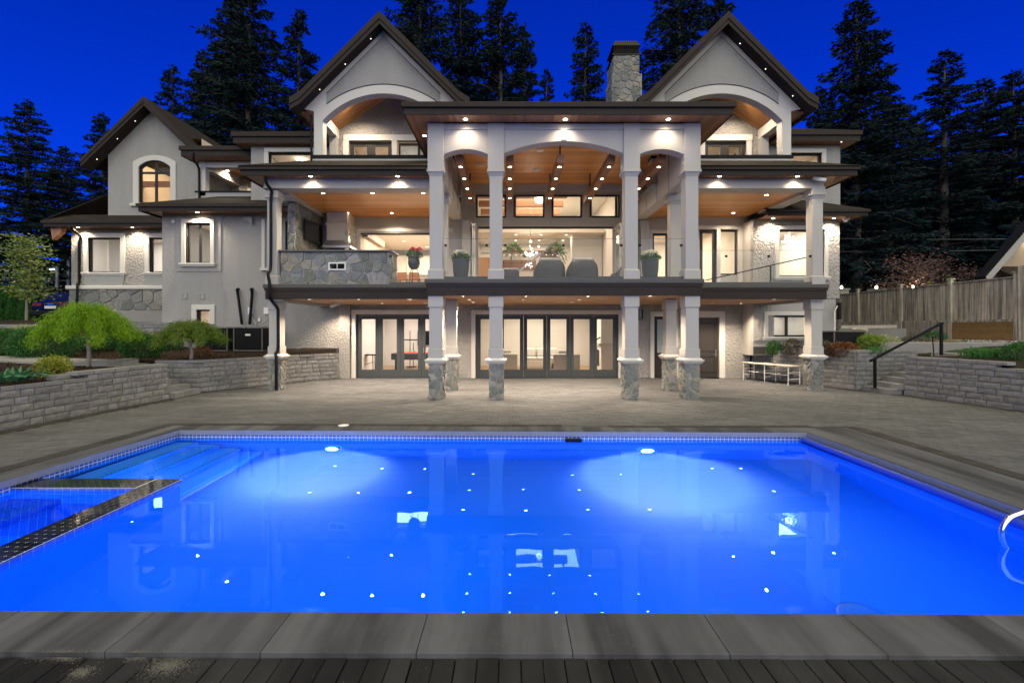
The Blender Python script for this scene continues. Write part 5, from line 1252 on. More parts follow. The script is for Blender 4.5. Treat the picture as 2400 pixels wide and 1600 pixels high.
# ------------------------------------------------------------------ furniture seen through the basement doors
pt = thing('pool_table', (-4.15, 20.4, 0.02), 'dark pool table with red cloth behind the left glass doors', 'pool table')
MB().box(-5.2, -2.9, 19.9, 21.1, 0.50, 0.78).build('table_frame', simple('table_wood', (0.06, 0.065, 0.07), 0.4), pt, bevel=0.02)
MB().box(-5.05, -3.05, 20.05, 20.95, 0.782, 0.79).build('cloth', simple('red_felt', (0.45, 0.04, 0.02), 0.9), pt)
for x in (-5.05, -3.05): MB().box(x-0.09, x+0.09, 20.35, 20.65, 0.02, 0.5).build('leg', m_bifold, pt)
for i, (x, y, cc) in enumerate(((-4.6, 20.3, (0.7,0.6,0.1)), (-4.3, 20.6, (0.1,0.1,0.5)), (-4.0, 20.35, (0.6,0.1,0.05)), (-3.7, 20.55, (0.7,0.7,0.7)))):
    o = MB().ball((x, y, 0.82), 0.03, 10, 6).build('billiard_ball', simple('ball_%d' % i, cc, 0.15), label=['yellow', 'blue', 'red', 'white'][i] + ' billiard ball on the red pool table cloth', cat='ball')
cr = thing('cue_stand', (X(962, 21.8), 21.8, 0.02), 'black cue stand behind the pool table', 'cue rack')
for dx, h in ((-0.02, 1.75), (0.14, 1.2), (-0.02, 0.9)): MB().tube([(X(962,21.8)+dx, 21.8, 0.05), (X(962,21.8)+dx, 21.8, h)], 0.02, 6).build('cue', m_black, cr)
MB().box(X(958,21.8)-0.2, X(970,21.8)+0.2, 21.75, 21.85, 1.30, 1.35).lathe([(0.25, 0), (0.25, 0.03)], (X(962,21.8)+0.05, 21.8, 0.02), 12).build('stand', m_black, cr)
MB().box(X(978,22.4), X(1018,22.4), 22.45, 22.55, 1.05, 1.75).build('television', m_black, label='black television on the wall behind the pool table', cat='television', bevel=0.01)
ct = thing('console_table', (X(864, 19.6), 19.6, 0.02), 'small dark console table near the left glass doors', 'table')
xa, xb = X(850, 19.6), X(884, 19.6)
MB().box(xa, xb, 19.4, 19.8, 0.72, 0.76).build('table_top', m_black, ct)
for x, s in ((xa+0.05, -0.06), (xb-0.15, 0.02)): MB().tube([(x, 19.45, 0.72), (x+s, 19.45, 0.02)], 0.015, 6).tube([(x, 19.75, 0.72), (x+s, 19.75, 0.02)], 0.015, 6).build('leg', m_black, ct)
MB().tube([(xa+0.02, 19.45, 0.28), (xb-0.1, 19.45, 0.45)], 0.012, 6).build('brace', m_black, ct)
m_sofa = simple('cream_fabric', (0.50, 0.47, 0.43), 0.9, var=0.06, vs=8, bump=(120, 0.3, 0.004))
def sofa(label, x, y, w, rz, arms=True, cush=2):
    t = thing('sofa', (x, y, 0.02), label, 'sofa', rz=rz, local=True)
    MB().box(-w/2, w/2, -0.45, 0.45, 0.10, 0.42).build('base', m_sofa, t, bevel=0.03); MB().box(-w/2, w/2, -0.48, -0.24, 0.12, 0.80).build('backrest', m_sofa, t, bevel=0.05)
    if arms:
        for s in (-1, 1): MB().box(s*w/2-(0.2 if s > 0 else 0), s*w/2+(0.2 if s < 0 else 0), -0.46, 0.46, 0.12, 0.62).build('arm', m_sofa, t, bevel=0.04)
    for k in range(cush):
        cw = (w-0.4)/cush; MB().box(-w/2+0.2+k*cw+0.01, -w/2+0.2+(k+1)*cw-0.01, -0.24, 0.44, 0.42, 0.56).build('seat_cushion', m_sofa, t, bevel=0.04)
        MB().box(-w/2+0.22+k*cw, -w/2+0.18+(k+1)*cw, -0.26, -0.08, 0.56, 0.95).build('back_cushion', m_sofa, t, bevel=0.07)
    for sx in (-1, 1):
        for sy in (-1, 1): MB().box(sx*(w/2-0.1)-0.03, sx*(w/2-0.1)+0.03, sy*0.38-0.03, sy*0.38+0.03, 0.0, 0.10).build('leg', m_walnut, t)
    return t
sofa('cream armchair with grey cushions at the left of the middle glass doors', X(1180, 19.6), 19.6, 1.1, 0.15, True, 1)
sofa('long cream sofa in the centre of the middle glass doors', X(1270, 20.9), 20.9, 1.9, math.pi, True, 3)
sofa('cream sofa end standing nearest the right of the middle glass doors', X(1325, 19.2), 19.2, 1.1, 0.0, True, 1)
# fireplace breast with television bracket on the right wall
fp = thing('fireplace', (4.1, 20.0, 0.02), 'white fireplace breast with black firebox behind the middle glass doors', 'fireplace')
MB().box(3.85, 4.48, 19.2, 20.9, 0.02, 2.7).build('breast', m_white_int, fp); MB().box(3.83, 3.86, 19.6, 20.5, 0.25, 0.95).build('firebox', m_black, fp)
MB().box(3.75, 4.4, 19.1, 21.0, 1.15, 1.25).build('mantel', m_trim, fp)
tm = thing('television_bracket', (3.6, 18.9, 1.3), 'black wall bracket arm above the fireplace', 'bracket')
MB().bar((3.85, 19.4, 1.5), (3.5, 19.2, 1.3), 0.04).bar((3.5, 19.2, 1.05), (3.5, 19.2, 1.75), 0.06).build('arm', m_black, tm)

# ------------------------------------------------------------------ terrace furniture
def wicker_mat():
    m, n, l, p, out = nt('wicker'); tc = n.new('ShaderNodeTexCoord').outputs['Object']; sp = n.new('ShaderNodeSeparateXYZ'); l.new(tc, sp.inputs[0])
    w = n.new('ShaderNodeTexWave'); w.bands_direction = 'X'; w.inputs['Scale'].default_value = 9; w.inputs['Distortion'].default_value = 0.4; l.new(tc, w.inputs['Vector'])
    w2 = n.new('ShaderNodeTexWave'); w2.bands_direction = 'Z'; w2.inputs['Scale'].default_value = 22; l.new(tc, w2.inputs['Vector'])
    f = math_(n, l, 'MULTIPLY', w.outputs['Fac'], math_(n, l, 'MULTIPLY_ADD', w2.outputs['Fac'], 0.5, 0.5))
    l.new(mixc(n, l, f, (0.012, 0.012, 0.013), (0.10, 0.102, 0.105)), p.inputs['Base Color']); p.inputs['Roughness'].default_value = 0.6
    bump_(n, l, p, f, 0.8, 0.012); return m
m_wicker = wicker_mat()
m_cushion = simple('grey_cushion', (0.30, 0.30, 0.29), 0.9, bump=(140, 0.3, 0.003))
def armchair(label, x, y, rz, s=1.0):
    t = thing('wicker_armchair', (x, y, 3.19), label, 'armchair', 'wicker armchairs on the terrace', rz, local=True); t.scale = (s, s, s*0.84)
    # rounded barrel back: U-shaped shell
    n = 18; b = MB(); vs = []; fs = []
    prof = []
    for i in range(n+1):
        a = math.pi*(i/n); ex = 0.46*math.cos(a); ey = -0.42*abs(math.sin(a))**0.55
        hgt = 0.50 + 0.32*min(1, abs(math.sin(a))*1.35)**1.5
        prof.append((ex, ey, hgt))
    for ex, ey, hgt in prof:
        k = 0.82
        vs += [(ex, ey, 0.06), (ex*1.03, ey*1.06, hgt*0.6), (ex*1.02, ey*1.05, hgt-0.03), (ex*0.95, ey*0.95, hgt), (ex*k, ey*k+0.01, hgt-0.05), (ex*k, ey*k+0.01, 0.2)]
    m = 6
    for i in range(n):
        for j in range(m-1): fs.append((i*m+j, (i+1)*m+j, (i+1)*m+j+1, i*m+j+1))
    fs += [tuple(range(m)), tuple(n*m+j for j in range(m))[::-1]]
    b.add(vs, fs, True); b.build('shell', m_wicker, t, fix=True)
    MB().box(-0.40, 0.40, -0.30, 0.36, 0.08, 0.30).build('seat_base', m_wicker, t, bevel=0.02)
    MB().box(-0.36, 0.36, -0.28, 0.38, 0.30, 0.45).build('seat_cushion', m_cushion, t, bevel=0.05)
    MB().box(-0.33, 0.33, -0.35, -0.20, 0.45, 0.90).build('back_cushion', m_cushion, t, bevel=0.06)
    for sx in (-1, 1):
        for sy in (-0.3, 0.32): MB().tube([(sx*0.36, sy, 0.0), (sx*0.36, sy, 0.1)], 0.025, 8).build('leg', m_black, t)
    return t
armchair('left of the two wicker armchairs seen from behind in the middle of the terrace', X(1287, 13.6), 13.6, 0.04); armchair('right of the two wicker armchairs seen from behind in the middle of the terrace', X(1363.5, 13.6), 13.6, -0.04)
armchair('wicker armchair turned sideways with a pale cushion next to the third portico column', X(1436, 14.6), 14.6, 1.2, 0.92)
ot = thing('wicker_ottoman', (X(1197, 14.2), 14.2, 3.19), 'low wicker ottoman beside the second portico column', 'ottoman')
MB().box(X(1178, 14.2), X(1217, 14.2), 14.0, 14.6, 3.24, 3.68).build('body', m_wicker, ot, bevel=0.05); MB().box(X(1179, 14.2), X(1216, 14.2), 14.02, 14.58, 3.68, 3.74).build('cushion', m_cushion, ot, bevel=0.03)
# plants in pots: leaf and bloom helpers come first
def leaf_mesh(P, D, U, L, Wd, fold=0.0):
    """numpy rhombic leaves: base P, direction D, side U, length L, width Wd"""
    P, D, U = np.asarray(P, float), np.asarray(D, float), np.asarray(U, float); n = len(P)
    L = np.broadcast_to(np.asarray(L, float), (n,))[:, None]; Wd = np.broadcast_to(np.asarray(Wd, float), (n,))[:, None]
    D = D/np.linalg.norm(D, axis=1, keepdims=True); U = U - D*(U*D).sum(1, keepdims=True); U = U/np.maximum(1e-6, np.linalg.norm(U, axis=1, keepdims=True))
    V = np.stack([P, P + D*L*0.45 + U*Wd*0.5, P + D*L, P + D*L*0.45 - U*Wd*0.5], 1).reshape(-1, 3)
    return V
def quads_obj(name, V, mat, parent=None, loc=None, local=True, **kw):
    n = len(V)//4; me = bpy.data.meshes.new(name); me.vertices.add(len(V)); me.vertices.foreach_set('co', np.ascontiguousarray(V, dtype=np.float32).ravel())
    me.loops.add(n*4); me.loops.foreach_set('vertex_index', np.arange(n*4, dtype=np.int32)); me.polygons.add(n)
    me.polygons.foreach_set('loop_start', np.arange(0, n*4, 4, dtype=np.int32)); me.polygons.foreach_set('loop_total', np.full(n, 4, dtype=np.int32))
    me.update(); me.validate(); me.materials.append(mat)
    o = bpy.data.objects.new(name, me); COL.objects.link(o)
    if parent is not None:
        o.parent = parent
        if not parent.get('local'): o.matrix_parent_inverse = INV[parent.name]
    if loc: o.location = loc
    return tag(o, **kw)
def leaf_mat(name, c0, c1, trans=0.35, rough=0.5):
    m, n, l, p, out = nt(name)
    g = n.new('ShaderNodeNewGeometry').outputs['Random Per Island']
    tc = n.new('ShaderNodeTexCoord').outputs['Object']
    f = math_(n, l, 'ADD', math_(n, l, 'MULTIPLY', g, 0.6), math_(n, l, 'MULTIPLY', noise_(n, l, tc, 2.5, 2), 0.4))
    c = mixc(n, l, f, c0, c1); l.new(c, p.inputs['Base Color']); p.inputs['Roughness'].default_value = rough; p.inputs['Specular IOR Level'].default_value = 0.02 if rough > 0.85 else 0.25
    t = n.new('ShaderNodeBsdfTranslucent'); l.new(c, t.inputs[0]); mx = n.new('ShaderNodeMixShader'); mx.inputs[0].default_value = trans
    l.new(p.outputs[0], mx.inputs[1]); l.new(t.outputs[0], mx.inputs[2]); l.new(mx.outputs[0], out.inputs[0])
    return m
m_leaf = leaf_mat('leaf_green', (0.03, 0.075, 0.015), (0.09, 0.17, 0.03))
m_bloom_w = leaf_mat('white_bloom', (0.55, 0.55, 0.42), (0.8, 0.8, 0.68)); m_bloom_r = leaf_mat('red_bloom', (0.28, 0.01, 0.03), (0.45, 0.04, 0.07))
RS = np.random.RandomState(11)
def dirs(n, up=0.0):
    d = RS.normal(size=(n, 3)); d[:, 2] = d[:, 2] + up; return d/np.linalg.norm(d, axis=1, keepdims=True)
def ball_leaves(c, rad, n, L, Wd, up=0.2, shell=0.55):
    d = dirs(n, up); r = RS.uniform(shell, 1.0, (n, 1)); P = np.array(c) + d*r*np.array(rad)
    D = d*0.6 + dirs(n)*0.8; return leaf_mesh(P, D, dirs(n), RS.uniform(0.7, 1.2, n)*L, Wd)
m_pot = simple('ribbed_pot', (0.07, 0.075, 0.075), 0.7, var=0.2, vs=10, bump=(30, 0.6, 0.01))
def planter(label, x, y, seed):
    t = thing('planter', (x, y, 3.19), label, 'planter', 'tall grey planters', local=True)
    MB().lathe([(0.15, 0.0), (0.19, 0.1), (0.225, 0.35), (0.235, 0.62), (0.225, 0.65), (0.20, 0.65), (0.20, 0.58), (0.001, 0.58)], n=28).build('pot', m_pot, t)
    quads_obj('leaves', ball_leaves((0,0,0.68), (0.25, 0.25, 0.12), 420, 0.09, 0.045), m_leaf, t)
    B = [ball_leaves((0.19*math.cos(a)*q, 0.19*math.sin(a)*q, 0.79+0.05*(1-q)), (0.075,)*3, 70, 0.035, 0.03, 0.3, 0.8) for a, q in [(i*1.1+seed, 0.25+0.75*((i*7) % 5)/4) for i in range(11)]]
    quads_obj('blooms', np.concatenate(B), m_bloom_w, t)
planter('ribbed grey planter of white flowers between the first and second portico columns', X(1080, 12.85), 12.85, 0); planter('ribbed grey planter of white flowers between the third and fourth portico columns', X(1524, 12.85), 12.85, 2)
x, y = X(970, 14.3), 14.3
t = thing('flower_stand', (x, y, 3.19), 'black wire plant stand holding a dark pot of red flowers on the left terrace', 'plant stand', local=True)
for k in range(3):
    a = k*2.094+0.5; MB().tube([(0.20*math.cos(a), 0.20*math.sin(a), 0), (0.16*math.cos(a), 0.16*math.sin(a), 0.4), (0.10*math.cos(a), 0.10*math.sin(a), 0.56)], 0.01, 6).build('leg', m_black, t)
MB().lathe([(0.08, 0.54), (0.15, 0.60), (0.185, 0.72), (0.175, 0.85), (0.14, 0.92), (0.12, 0.92), (0.12, 0.86), (0.001, 0.86)], n=24).build('pot', simple('glazed_pot', (0.03, 0.033, 0.036), 0.25, var=0.5, vs=25), t)
quads_obj('leaves', ball_leaves((0,0,1.0), (0.24, 0.22, 0.14), 400, 0.09, 0.05), m_leaf, t); quads_obj('blooms', np.concatenate([ball_leaves((dx, -0.08, 1.12+dz), (0.07,)*3, 60, 0.05, 0.04) for dx, dz in ((-0.02, 0.02), (0.07, 0.0), (0.19, 0.02))]), m_bloom_r, t)
for px, lb in ((1203, 'trailing green plant on the indoor ledge left of the globe lamps'), (1302, 'spiky green plant on the indoor ledge right of the globe lamps')):
    xx = X(px, 22.6); t = thing('potted_plant', (xx, 22.65, 5.71), lb, 'plant', local=True); MB().lathe([(0.12, 0), (0.17, 0.18), (0.15, 0.18), (0.001, 0.16)], n=16).build('pot', m_walnut, t)
    d = dirs(110, 0.7); P = np.tile([[0, 0, 0.15]], (110, 1)); V = [leaf_mesh(P + d*s*0.0 + d*np.array([[0.55*s, 0.5*s, 0.45*s]]) - np.array([[0, 0, 0.45*s*s]]), d - np.array([[0, 0, s*1.2]]), dirs(110), 0.26, 0.06) for s in (0.3, 0.6, 0.9)]
    quads_obj('leaves', np.concatenate(V), m_leaf, t)
# television on the stone wall, grill, bar stools
t = thing('television', (-6.90, 15.8, 4.9), 'black outdoor television on the stone wall of the left terrace', 'television')
MB().bar((-6.86, 15.2, 5.2), (-6.80, 16.42, 5.2), 0.05, 0.70).build('screen_case', m_black, t, bevel=0.01)
MB().add([(-6.832,15.24,4.88),(-6.772,16.38,4.88),(-6.772,16.38,5.52),(-6.832,15.24,5.52)], [(0,1,2,3)]).build('screen', simple('screen', (0.01,0.01,0.012), 0.05), t)
MB().box(-6.97, -6.85, 15.7, 15.9, 5.1, 5.3).build('mount', m_black, t)
t = thing('gas_grill', (-6.2, 16.7, 3.19), 'built-in stainless steel grill under the hood of the left terrace', 'grill')
MB().box(-6.85, -5.60, 16.30, 17.2, 3.19, 4.10).build('cabinet', m_steel, t, bevel=0.01)
n = 10; prof = [(16.32, 4.12), (17.1, 4.12)] + [(17.1-0.78*i/n, 4.14+0.40*math.sin(math.pi*(0.15+0.85*(1-abs(1-2*i/n))/1)/2)) for i in range(n+1)]
MB().prism(prof, 'yz', -6.78, -5.66).build('lid', m_steel, t); MB().tube([(-6.65, 16.26, 4.3), (-5.8, 16.26, 4.3)], 0.02, 8).build('handle', m_steel, t)
MB().box(-6.75, -5.70, 16.285, 16.30, 3.9, 4.08).build('control_panel', m_black, t)
for k, px in enumerate((945, 972)):
    x, y = X(px, 18.6), 18.6; t = thing('bar_stool', (x, y, 3.19), ('left' if k == 0 else 'right') + ' tan bar stool just inside the left terrace opening', 'stool', local=True)
    MB().box(-0.2, 0.2, -0.2, 0.2, 0.66, 0.73).build('seat', simple('tan_leather', (0.42, 0.2, 0.08), 0.5), t, bevel=0.02); MB().box(-0.2, 0.2, -0.22, -0.18, 0.73, 0.95).build('backrest', simple('tan_leather_back', (0.42, 0.2, 0.08), 0.5), t, bevel=0.015)
    for sx in (-1, 1):
        for sy in (-1, 1): MB().tube([(sx*0.2, sy*0.2, 0), (sx*0.16, sy*0.16, 0.66)], 0.016, 6).build('leg', m_black, t)
# ------------------------------------------------------------------ folding table by the right block wall
t = thing('folding_table', (9.1, 15.95, 0), 'long white folding table with thin legs against the right block wall', 'table')
A, Bq, w_ = Vector((8.50, 16.72, 0)), Vector((9.15, 14.92, 0)), Vector((0.56, 0.20, 0))
top = [A, Bq, Bq+w_, A+w_]
MB().prism([(p.x, p.y) for p in top], 'xy', 0.615, 0.645).build('table_top', simple('table_white', (0.42, 0.39, 0.36), 0.5, var=0.08), t, bevel=0.008, fix=True)
d = (Bq-A)
for s in (0.03, 0.5, 0.97):
    for q in (0.06, 0.94):
        p = A + d*s + w_*q; MB().tube([(p.x, p.y, 0.0), (p.x, p.y, 0.615)], 0.013, 8).build('leg', m_white, t)
    p, q = A + d*s + w_*0.06, A + d*s + w_*0.94; MB().tube([(p.x, p.y, 0.2), (q.x, q.y, 0.2)], 0.009, 6).tube([(p.x, p.y, 0.42), (q.x, q.y, 0.42)], 0.009, 6).build('stretcher', m_white, t)
for q in (0.06, 0.94):
    p, r2 = A + d*0.03 + w_*q, A + d*0.5 + w_*q; r3 = A + d*0.97 + w_*q
    MB().tube([(p.x, p.y, 0.34), (r2.x, r2.y, 0.34)], 0.007, 6).tube([(r2.x, r2.y, 0.34), (r3.x, r3.y, 0.34)], 0.007, 6).build('stretcher', m_white, t)
for s in (0.2, 0.72): p = A + d*s; MB().cbox(p.x, p.y, 0.06, 0.12, 0.585, 0.612).build('latch', m_black, t)
# ------------------------------------------------------------------ handrail of the right steps
t = thing('stair_handrail', (10.7, 13.34, 0.145), 'black metal handrail climbing the right garden steps', 'handrail')
MB().box(10.67, 10.73, 13.31, 13.37, 0.14, 0.98).build('post', m_black, t); MB().box(12.72, 12.78, 13.42, 13.48, 1.10, 2.03).build('post', m_black, t)
MB().bar((10.55, 13.33, 0.93), (12.75, 13.45, 2.03), 0.05, 0.06).bar((12.70, 13.45, 2.03), (12.80, 13.45, 2.03), 0.05, 0.06).build('rail', m_black, t)
# ------------------------------------------------------------------ fence on the right
m_fence = simple('weathered_cedar', (0.48, 0.43, 0.36), 0.9, var=0.3, streak=(14, 14, 0.6, 0.45), vs=4, bump=(30, 0.6, 0.006), rnd=0.28)
m_fence_new = simple('amber_plank', (0.24, 0.15, 0.065), 0.8, var=0.3, vs=5, bump=(30, 0.4, 0.005), rnd=0.2)
fence = thing('board_fence', (17.5, 20, 1.3), 'weathered vertical board fence with posts rising over the right garden', 'fence')
posts = [15.65, 18.0, 20.3, 22.8, 25.2]
bme = MB().box(-0.012, 0.012, -0.5, 0.5, 0, 1); _m = bpy.data.meshes.new('board'); _m.from_pydata(bme.v, [], bme.f); _m.materials.append(m_fence)
y = 15.2
while y < 26:
    w = 0.14*rng.uniform(0.9, 1.1)
    o = bpy.data.objects.new('board', _m); COL.objects.link(o); o.parent = fence; o.matrix_parent_inverse = INV[fence.name]
    o.location = (17.5+rng.uniform(-0.006, 0.006), y+w/2, 2.17); o.scale = (1, w-0.008, 1.47+rng.uniform(-0.01, 0.01)); y += w
for k, py_ in enumerate(posts):
    MB().box(17.38, 17.50-0.015, py_-0.06, py_+0.06, 1.2, 3.80).box(17.35, 17.53, py_-0.09, py_+0.09, 3.80, 3.84).build('post', m_fence, fence)
MB().box(17.44, 17.56, 15.2, 26, 3.645, 3.685).build('top_rail', m_fence, fence); MB().box(17.42, 17.485, 15.2, 26, 2.12, 2.20).build('bottom_rail', m_fence, fence)
for a, c in zip([15.2]+posts, posts+[26]):
    if c-a < 0.2: continue
    for k in range(4): MB().box(17.42, 17.47, a+0.06, c-0.06, 1.30+k*0.205, 1.30+k*0.205+0.203).build('plank', m_fence_new if c < 18.5 else m_fence, fence)
MB().box(17.3, 17.44, 15.3, 15.5, 1.2, 4.0).build('corner_post', m_fence, fence)
# ------------------------------------------------------------------ neighbour's house
m_nroof = shingle_mat('dark_shingle', (0.012, 0.013, 0.018))
nb = thing('neighbour_house', (23, 20, 1.4), 'dark roofed neighbouring house with a warm lit gable beyond the fence at far right', 'house')
m_warm = stucco_mat('warm_stucco', (0.42, 0.34, 0.24), 40, 0.6, 0.01)
MB().prism([(20.6, 1.4), (30, 1.4), (30, 5.0), (25.5, 10.0), (20.6, 4.5)], 'xz', 19.3, 19.5).build('wall', m_warm, nb, fix=True)
slab([(19.75, 18.9, 4.05), (19.75, 19.35, 4.05), (25.5, 19.35, 10.7), (25.5, 18.9, 10.7)], 0.12, 'roof', m_nroof, nb); slab([(25.5, 18.9, 10.7), (25.5, 19.35, 10.7), (31, 19.35, 4.4), (31, 18.9, 4.4)], 0.12, 'roof', m_nroof, nb)
MB().add([(19.75,18.86,4.0),(25.5,18.86,10.65),(25.5,18.86,10.3),(19.75,18.86,3.68),(19.75,18.92,4.0),(25.5,18.92,10.65),(25.5,18.92,10.3),(19.75,18.92,3.68)], [(0,1,2,3),(7,6,5,4),(3,2,6,7),(0,4,5,1)]).build('barge_board', m_smooth, nb)
slab([(20.4, 18.3, 3.95), (30, 18.3, 3.95), (30, 19.28, 4.5), (20.4, 19.28, 4.5)], 0.08, 'pent_roof', m_shingle, nb); MB().box(20.3, 30, 18.2, 18.32, 3.72, 3.92).build('gutter', m_trim, nb)
spot('eave_lamp', (21.9, 19.1, 5.9), 60, nb, 120); MB().ball((21.9, 19.1, 5.95), 0.05, 8, 5).build('eave_light', m_bulb_small, nb)
# ------------------------------------------------------------------ small lamps on pillars beyond the fence
for k, (px, yy) in enumerate(((1972.5, 26.5), (2054.5, 25.0), (2140.5, 22.3))):
    x, z = X(px, yy), Z(671, yy)
    t = thing('garden_lamp', (x, yy, 1.4), 'bright pillar lamp beyond the fence, ' + ['nearest the house', 'in the middle', 'under the cherry tree'][k], 'lamp', 'pillar lamps beyond the fence')
    MB().box(x-0.25, x+0.25, yy-0.25, yy+0.25, 1.3, z-0.22).build('pillar', m_conc, t); MB().box(x-0.3, x+0.3, yy-0.3, yy+0.3, z-0.22, z-0.14).build('cap', m_conc, t)
    MB().lathe([(0.05, 0), (0.06, 0.08), (0.04, 0.16), (0.001, 0.18)], (x, yy, z-0.14), 12).build('lantern', emit('lantern_%d' % k, (1, 0.78, 0.5), 25), t)
    point('lantern_lamp', (x, yy-0.2, z+0.15), 22, t, col=(1, 0.75, 0.5))
# ------------------------------------------------------------------ right garden: heat pump, timber, low walls, path light
m_grille = simple('unit_grille', (0.02, 0.021, 0.022), 0.5, var=0.3, vs=30)
def ac_unit(label, x0, x1, y0, y1, z0, z1, badge=True, rows=9):
    t = thing('air_conditioner', ((x0+x1)/2, (y0+y1)/2, z0), label, 'air conditioner')
    MB().box(x0+0.03, x1-0.03, y0+0.03, y1-0.03, z0+0.03, z1-0.04).build('cabinet', m_grille, t)
    b = MB()
    for k in range(rows): zz = z0+0.06+(z1-z0-0.12)*k/(rows-1); b.box(x0+0.03, x1-0.03, y0+0.012, y0+0.03, zz, zz+0.018)
    for k in range(12): xx = x0+0.06+(x1-x0-0.12)*k/11; b.box(xx, xx+0.008, y0+0.008, y0+0.012, z0+0.04, z1-0.05)
    b.build('grille', m_black, t)
    f = MB()
    for xx in (x0, x1-0.035):
        for yy in (y0, y1-0.035): f.box(xx, xx+0.035, yy, yy+0.035, z0, z1-0.03)
    f.box(x0-0.02, x1+0.02, y0-0.02, y1+0.02, z1-0.03, z1); f.box(x0, x1, y0, y1, z0-0.04, z0)
    f.build('frame', simple('unit_frame', (0.13, 0.125, 0.12), 0.5), t)
    if badge: MB().box((x0+x1)/2-0.09, (x0+x1)/2+0.09, y0-0.004, y0+0.008, z0+(z1-z0)*0.62, z0+(z1-z0)*0.70).build('badge', m_white, t)
ac_unit('black air conditioning unit on the left, partly behind the small maple', X(478, 16.4), X(549, 16.4), 16.0, 16.8, 1.12, 1.93, False); ac_unit('black air conditioning unit with a pale badge on the right, beside the downpipe', X(562, 16.4), X(629, 16.4), 16.0, 16.8, 1.12, 1.93)
MB().box(X(551, 16.2), X(558, 16.2), 16.2, 16.4, 1.12, 1.9).build('disconnect_box', simple('tan_metal', (0.28, 0.22, 0.18), 0.5), label='narrow tan electrical box between the two air conditioning units', cat='electrical box')
ac_unit('low black heat pump in the right garden behind the shrubs', X(1945, 15.2), X(2018, 15.2), 15.0, 15.8, 1.22, 1.80, False, 6)
tm = simple('pale_timber', (0.36, 0.33, 0.28), 0.8, var=0.2, vs=6)
MB().bar((X(1965, 17.5), 17.5, 1.93), (X(2095, 18.0), 18.0, 1.95), 0.25, 0.12).build('timber_beam', tm, label='long pale timber lying behind the heat pump in the right garden', cat='timber')
MB().tube([(X(2000, 16.5), 16.5, 1.83), (X(2032, 16.0), 16.0, 1.83)], 0.06, 10).build('log', tm, label='short pale log lying on top of the low black heat pump', cat='log')
MB().box(X(1962, 18.6), X(2120, 18.6), 18.5, 18.7, 1.2, 1.86).build('garden_curb', m_conc, label='low concrete curb wall at the foot of the board fence', cat='curb')
MB().prism([(11.9, 14.6), (17.2, 14.1), (17.2, 15.2), (12.0, 15.6)], 'xy', 1.0, 1.42).build('garden_path', m_conc, kind='structure')
t = thing('path_light', (X(2188, 13.0), 13.0, 1.1), 'thin black path light beside the right handrail', 'path light'); MB().tube([(X(2190,13.0), 13.0, 1.0), (X(2186,13.0), 13.0, 1.62)], 0.014, 6).build('stem', m_black, t); MB().lathe([(0.05, 0), (0.04, 0.03), (0.005, 0.04)], (X(2186,13.0), 13.0, 1.62), 12).build('shade', m_black, t)
t = thing('hose_tap', (X(1958, 16.3), 16.3, 1.3), 'thin white pipe and black tap at the corner of the right wing', 'tap'); MB().tube([(X(1957,16.3),16.3,1.2),(X(1957,16.3),16.3,2.5),(X(1964,16.3),16.3,2.7)], 0.018, 6).build('pipe', m_white, t); MB().box(X(1963,16.3), X(1968,16.3), 16.2, 16.35, 2.2, 2.8).build('bracket', m_black, t)
# ------------------------------------------------------------------ left: path, curbs, loose blocks, car, street lamps
def strip(pts, w, z, name, mat, th=0.08):
    for a, c in zip(pts, pts[1:]):
        a, c = Vector((*a, 0)), Vector((*c, 0)); d = (c-a).normalized(); nn = Vector((-d.y, d.x, 0))*w/2
        zz = z
        MB().add([tuple(p)+() for p in [(q.x, q.y, hL(q.x, q.y)+zz) for q in (a-nn, c-nn, c+nn, a+nn)]] + [(q.x, q.y, hL(q.x, q.y)-0.1) for q in (a-nn, c-nn, c+nn, a+nn)], [(0,1,2,3),(0,4,5,1),(1,5,6,2),(2,6,7,3),(3,7,4,0)]).build(name, mat, kind='structure')
strip([(-10.8, 12.7), (-12.4, 12.9), (-14.5, 13.4), (-18, 13.8), (-24, 14)], 0.9, 0.05, 'garden_path', m_conc)
block_wall('low block curb wall in front of the left wing', [(X(105, 18.0), 18.0), (X(392, 16.9), 16.9)], hL(-16, 17.5)-0.05, 3, seed=21, ch=0.14)
block_wall('low dark block curb below the parked car', [(-24, 17.0), (X(112, 17.4), 17.4)], hL(-21, 17)-0.05, 3, seed=22, ch=0.14)
for k, (x, y, z) in enumerate(((-9.62, 9.75, 0.80), (-9.70, 9.6, 0.70))):
    o = bpy.data.objects.new('loose_block', blk[k]); COL.objects.link(o); o.location = (x, y, z); o.rotation_euler = (0, 0, 1.5); o.scale = (0.40, 0.22, 0.10)
    tag(o, ['upper', 'lower'][k] + ' of two loose grey blocks lying on the left retaining wall', 'block')
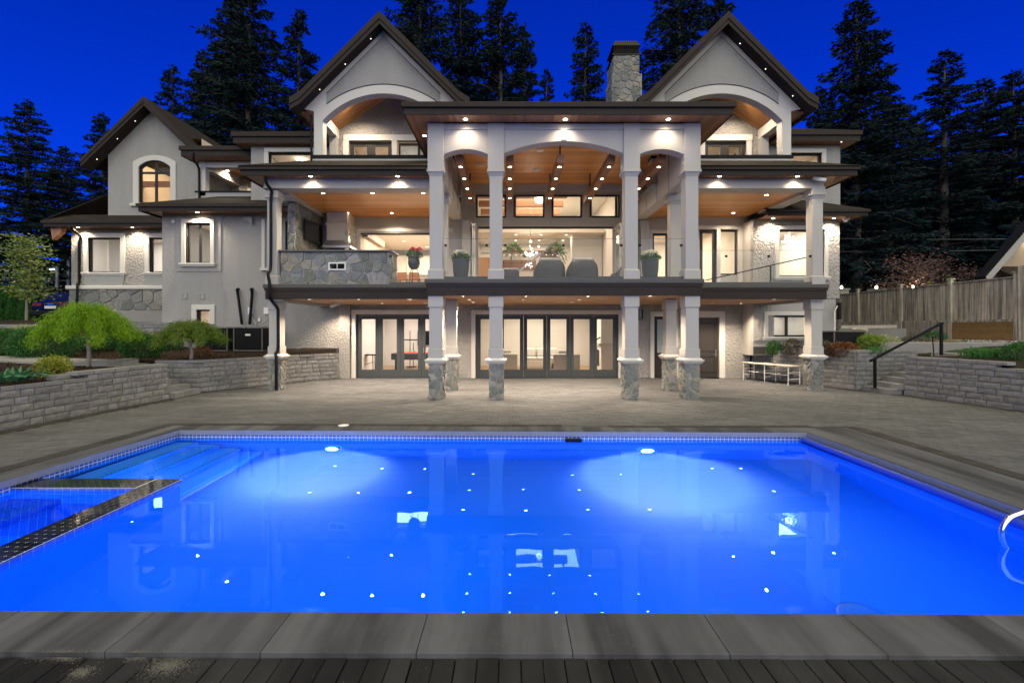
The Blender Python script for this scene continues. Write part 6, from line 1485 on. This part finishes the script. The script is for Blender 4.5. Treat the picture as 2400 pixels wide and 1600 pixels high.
# parked car seen from behind
cx_, cy0, cz = X(118, 21.0), 21.0, 2.17
car = thing('parked_car', (cx_, cy0+2.2, cz), 'dark blue car parked at the far left, seen from behind', 'car')
m_carp = simple('car_paint', (0.004, 0.006, 0.018), 0.2, var=0.05, spec=0.12); m_tail = simple('tail_lamp', (0.16, 0.01, 0.012), 0.2); m_carglass = simple('car_glass', (0.01, 0.012, 0.018), 0.04)
secs = [(0.0, 0.42, 0.80, 0.86), (0.06, 0.30, 0.93, 0.90), (0.35, 0.24, 0.98, 0.92), (1.1, 0.22, 0.98, 0.93), (3.3, 0.22, 0.92, 0.93), (4.3, 0.26, 0.78, 0.88), (4.5, 0.40, 0.62, 0.70)]
b = MB(); vs = []
for dy, z0, z1, hw_ in secs:
    vs += [(cx_-hw_*0.92, cy0+dy, cz+z0), (cx_-hw_, cy0+dy, cz+(z0+z1)/2), (cx_-hw_*0.93, cy0+dy, cz+z1), (cx_+hw_*0.93, cy0+dy, cz+z1), (cx_+hw_, cy0+dy, cz+(z0+z1)/2), (cx_+hw_*0.92, cy0+dy, cz+z0)]
n = len(secs); fs = [(i*6+j, i*6+(j+1) % 6, (i+1)*6+(j+1) % 6, (i+1)*6+j) for i in range(n-1) for j in range(6)] + [tuple(range(6)), tuple((n-1)*6+j for j in range(6))[::-1]]
b.add(vs, fs, True); b.build('body', m_carp, car, fix=True)
b = MB(); sec2 = [(0.20, 0.95, 0.80), (0.85, 1.42, 0.62), (1.3, 1.48, 0.62), (2.3, 1.45, 0.62), (3.2, 0.92, 0.82)]; vs = []
for dy, z1, hw_ in sec2: vs += [(cx_-0.85, cy0+dy, cz+0.93), (cx_-hw_, cy0+dy, cz+z1), (cx_+hw_, cy0+dy, cz+z1), (cx_+0.85, cy0+dy, cz+0.93)]
fs = [(i*4+j, i*4+j+1, (i+1)*4+j+1, (i+1)*4+j) for i in range(4) for j in range(3)]; b.add(vs, fs, True); cab = b.build('cabin', m_carp, car, fix=True)
MB().quad((cx_-0.70, cy0+0.29, cz+1.02), (cx_+0.70, cy0+0.29, cz+1.02), (cx_+0.56, cy0+0.76, cz+1.39), (cx_-0.56, cy0+0.76, cz+1.39)).build('rear_window', m_carglass, cab)
for s in (-1, 1):
    MB().box(cx_+s*0.62-0.20, cx_+s*0.62+0.20, cy0-0.015, cy0+0.1, cz+0.74, cz+0.88).build('tail_light', m_tail, car)
    for dy in (0.85, 3.55):
        o = MB().add(*(lambda c: (c.v, c.f))(MB().lathe([(0.33, -0.11), (0.34, -0.05), (0.34, 0.05), (0.33, 0.11)], n=20))).build('tyre', m_black, car, fix=True); o.rotation_euler = (0, R(90), 0); o.location = (cx_+s*0.80, cy0+dy, cz+0.34)
        o = MB().lathe([(0.21, -0.115), (0.22, 0.0), (0.21, 0.115)], n=16).build('rim', m_steel, car, fix=True); o.rotation_euler = (0, R(90), 0); o.location = (cx_+s*0.80, cy0+dy, cz+0.34)
MB().box(cx_-0.26, cx_+0.26, cy0-0.02, cy0+0.02, cz+0.62, cz+0.74).build('licence_plate', m_white, car); MB().box(cx_-0.85, cx_+0.85, cy0-0.05, cy0+0.15, cz+0.30, cz+0.52).build('bumper', m_black, car, bevel=0.03); MB().box(cx_-0.14, cx_+0.14, cy0-0.012, cy0+0.03, cz+0.80, cz+0.84).build('badge', m_chrome, car)
m_lampmetal = simple('galvanised', (0.22, 0.24, 0.27), 0.45, 0.6)
t = thing('street_lamp', (X(133, 42), 42, 2), 'grey street lamp with a glowing cool head beyond the parked car', 'street lamp'); px_ = X(133, 42)
MB().tube([(px_, 42, 1.5), (px_, 42, Z(624, 42))], 0.14, 10).build('pole', m_lampmetal, t); MB().bar((px_, 42, Z(626, 42)), (X(112, 42), 42, Z(629, 42)), 0.3, 0.18).build('head', m_lampmetal, t)
MB().box(X(112,42), X(128,42), 41.9, 42.1, Z(632,42), Z(630.5,42)).build('lamp_lens', emit('street_lens', (0.6, 0.75, 1.0), 6), t)
t = thing('lamp_pole', (X(160, 44), 44, 2), 'curved grey lamp pole rising beside the left wing', 'lamp pole'); px_ = X(160, 44)
MB().tube(smooth_path([(px_, 44, 1.5), (px_, 44, Z(620, 44)), (X(161.5,44), 44, Z(609, 44)), (X(167,44), 44, Z(603, 44))]), 0.16, 10).build('pole', m_lampmetal, t)
for k, (xa, ya, za, xb, yb, zb, lb) in enumerate(((-60, 38, Z(648, 38), -12, 36, Z(652, 36), 'pale overhead wire crossing behind the trees at far left'), (16, 34, Z(553, 34), 48, 34, Z(553, 34), 'upper thin overhead wire against the dark trees at right'), (16, 34, Z(587, 34), 48, 33, Z(573, 33), 'lower thin overhead wire sagging across the dark trees at right'))):
    MB().tube([(xa+(xb-xa)*i/12, ya+(yb-ya)*i/12, za+(zb-za)*i/12-0.25*math.sin(math.pi*i/12)) for i in range(13)], 0.009, 5).build('overhead_wire', m_lampmetal, label=lb, cat='wire')
# ------------------------------------------------------------------ planting
def mound(name, label, cat, x, y, z, rx, ry, rz_, n, L, Wd, mat, up=0.25, shell=0.6, group=None):
    t = thing(name, (x, y, z), label, cat, group, local=True)
    quads_obj('leaves', ball_leaves((0,0,rz_*0.42), (rx, ry, rz_*0.62), n, L, Wd, up, shell), mat, t)
    b = MB()
    for k in range(7):
        a = k*0.9; b.tube([(0.04*math.cos(a), 0.04*math.sin(a), -0.05), (rx*0.5*math.cos(a), ry*0.5*math.sin(a), rz_*0.55)], 0.012, 5)
    b.build('stems', m_bark, t); return t
m_bark = simple('bark', (0.10, 0.09, 0.08), 0.95, var=0.4, vs=12, bump=(20, 1.0, 0.02))
m_bark_pale = simple('pale_bark', (0.22, 0.20, 0.18), 0.9, var=0.4, vs=14, bump=(25, 0.6, 0.01))
m_box = leaf_mat('boxwood', (0.02, 0.075, 0.018), (0.06, 0.19, 0.04)); m_spirea = leaf_mat('gold_spirea', (0.13, 0.16, 0.015), (0.40, 0.42, 0.05)); m_hosta = leaf_mat('hosta', (0.03, 0.11, 0.05), (0.08, 0.22, 0.10), 0.25)
m_maple = leaf_mat('lace_maple', (0.12, 0.25, 0.010), (0.32, 0.54, 0.025), 0.5); m_maple2 = leaf_mat('lace_maple_olive', (0.07, 0.13, 0.012), (0.18, 0.26, 0.03), 0.4)
m_rust = leaf_mat('rust_leaf', (0.09, 0.035, 0.015), (0.20, 0.09, 0.04)); m_dusty = leaf_mat('dusty_leaf', (0.06, 0.05, 0.035), (0.17, 0.15, 0.11)); m_lime = leaf_mat('lime_leaf', (0.08, 0.15, 0.01), (0.24, 0.34, 0.04)); m_iris = leaf_mat('iris_blade', (0.04, 0.14, 0.03), (0.10, 0.28, 0.07)); m_grass = leaf_mat('dry_grass', (0.16, 0.12, 0.07), (0.34, 0.27, 0.17)); m_pale = leaf_mat('pale_leaf', (0.20, 0.24, 0.10), (0.42, 0.46, 0.26))
def gz(px, py, hf):
    y = 12.0
    for _ in range(40):
        z = hf(X(px, y), y); 
        if abs(CY-py) < 1: break
        yn = (HC - z)*FPX/(py-CY); y = 0.6*y + 0.4*max(6, min(30, yn))
    return X(px, y), y, hf(X(px, y), y)
def weeping_maple(label, x, y, z, h, rad, mat, n, seed):
    r = np.random.RandomState(seed); t = thing('weeping_maple', (x, y, z), label, 'tree', 'dome shaped lace-leaf maples', local=True)
    th = h*0.50
    tr = smooth_path([(0, 0, -0.05), (0.03, 0, th*0.35), (-0.02, 0.02, th*0.7), (0.03, 0, th), (0.05, 0.02, th*1.25)])
    MB().tube(tr, [0.055*(1-0.5*i/len(tr)) for i in range(len(tr))], 9).build('trunk', m_bark_pale, t)
    b = MB(); V = []
    nb = 46
    for k in range(nb):
        a = 2*math.pi*k/nb*5.13; q = 0.35+0.65*((k*0.618) % 1); L = rad*q*(0.9+0.25*r.rand()); pk = h*(0.86+0.10*r.rand()) - 0.26*h*q*q*0.6
        c, s_ = math.cos(a), math.sin(a); drop = (0.30+0.40*q)*h*0.55
        pts = [(0.03, 0, th*1.15), (c*L*0.4, s_*L*0.4, pk), (c*L*0.8, s_*L*0.8, pk-0.12*h*q), (c*L, s_*L, pk-drop*0.75), (c*L*1.04, s_*L*1.04, pk-drop)]
        sp = smooth_path(pts, 5); b.tube(sp, [0.018*(1-0.85*i/len(sp)) for i in range(len(sp))], 4)
        m = int(n/nb); u = r.rand(m)**0.75*(len(sp)-1.01); i0 = u.astype(int); f = (u-i0)[:, None]
        S = np.array([tuple(p) for p in sp]); P = S[i0]*(1-f) + S[np.minimum(i0+1, len(sp)-1)]*f
        P = P + r.normal(size=(m, 3))*np.array([0.13, 0.13, 0.07])*rad*0.75
        D = r.normal(size=(m, 3))*0.55 + np.array([c*0.5, s_*0.5, -1.0]); V.append(leaf_mesh(P, D, r.normal(size=(m, 3)), r.uniform(0.06, 0.13, m)*rad*0.85, 0.013*rad+0.003))
    b.build('branches', m_bark, t); quads_obj('crown', np.concatenate(V), mat, t); return t
weeping_maple('larger bright green weeping maple on a thin trunk above the left retaining wall', X(206, 12.3), 12.3, hL(-11.4, 12.3), 1.78, 0.98, m_maple, 32000, 3)
weeping_maple('smaller olive green weeping maple in front of the air conditioning units', X(447, 13.7), 13.7, hL(-9.6, 13.7), 1.22, 0.90, m_maple2, 18000, 5)
x, y, z = gz(104, 838, hL); mound('boxwood_shrub', 'round dark green shrub left of the larger weeping maple', 'shrub', x, y, z, 0.95, 0.8, 0.95, 7000, 0.075, 0.035, m_box)
x, y, z = gz(10, 834, hL); mound('boxwood_shrub', 'round dark green shrub cut by the left picture edge', 'shrub', x, y, z, 0.75, 0.7, 0.85, 5000, 0.075, 0.035, m_box)
x, y, z = gz(330, 838, hL); mound('boxwood_shrub', 'dark shrub between the two weeping maples', 'shrub', x, y, z, 0.62, 0.5, 0.72, 4000, 0.075, 0.035, m_box)
x, y, z = gz(238, 826, hL); mound('boxwood_shrub', 'dark shrub behind the trunk of the larger weeping maple', 'shrub', x, y, z, 0.7, 0.5, 0.6, 3000, 0.075, 0.035, m_box)
x, y, z = gz(398, 818, hL); mound('boxwood_shrub', 'small dark shrub behind the smaller weeping maple', 'shrub', x, y, z, 0.4, 0.4, 0.5, 1800, 0.07, 0.035, m_box)
x, y = X(126, 10.4), 10.4; mound('spirea_shrub', 'yellow leaved shrub above the left retaining wall', 'shrub', x, y, hL(x, y), 0.36, 0.34, 0.46, 1500, 0.06, 0.03, m_spirea, 0.5, 0.25)
x, y, z = gz(475, 834, hL); mound('rust_shrub', 'small rust coloured shrub right of the smaller maple trunk', 'shrub', x, y, z, 0.28, 0.25, 0.34, 900, 0.05, 0.02, m_rust)
for px, py, rx, lb in ((50, 790, 0.5, 'low cream flowering plant below the dark car'), (85, 785, 0.5, 'pale green clump in front of the parked car'), (115, 788, 0.4, 'pale green clump right of the parked car'), (345, 800, 0.55, 'pale leaved clump behind the two weeping maples'), (330, 757, 0.6, 'dusty low shrub at the foot of the left wing')):
    x, y, z = (X(px, 16.6), 16.6, hL(X(px, 16.6), 16.6)); mound('pale_shrub', lb, 'shrub', x, y, z, rx, 0.35, 0.45, 900, 0.07, 0.035, m_pale if py > 760 else m_dusty)
def blades(name, label, x, y, z, n, h, w, spread, mat, lean=0.35, wd=0.03):
    t = thing(name, (x, y, z), label, 'plant', local=True); P = np.c_[RS.uniform(-spread, spread, n), RS.uniform(-spread*0.5, spread*0.5, n), np.zeros(n)]
    D = np.c_[RS.normal(0, lean, n), RS.normal(0, lean, n), np.ones(n)]; U = np.c_[RS.normal(size=(n, 2)), np.zeros(n)]; hh = RS.uniform(0.7, 1.1, n)*h
    V1 = leaf_mesh(P, D, U, hh*0.75, wd); Dn = D/np.linalg.norm(D, axis=1, keepdims=True); T = P + Dn*(hh*0.55)[:, None]; D2 = D + np.c_[RS.normal(0, 0.9, (n, 2)), np.full(n, -0.7)]
    V2 = leaf_mesh(T, D2, U, hh*0.45, wd*0.9); quads_obj('blades', np.concatenate([V1, V2]), mat, t)
    MB().lathe([(spread*0.5, -0.05), (spread*0.4, 0.02), (0.01, 0.04)], n=10).build('crown_base', m_soil, t); return t
x, y = X(22, 9.15), 9.15; t = thing('hosta', (x, y, hL(x, y)), 'broad blue green hosta leaves in the lower left garden bed', 'plant', local=True)
V = []
for k in range(46):
    a = RS.uniform(0, 6.28); r0 = RS.uniform(0.02, 0.42); b0 = np.array([[r0*math.cos(a)*1.1, r0*math.sin(a)*0.7, 0.02]]); d0 = np.array([[math.cos(a)*0.6, math.sin(a)*0.6, 0.9]]); L0 = RS.uniform(0.22, 0.36)
    V.append(leaf_mesh(b0, d0, [[-math.sin(a), math.cos(a), 0.1]], L0, 0.11)); tip = b0 + d0/np.linalg.norm(d0)*L0*0.6; V.append(leaf_mesh(tip, d0*np.array([[1.6, 1.6, -0.2]]), [[-math.sin(a), math.cos(a), 0.1]], L0*0.7, 0.12))
quads_obj('leaves', np.concatenate(V), m_hosta, t); MB().lathe([(0.2, -0.05), (0.15, 0.02), (0.01, 0.05)], n=10).build('crown_base', m_soil, t)
x, y = X(14, 10.6), 10.6; blades('seedling', 'small pale seedling in the soil at the left edge', x, y, hL(x, y), 40, 0.16, 0.1, 0.15, m_leaf, 0.7)
# right garden
def rz_at(px, y): return X(px, y), y, hR(X(px, y), y)
for px, y, rx, h, mat, n, lb in ((1815, 16.0, 0.26, 0.42, m_box, 900, 'small green shrub under the left half of the low right window'), (1857, 15.9, 0.32, 0.50, m_dusty, 900, 'grey green shrub under the right half of the low right window'),
      (1925, 14.9, 0.40, 0.46, m_dusty, 1500, 'brownish shrub close behind the outer right column'), (1975, 14.6, 0.50, 0.42, m_rust, 1900, 'reddish brown low shrub on top of the right block wall'), (2040, 14.9, 0.50, 0.62, m_lime, 2200, 'lime green shrub in front of the low black heat pump'), (2075, 15.6, 0.50, 0.60, m_pale, 1400, 'pale variegated shrub right of the lime green shrub'),
      (2140, 15.6, 0.45, 0.45, m_dusty, 1000, 'small dusty shrub behind the right handrail'), (2185, 16.6, 0.5, 0.5, m_box, 1200, 'dark green shrub near the fence foot right of the handrail'), (2050, 19.5, 0.7, 0.5, m_box, 1500, 'low dark hedge clump at the fence foot'), (2000, 21, 0.9, 0.6, m_box, 1500, 'dark low bush in the shade beside the right wing'), (2392, 11.3, 0.42, 0.45, m_box, 1200, 'dark green shrub cut by the right picture edge')):
    x, yy, z = rz_at(px, y); mound('garden_shrub', lb, 'shrub', x, yy, z-0.02, rx, rx*0.8, h, n, 0.07, 0.03, mat)
for px, y, n, h, sp_, mat, ln, lb in ((2055, 14.15, 160, 0.34, 0.26, m_iris, 0.25, 'bright green blades on the right block wall in front of the shrubs'), (2306, 12.0, 320, 0.38, 0.42, m_iris, 0.22, 'bright green clump of blades on the far right block wall'), (2098, 15.2, 260, 0.32, 0.3, m_grass, 0.6, 'dry tan grass clump in the right garden left of the handrail'), (2158, 15.0, 260, 0.30, 0.3, m_grass, 0.6, 'dry tan grass clump behind the right handrail'), (2222, 15.4, 260, 0.34, 0.3, m_grass, 0.7, 'dry tan grass clump right of the handrail top')):
    x, yy, z = rz_at(px, y); blades('grass_clump', lb, x, yy, z, n, h, 0.02, sp_, mat, ln, 0.022)
b = MB(); rr = random.Random(4)
for _ in range(500):
    x, y = rr.uniform(15.5, 17.2), rr.uniform(14.8, 20); s = rr.uniform(0.02, 0.05); b.ball((x, y, hR(x, y)+s*0.4), s, 5, 3, 0.7)
b.build('pebbles', simple('pebble', (0.3, 0.29, 0.28), 0.8, var=0.4, vs=8), label='pale pebbles along the foot of the fence', cat='pebbles', kind='stuff')
b = MB()
for _ in range(5000):
    x = rr.uniform(-15, -7.8); y = rr.uniform(9, 17)
    if x > interp(edgeL, y)-0.3: continue
    a = rr.uniform(0, 6.28); s = rr.uniform(0.02, 0.06); z = hL(x, y)+0.012
    b.add([(x-s*math.cos(a), y-s*math.sin(a), z), (x+0.012*math.sin(a), y-0.012*math.cos(a), z+rr.uniform(0, 0.02)), (x+s*math.cos(a), y+s*math.sin(a), z+rr.uniform(0, 0.03)), (x-0.012*math.sin(a), y+0.012*math.cos(a), z)], [(0,1,2,3)])
b.build('bark_mulch', leaf_mat('bark_chip', (0.035, 0.018, 0.010), (0.13, 0.07, 0.04), 0.0, 0.9), label='brown bark mulch over the left garden bed', cat='mulch', kind='stuff')

# ------------------------------------------------------------------ broadleaf trees
def broad(name, label, x, y, z, h, rad, trunk_h, mat, n, seed, L, Wd, flat=0.5, mat2=None, n2=0, lean=0.0, tr=0.06, group=None):
    r = np.random.RandomState(seed); t = thing(name, (x, y, z), label, 'tree', group, local=True); b = MB(); V = []; V2 = []
    tp = smooth_path([(0, 0, -0.2), (lean*0.3, 0, trunk_h*0.5), (lean, 0.02, trunk_h)]); b.tube(tp, [tr*(1-0.35*i/len(tp)) for i in range(len(tp))], 8); b.build('trunk', m_bark_pale, t)
    br = MB(); nb = 26
    for k in range(nb):
        a = k*2.4; q = r.uniform(0.5, 1.0); zz = trunk_h + (h-trunk_h)*(k/nb); c, s_ = math.cos(a), math.sin(a); rr_ = rad*q*(1.0-0.55*(k/nb))
        pts = smooth_path([(lean, 0, min(zz, h)*0.8), (lean+c*rr_*0.5, s_*rr_*0.5, zz), (lean+c*rr_, s_*rr_, zz+r.uniform(-0.1, 0.25)*rad*flat)], 4)
        br.tube(pts, [tr*0.4*(1-0.85*i/len(pts)) for i in range(len(pts))], 5)
        S = np.array([tuple(p) for p in pts])[2:]; m = n//nb; i0 = r.randint(0, len(S), m); P = S[i0] + r.normal(size=(m, 3))*np.array([0.20, 0.20, 0.09*flat*2])*rad*0.75
        V.append(leaf_mesh(P, r.normal(size=(m, 3))*np.array([1, 1, 0.4]), r.normal(size=(m, 3)), r.uniform(0.7, 1.2, m)*L, Wd))
        if n2: m2 = n2//nb; i0 = r.randint(0, len(S), m2); P = S[i0] + r.normal(size=(m2, 3))*np.array([0.22, 0.22, 0.08])*rad*0.75 + np.array([0, 0, 0.05]); V2.append(leaf_mesh(P, r.normal(size=(m2, 3))*np.array([1, 1, 0.2]), r.normal(size=(m2, 3)), r.uniform(0.7, 1.2, m2)*L*1.1, Wd*1.3))
    br.build('branches', m_bark, t); quads_obj('crown', np.concatenate(V), mat, t)
    if n2: quads_obj('blossom', np.concatenate(V2), mat2, t)
    return t
broad('dogwood_tree', 'pale flowering tree with layered branches at the far left', X(62, 19.5), 19.5, 2.0, 3.9, 1.25, 1.2, m_lime, 2000, 1, 0.12, 0.055, 0.6, m_pale, 900)
m_cherry = leaf_mat('cherry_leaf', (0.05, 0.025, 0.025), (0.20, 0.12, 0.115), 0.3)
broad('cherry_tree', 'small pink leaved cherry tree beyond the fence', X(2150, 22.8), 22.8, 2.4, 3.0, 2.3, 1.1, m_cherry, 2200, 2, 0.13, 0.07, 0.7, tr=0.14); broad('cherry_tree', 'thin pink leaved tree beside the neighbouring roof', X(2265, 23.5), 23.5, 2.4, 2.6, 1.4, 0.9, m_cherry, 900, 3, 0.12, 0.06, 0.7)
for k, (px, h, lb) in enumerate(((18, 1.7, 'left'), (42, 1.95, 'middle'), (68, 1.6, 'right'), (0, 1.9, 'outermost left'))):
    x, y = X(px, 22), 22.0; t = thing('cedar_hedge', (x, y, 1.95), lb + ' of the dark clipped cedar columns below the pale flowering tree', 'hedge', local=True)
    d = dirs(1800); P = np.c_[d[:, 0]*0.36, d[:, 1]*0.36, np.abs(d[:, 2])*h*0.0 + RS.uniform(0, h, 1800)]; P[:, :2] *= (1.05-0.75*(P[:, 2:3]/h)**2.2); quads_obj('foliage', leaf_mesh(P, np.c_[d[:, :2]*0.5, np.ones(1800)], dirs(1800), 0.16, 0.05), m_box, t); MB().tube([(0,0,-0.1),(0,0,h*0.9)], 0.05, 6).build('trunk', m_bark, t)
for px, yy, lb in ((2180, 21.5, 'small green sprig over the fence left of the third post'), (2228, 19.0, 'tall green sprig rising behind a fence post')):
    x = X(px, yy); mound('sprig', lb, 'plant', x, yy, 3.3, 0.16, 0.16, 0.75, 260, 0.09, 0.03, m_lime)

# ------------------------------------------------------------------ conifers behind the house
m_needle = leaf_mat('needles', (0.006, 0.013, 0.017), (0.020, 0.036, 0.040), 0.1, 0.9)
def conifer_meshes(seed, h=20.0, base=0.18, rad=3.6, sparse=1.0):
    r = np.random.RandomState(seed); V = []; br = MB()
    nb = int(230*sparse)
    for k in range(nb):
        t = k/nb; zz = h*(base + (1-base)*t**0.92); env = (1-t)**0.75
        L = rad*env*r.uniform(0.55, 1.15) + 0.25
        if r.rand() < 0.08: L *= 1.35
        a = r.uniform(0, 6.283); c, s_ = math.cos(a), math.sin(a); lift = r.uniform(0.05, 0.30)*(0.3+t); drop = r.uniform(0.10, 0.34)*(1.1-t)
        m = max(16, int(58*L)); u = r.rand(m)**0.7
        cx = u*L; cz = zz + lift*L*np.sin(u*1.6) - drop*L*u**1.8
        wdt = 0.30*L*np.sin(np.clip(u, 0.05, 1)*2.6)*0.6+0.05
        side = r.uniform(-1, 1, m)*wdt
        P = np.c_[c*cx - s_*side, s_*cx + c*side, cz - np.abs(side)*0.12 + r.normal(0, 0.04, m)]
        D = np.c_[c*0.7 - s_*np.sign(side)*0.7 + r.normal(0, .25, m), s_*0.7 + c*np.sign(side)*0.7 + r.normal(0, .25, m), -0.35 + r.normal(0, 0.35, m)]
        V.append(leaf_mesh(P, D, r.normal(size=(m, 3)), r.uniform(0.25, 0.52, m)*(0.55+0.45*env), 0.10))
        br.tube([(0, 0, zz), (c*L*0.5, s_*L*0.5, zz + lift*L*0.7 - drop*L*0.28), (c*L*0.95, s_*L*0.95, zz + lift*L - drop*L)], [0.05*env+0.015, 0.03*env+0.01, 0.008], 4)
    m = 60; P = np.c_[r.normal(0, 0.1, (m, 2)), r.uniform(h*0.93, h*1.005, m)]; V.append(leaf_mesh(P, np.c_[r.normal(0, 0.7, (m, 2)), r.uniform(0.2, 1, m)], r.normal(size=(m, 3)), 0.3, 0.09))
    br.tube([(0, 0, -1), (0.06, 0.03, h*0.3), (0, 0.05, h*0.65), (0, 0, h*0.99)], [h*0.016, h*0.013, h*0.007, 0.02], 9)
    return np.concatenate(V), br
KIND = []
for sd, bs, rd, spz in ((1, 0.12, 3.6, 1.0), (2, 0.30, 3.3, 0.8), (3, 0.08, 4.4, 1.1), (4, 0.38, 3.4, 0.75), (5, 0.10, 2.7, 0.9)):
    V, br = conifer_meshes(sd, base=bs, rad=rd, sparse=spz); KIND.append((V, br))
proto = {}
def conifer(label, px, top, yd, kind, wscale=1.0, rz=0.0):
    x = X(px, yd); zb = 1.6; h = Z(top, yd) - zb; s = h/20.0
    if kind not in proto:
        t = thing('conifer_tree', (x, yd, zb), label, 'tree', 'tall conifers behind the house', rz, local=True); V, br = KIND[kind]
        quads_obj('crown', V, m_needle, t); br.build('trunk', m_bark, t); proto[kind] = t
    else:
        t = copy_tree(proto[kind], None, label, (x, yd, zb), rz)
    t.scale = (s*wscale, s*wscale, s); t.rotation_euler = (0, 0, rz); t.location = (x, yd, zb); t['label'] = label
    return t
CON = [(62, 238, 42, 2, 0.95, 'broad conifer standing alone against the sky at the far left'), (240, 268, 46, 3, 0.8, 'dark conifer whose tip shows just left of the left gable'), (150, 345, 52, 2, 1.0, 'hazy conifer low between the far left tree and the left gable'),
 (403, 155, 44, 4, 0.9, 'slim conifer tip just right of the left gable peak'), (478, 122, 42, 0, 0.8, 'conifer left of the tall bare-trunked tree'), (585, -40, 34, 3, 0.95, 'tallest dark conifer with a pale bare trunk left of the main gable'), (700, 28, 40, 4, 0.95, 'slender pointed conifer beside the left main gable'), (545, -10, 42, 1, 0.8, 'dark conifer overlapping the tall bare-trunked tree'),
 (985, -120, 36, 2, 0.85, 'huge dark conifer rising behind the left main gable'), (1080, -60, 42, 0, 0.8, 'dark conifer right of the huge one behind the left main gable'), (1172, -10, 40, 1, 1.0, 'conifer with a leaning tip above the portico roof'), (1230, 60, 46, 4, 0.8, 'thin conifer low in the group above the portico'), (1281, 165, 44, 4, 0.7, 'smallest conifer tip in the gap left of the chimney'), (1372, 58, 40, 0, 0.75, 'ragged conifer just left of the chimney'),
 (1590, -130, 34, 2, 0.85, 'massive dark conifer behind the chimney and right gable'), (1680, -40, 40, 1, 0.8, 'conifer whose tip shows left of the right gable peak'), (2008, 5, 36, 0, 0.95, 'tall pointed conifer right of the right gable'), (1920, 205, 44, 2, 0.7, 'short conifer between the right gable and the tall pointed one'), (2085, 200, 46, 3, 0.9, 'dark conifer in the gap right of the tall pointed one'), (2215, 122, 40, 4, 1.05, 'bushy conifer in the middle of the right sky'), (2305, 188, 44, 0, 0.9, 'conifer with a forked tip toward the right edge'), (2375, 170, 40, 3, 1.0, 'dark conifer at the right picture edge'), (2150, 290, 52, 2, 1.0, 'low conifer filling the gap behind the bushy one'), (2260, 330, 56, 2, 1.1, 'dark low conifer behind the forked one'), (1985, 330, 54, 2, 1.1, 'dark low conifer behind the tall pointed one')]
for i, (px, top, yd, kd, ws, lb) in enumerate(CON): conifer(lb, px, top, yd, kd, ws*(1.05 if px < 1850 else 1.2), i*1.7)
# far wood that reads as one mass
V = []
for i in range(36):
    side = -1 if i < 12 else 1; x = (-62 + i*4.1) if side < 0 else (14 + ((i-12) % 14)*4.3); yy = 56 + (i*7 % 11) - (12 if i > 25 else 0); s = 0.72+0.22*((i*5) % 7)/7
    B = KIND[(i*3) % 5][0].reshape(-1, 4, 3)[::2].reshape(-1, 3)*np.array([s*1.6, s*1.6, s]); V.append(B + np.array([x, yy, 1.5]))
quads_obj('far_wood', np.concatenate(V), m_needle, label='dark mass of far woodland behind the house', cat='woodland', kind='stuff')
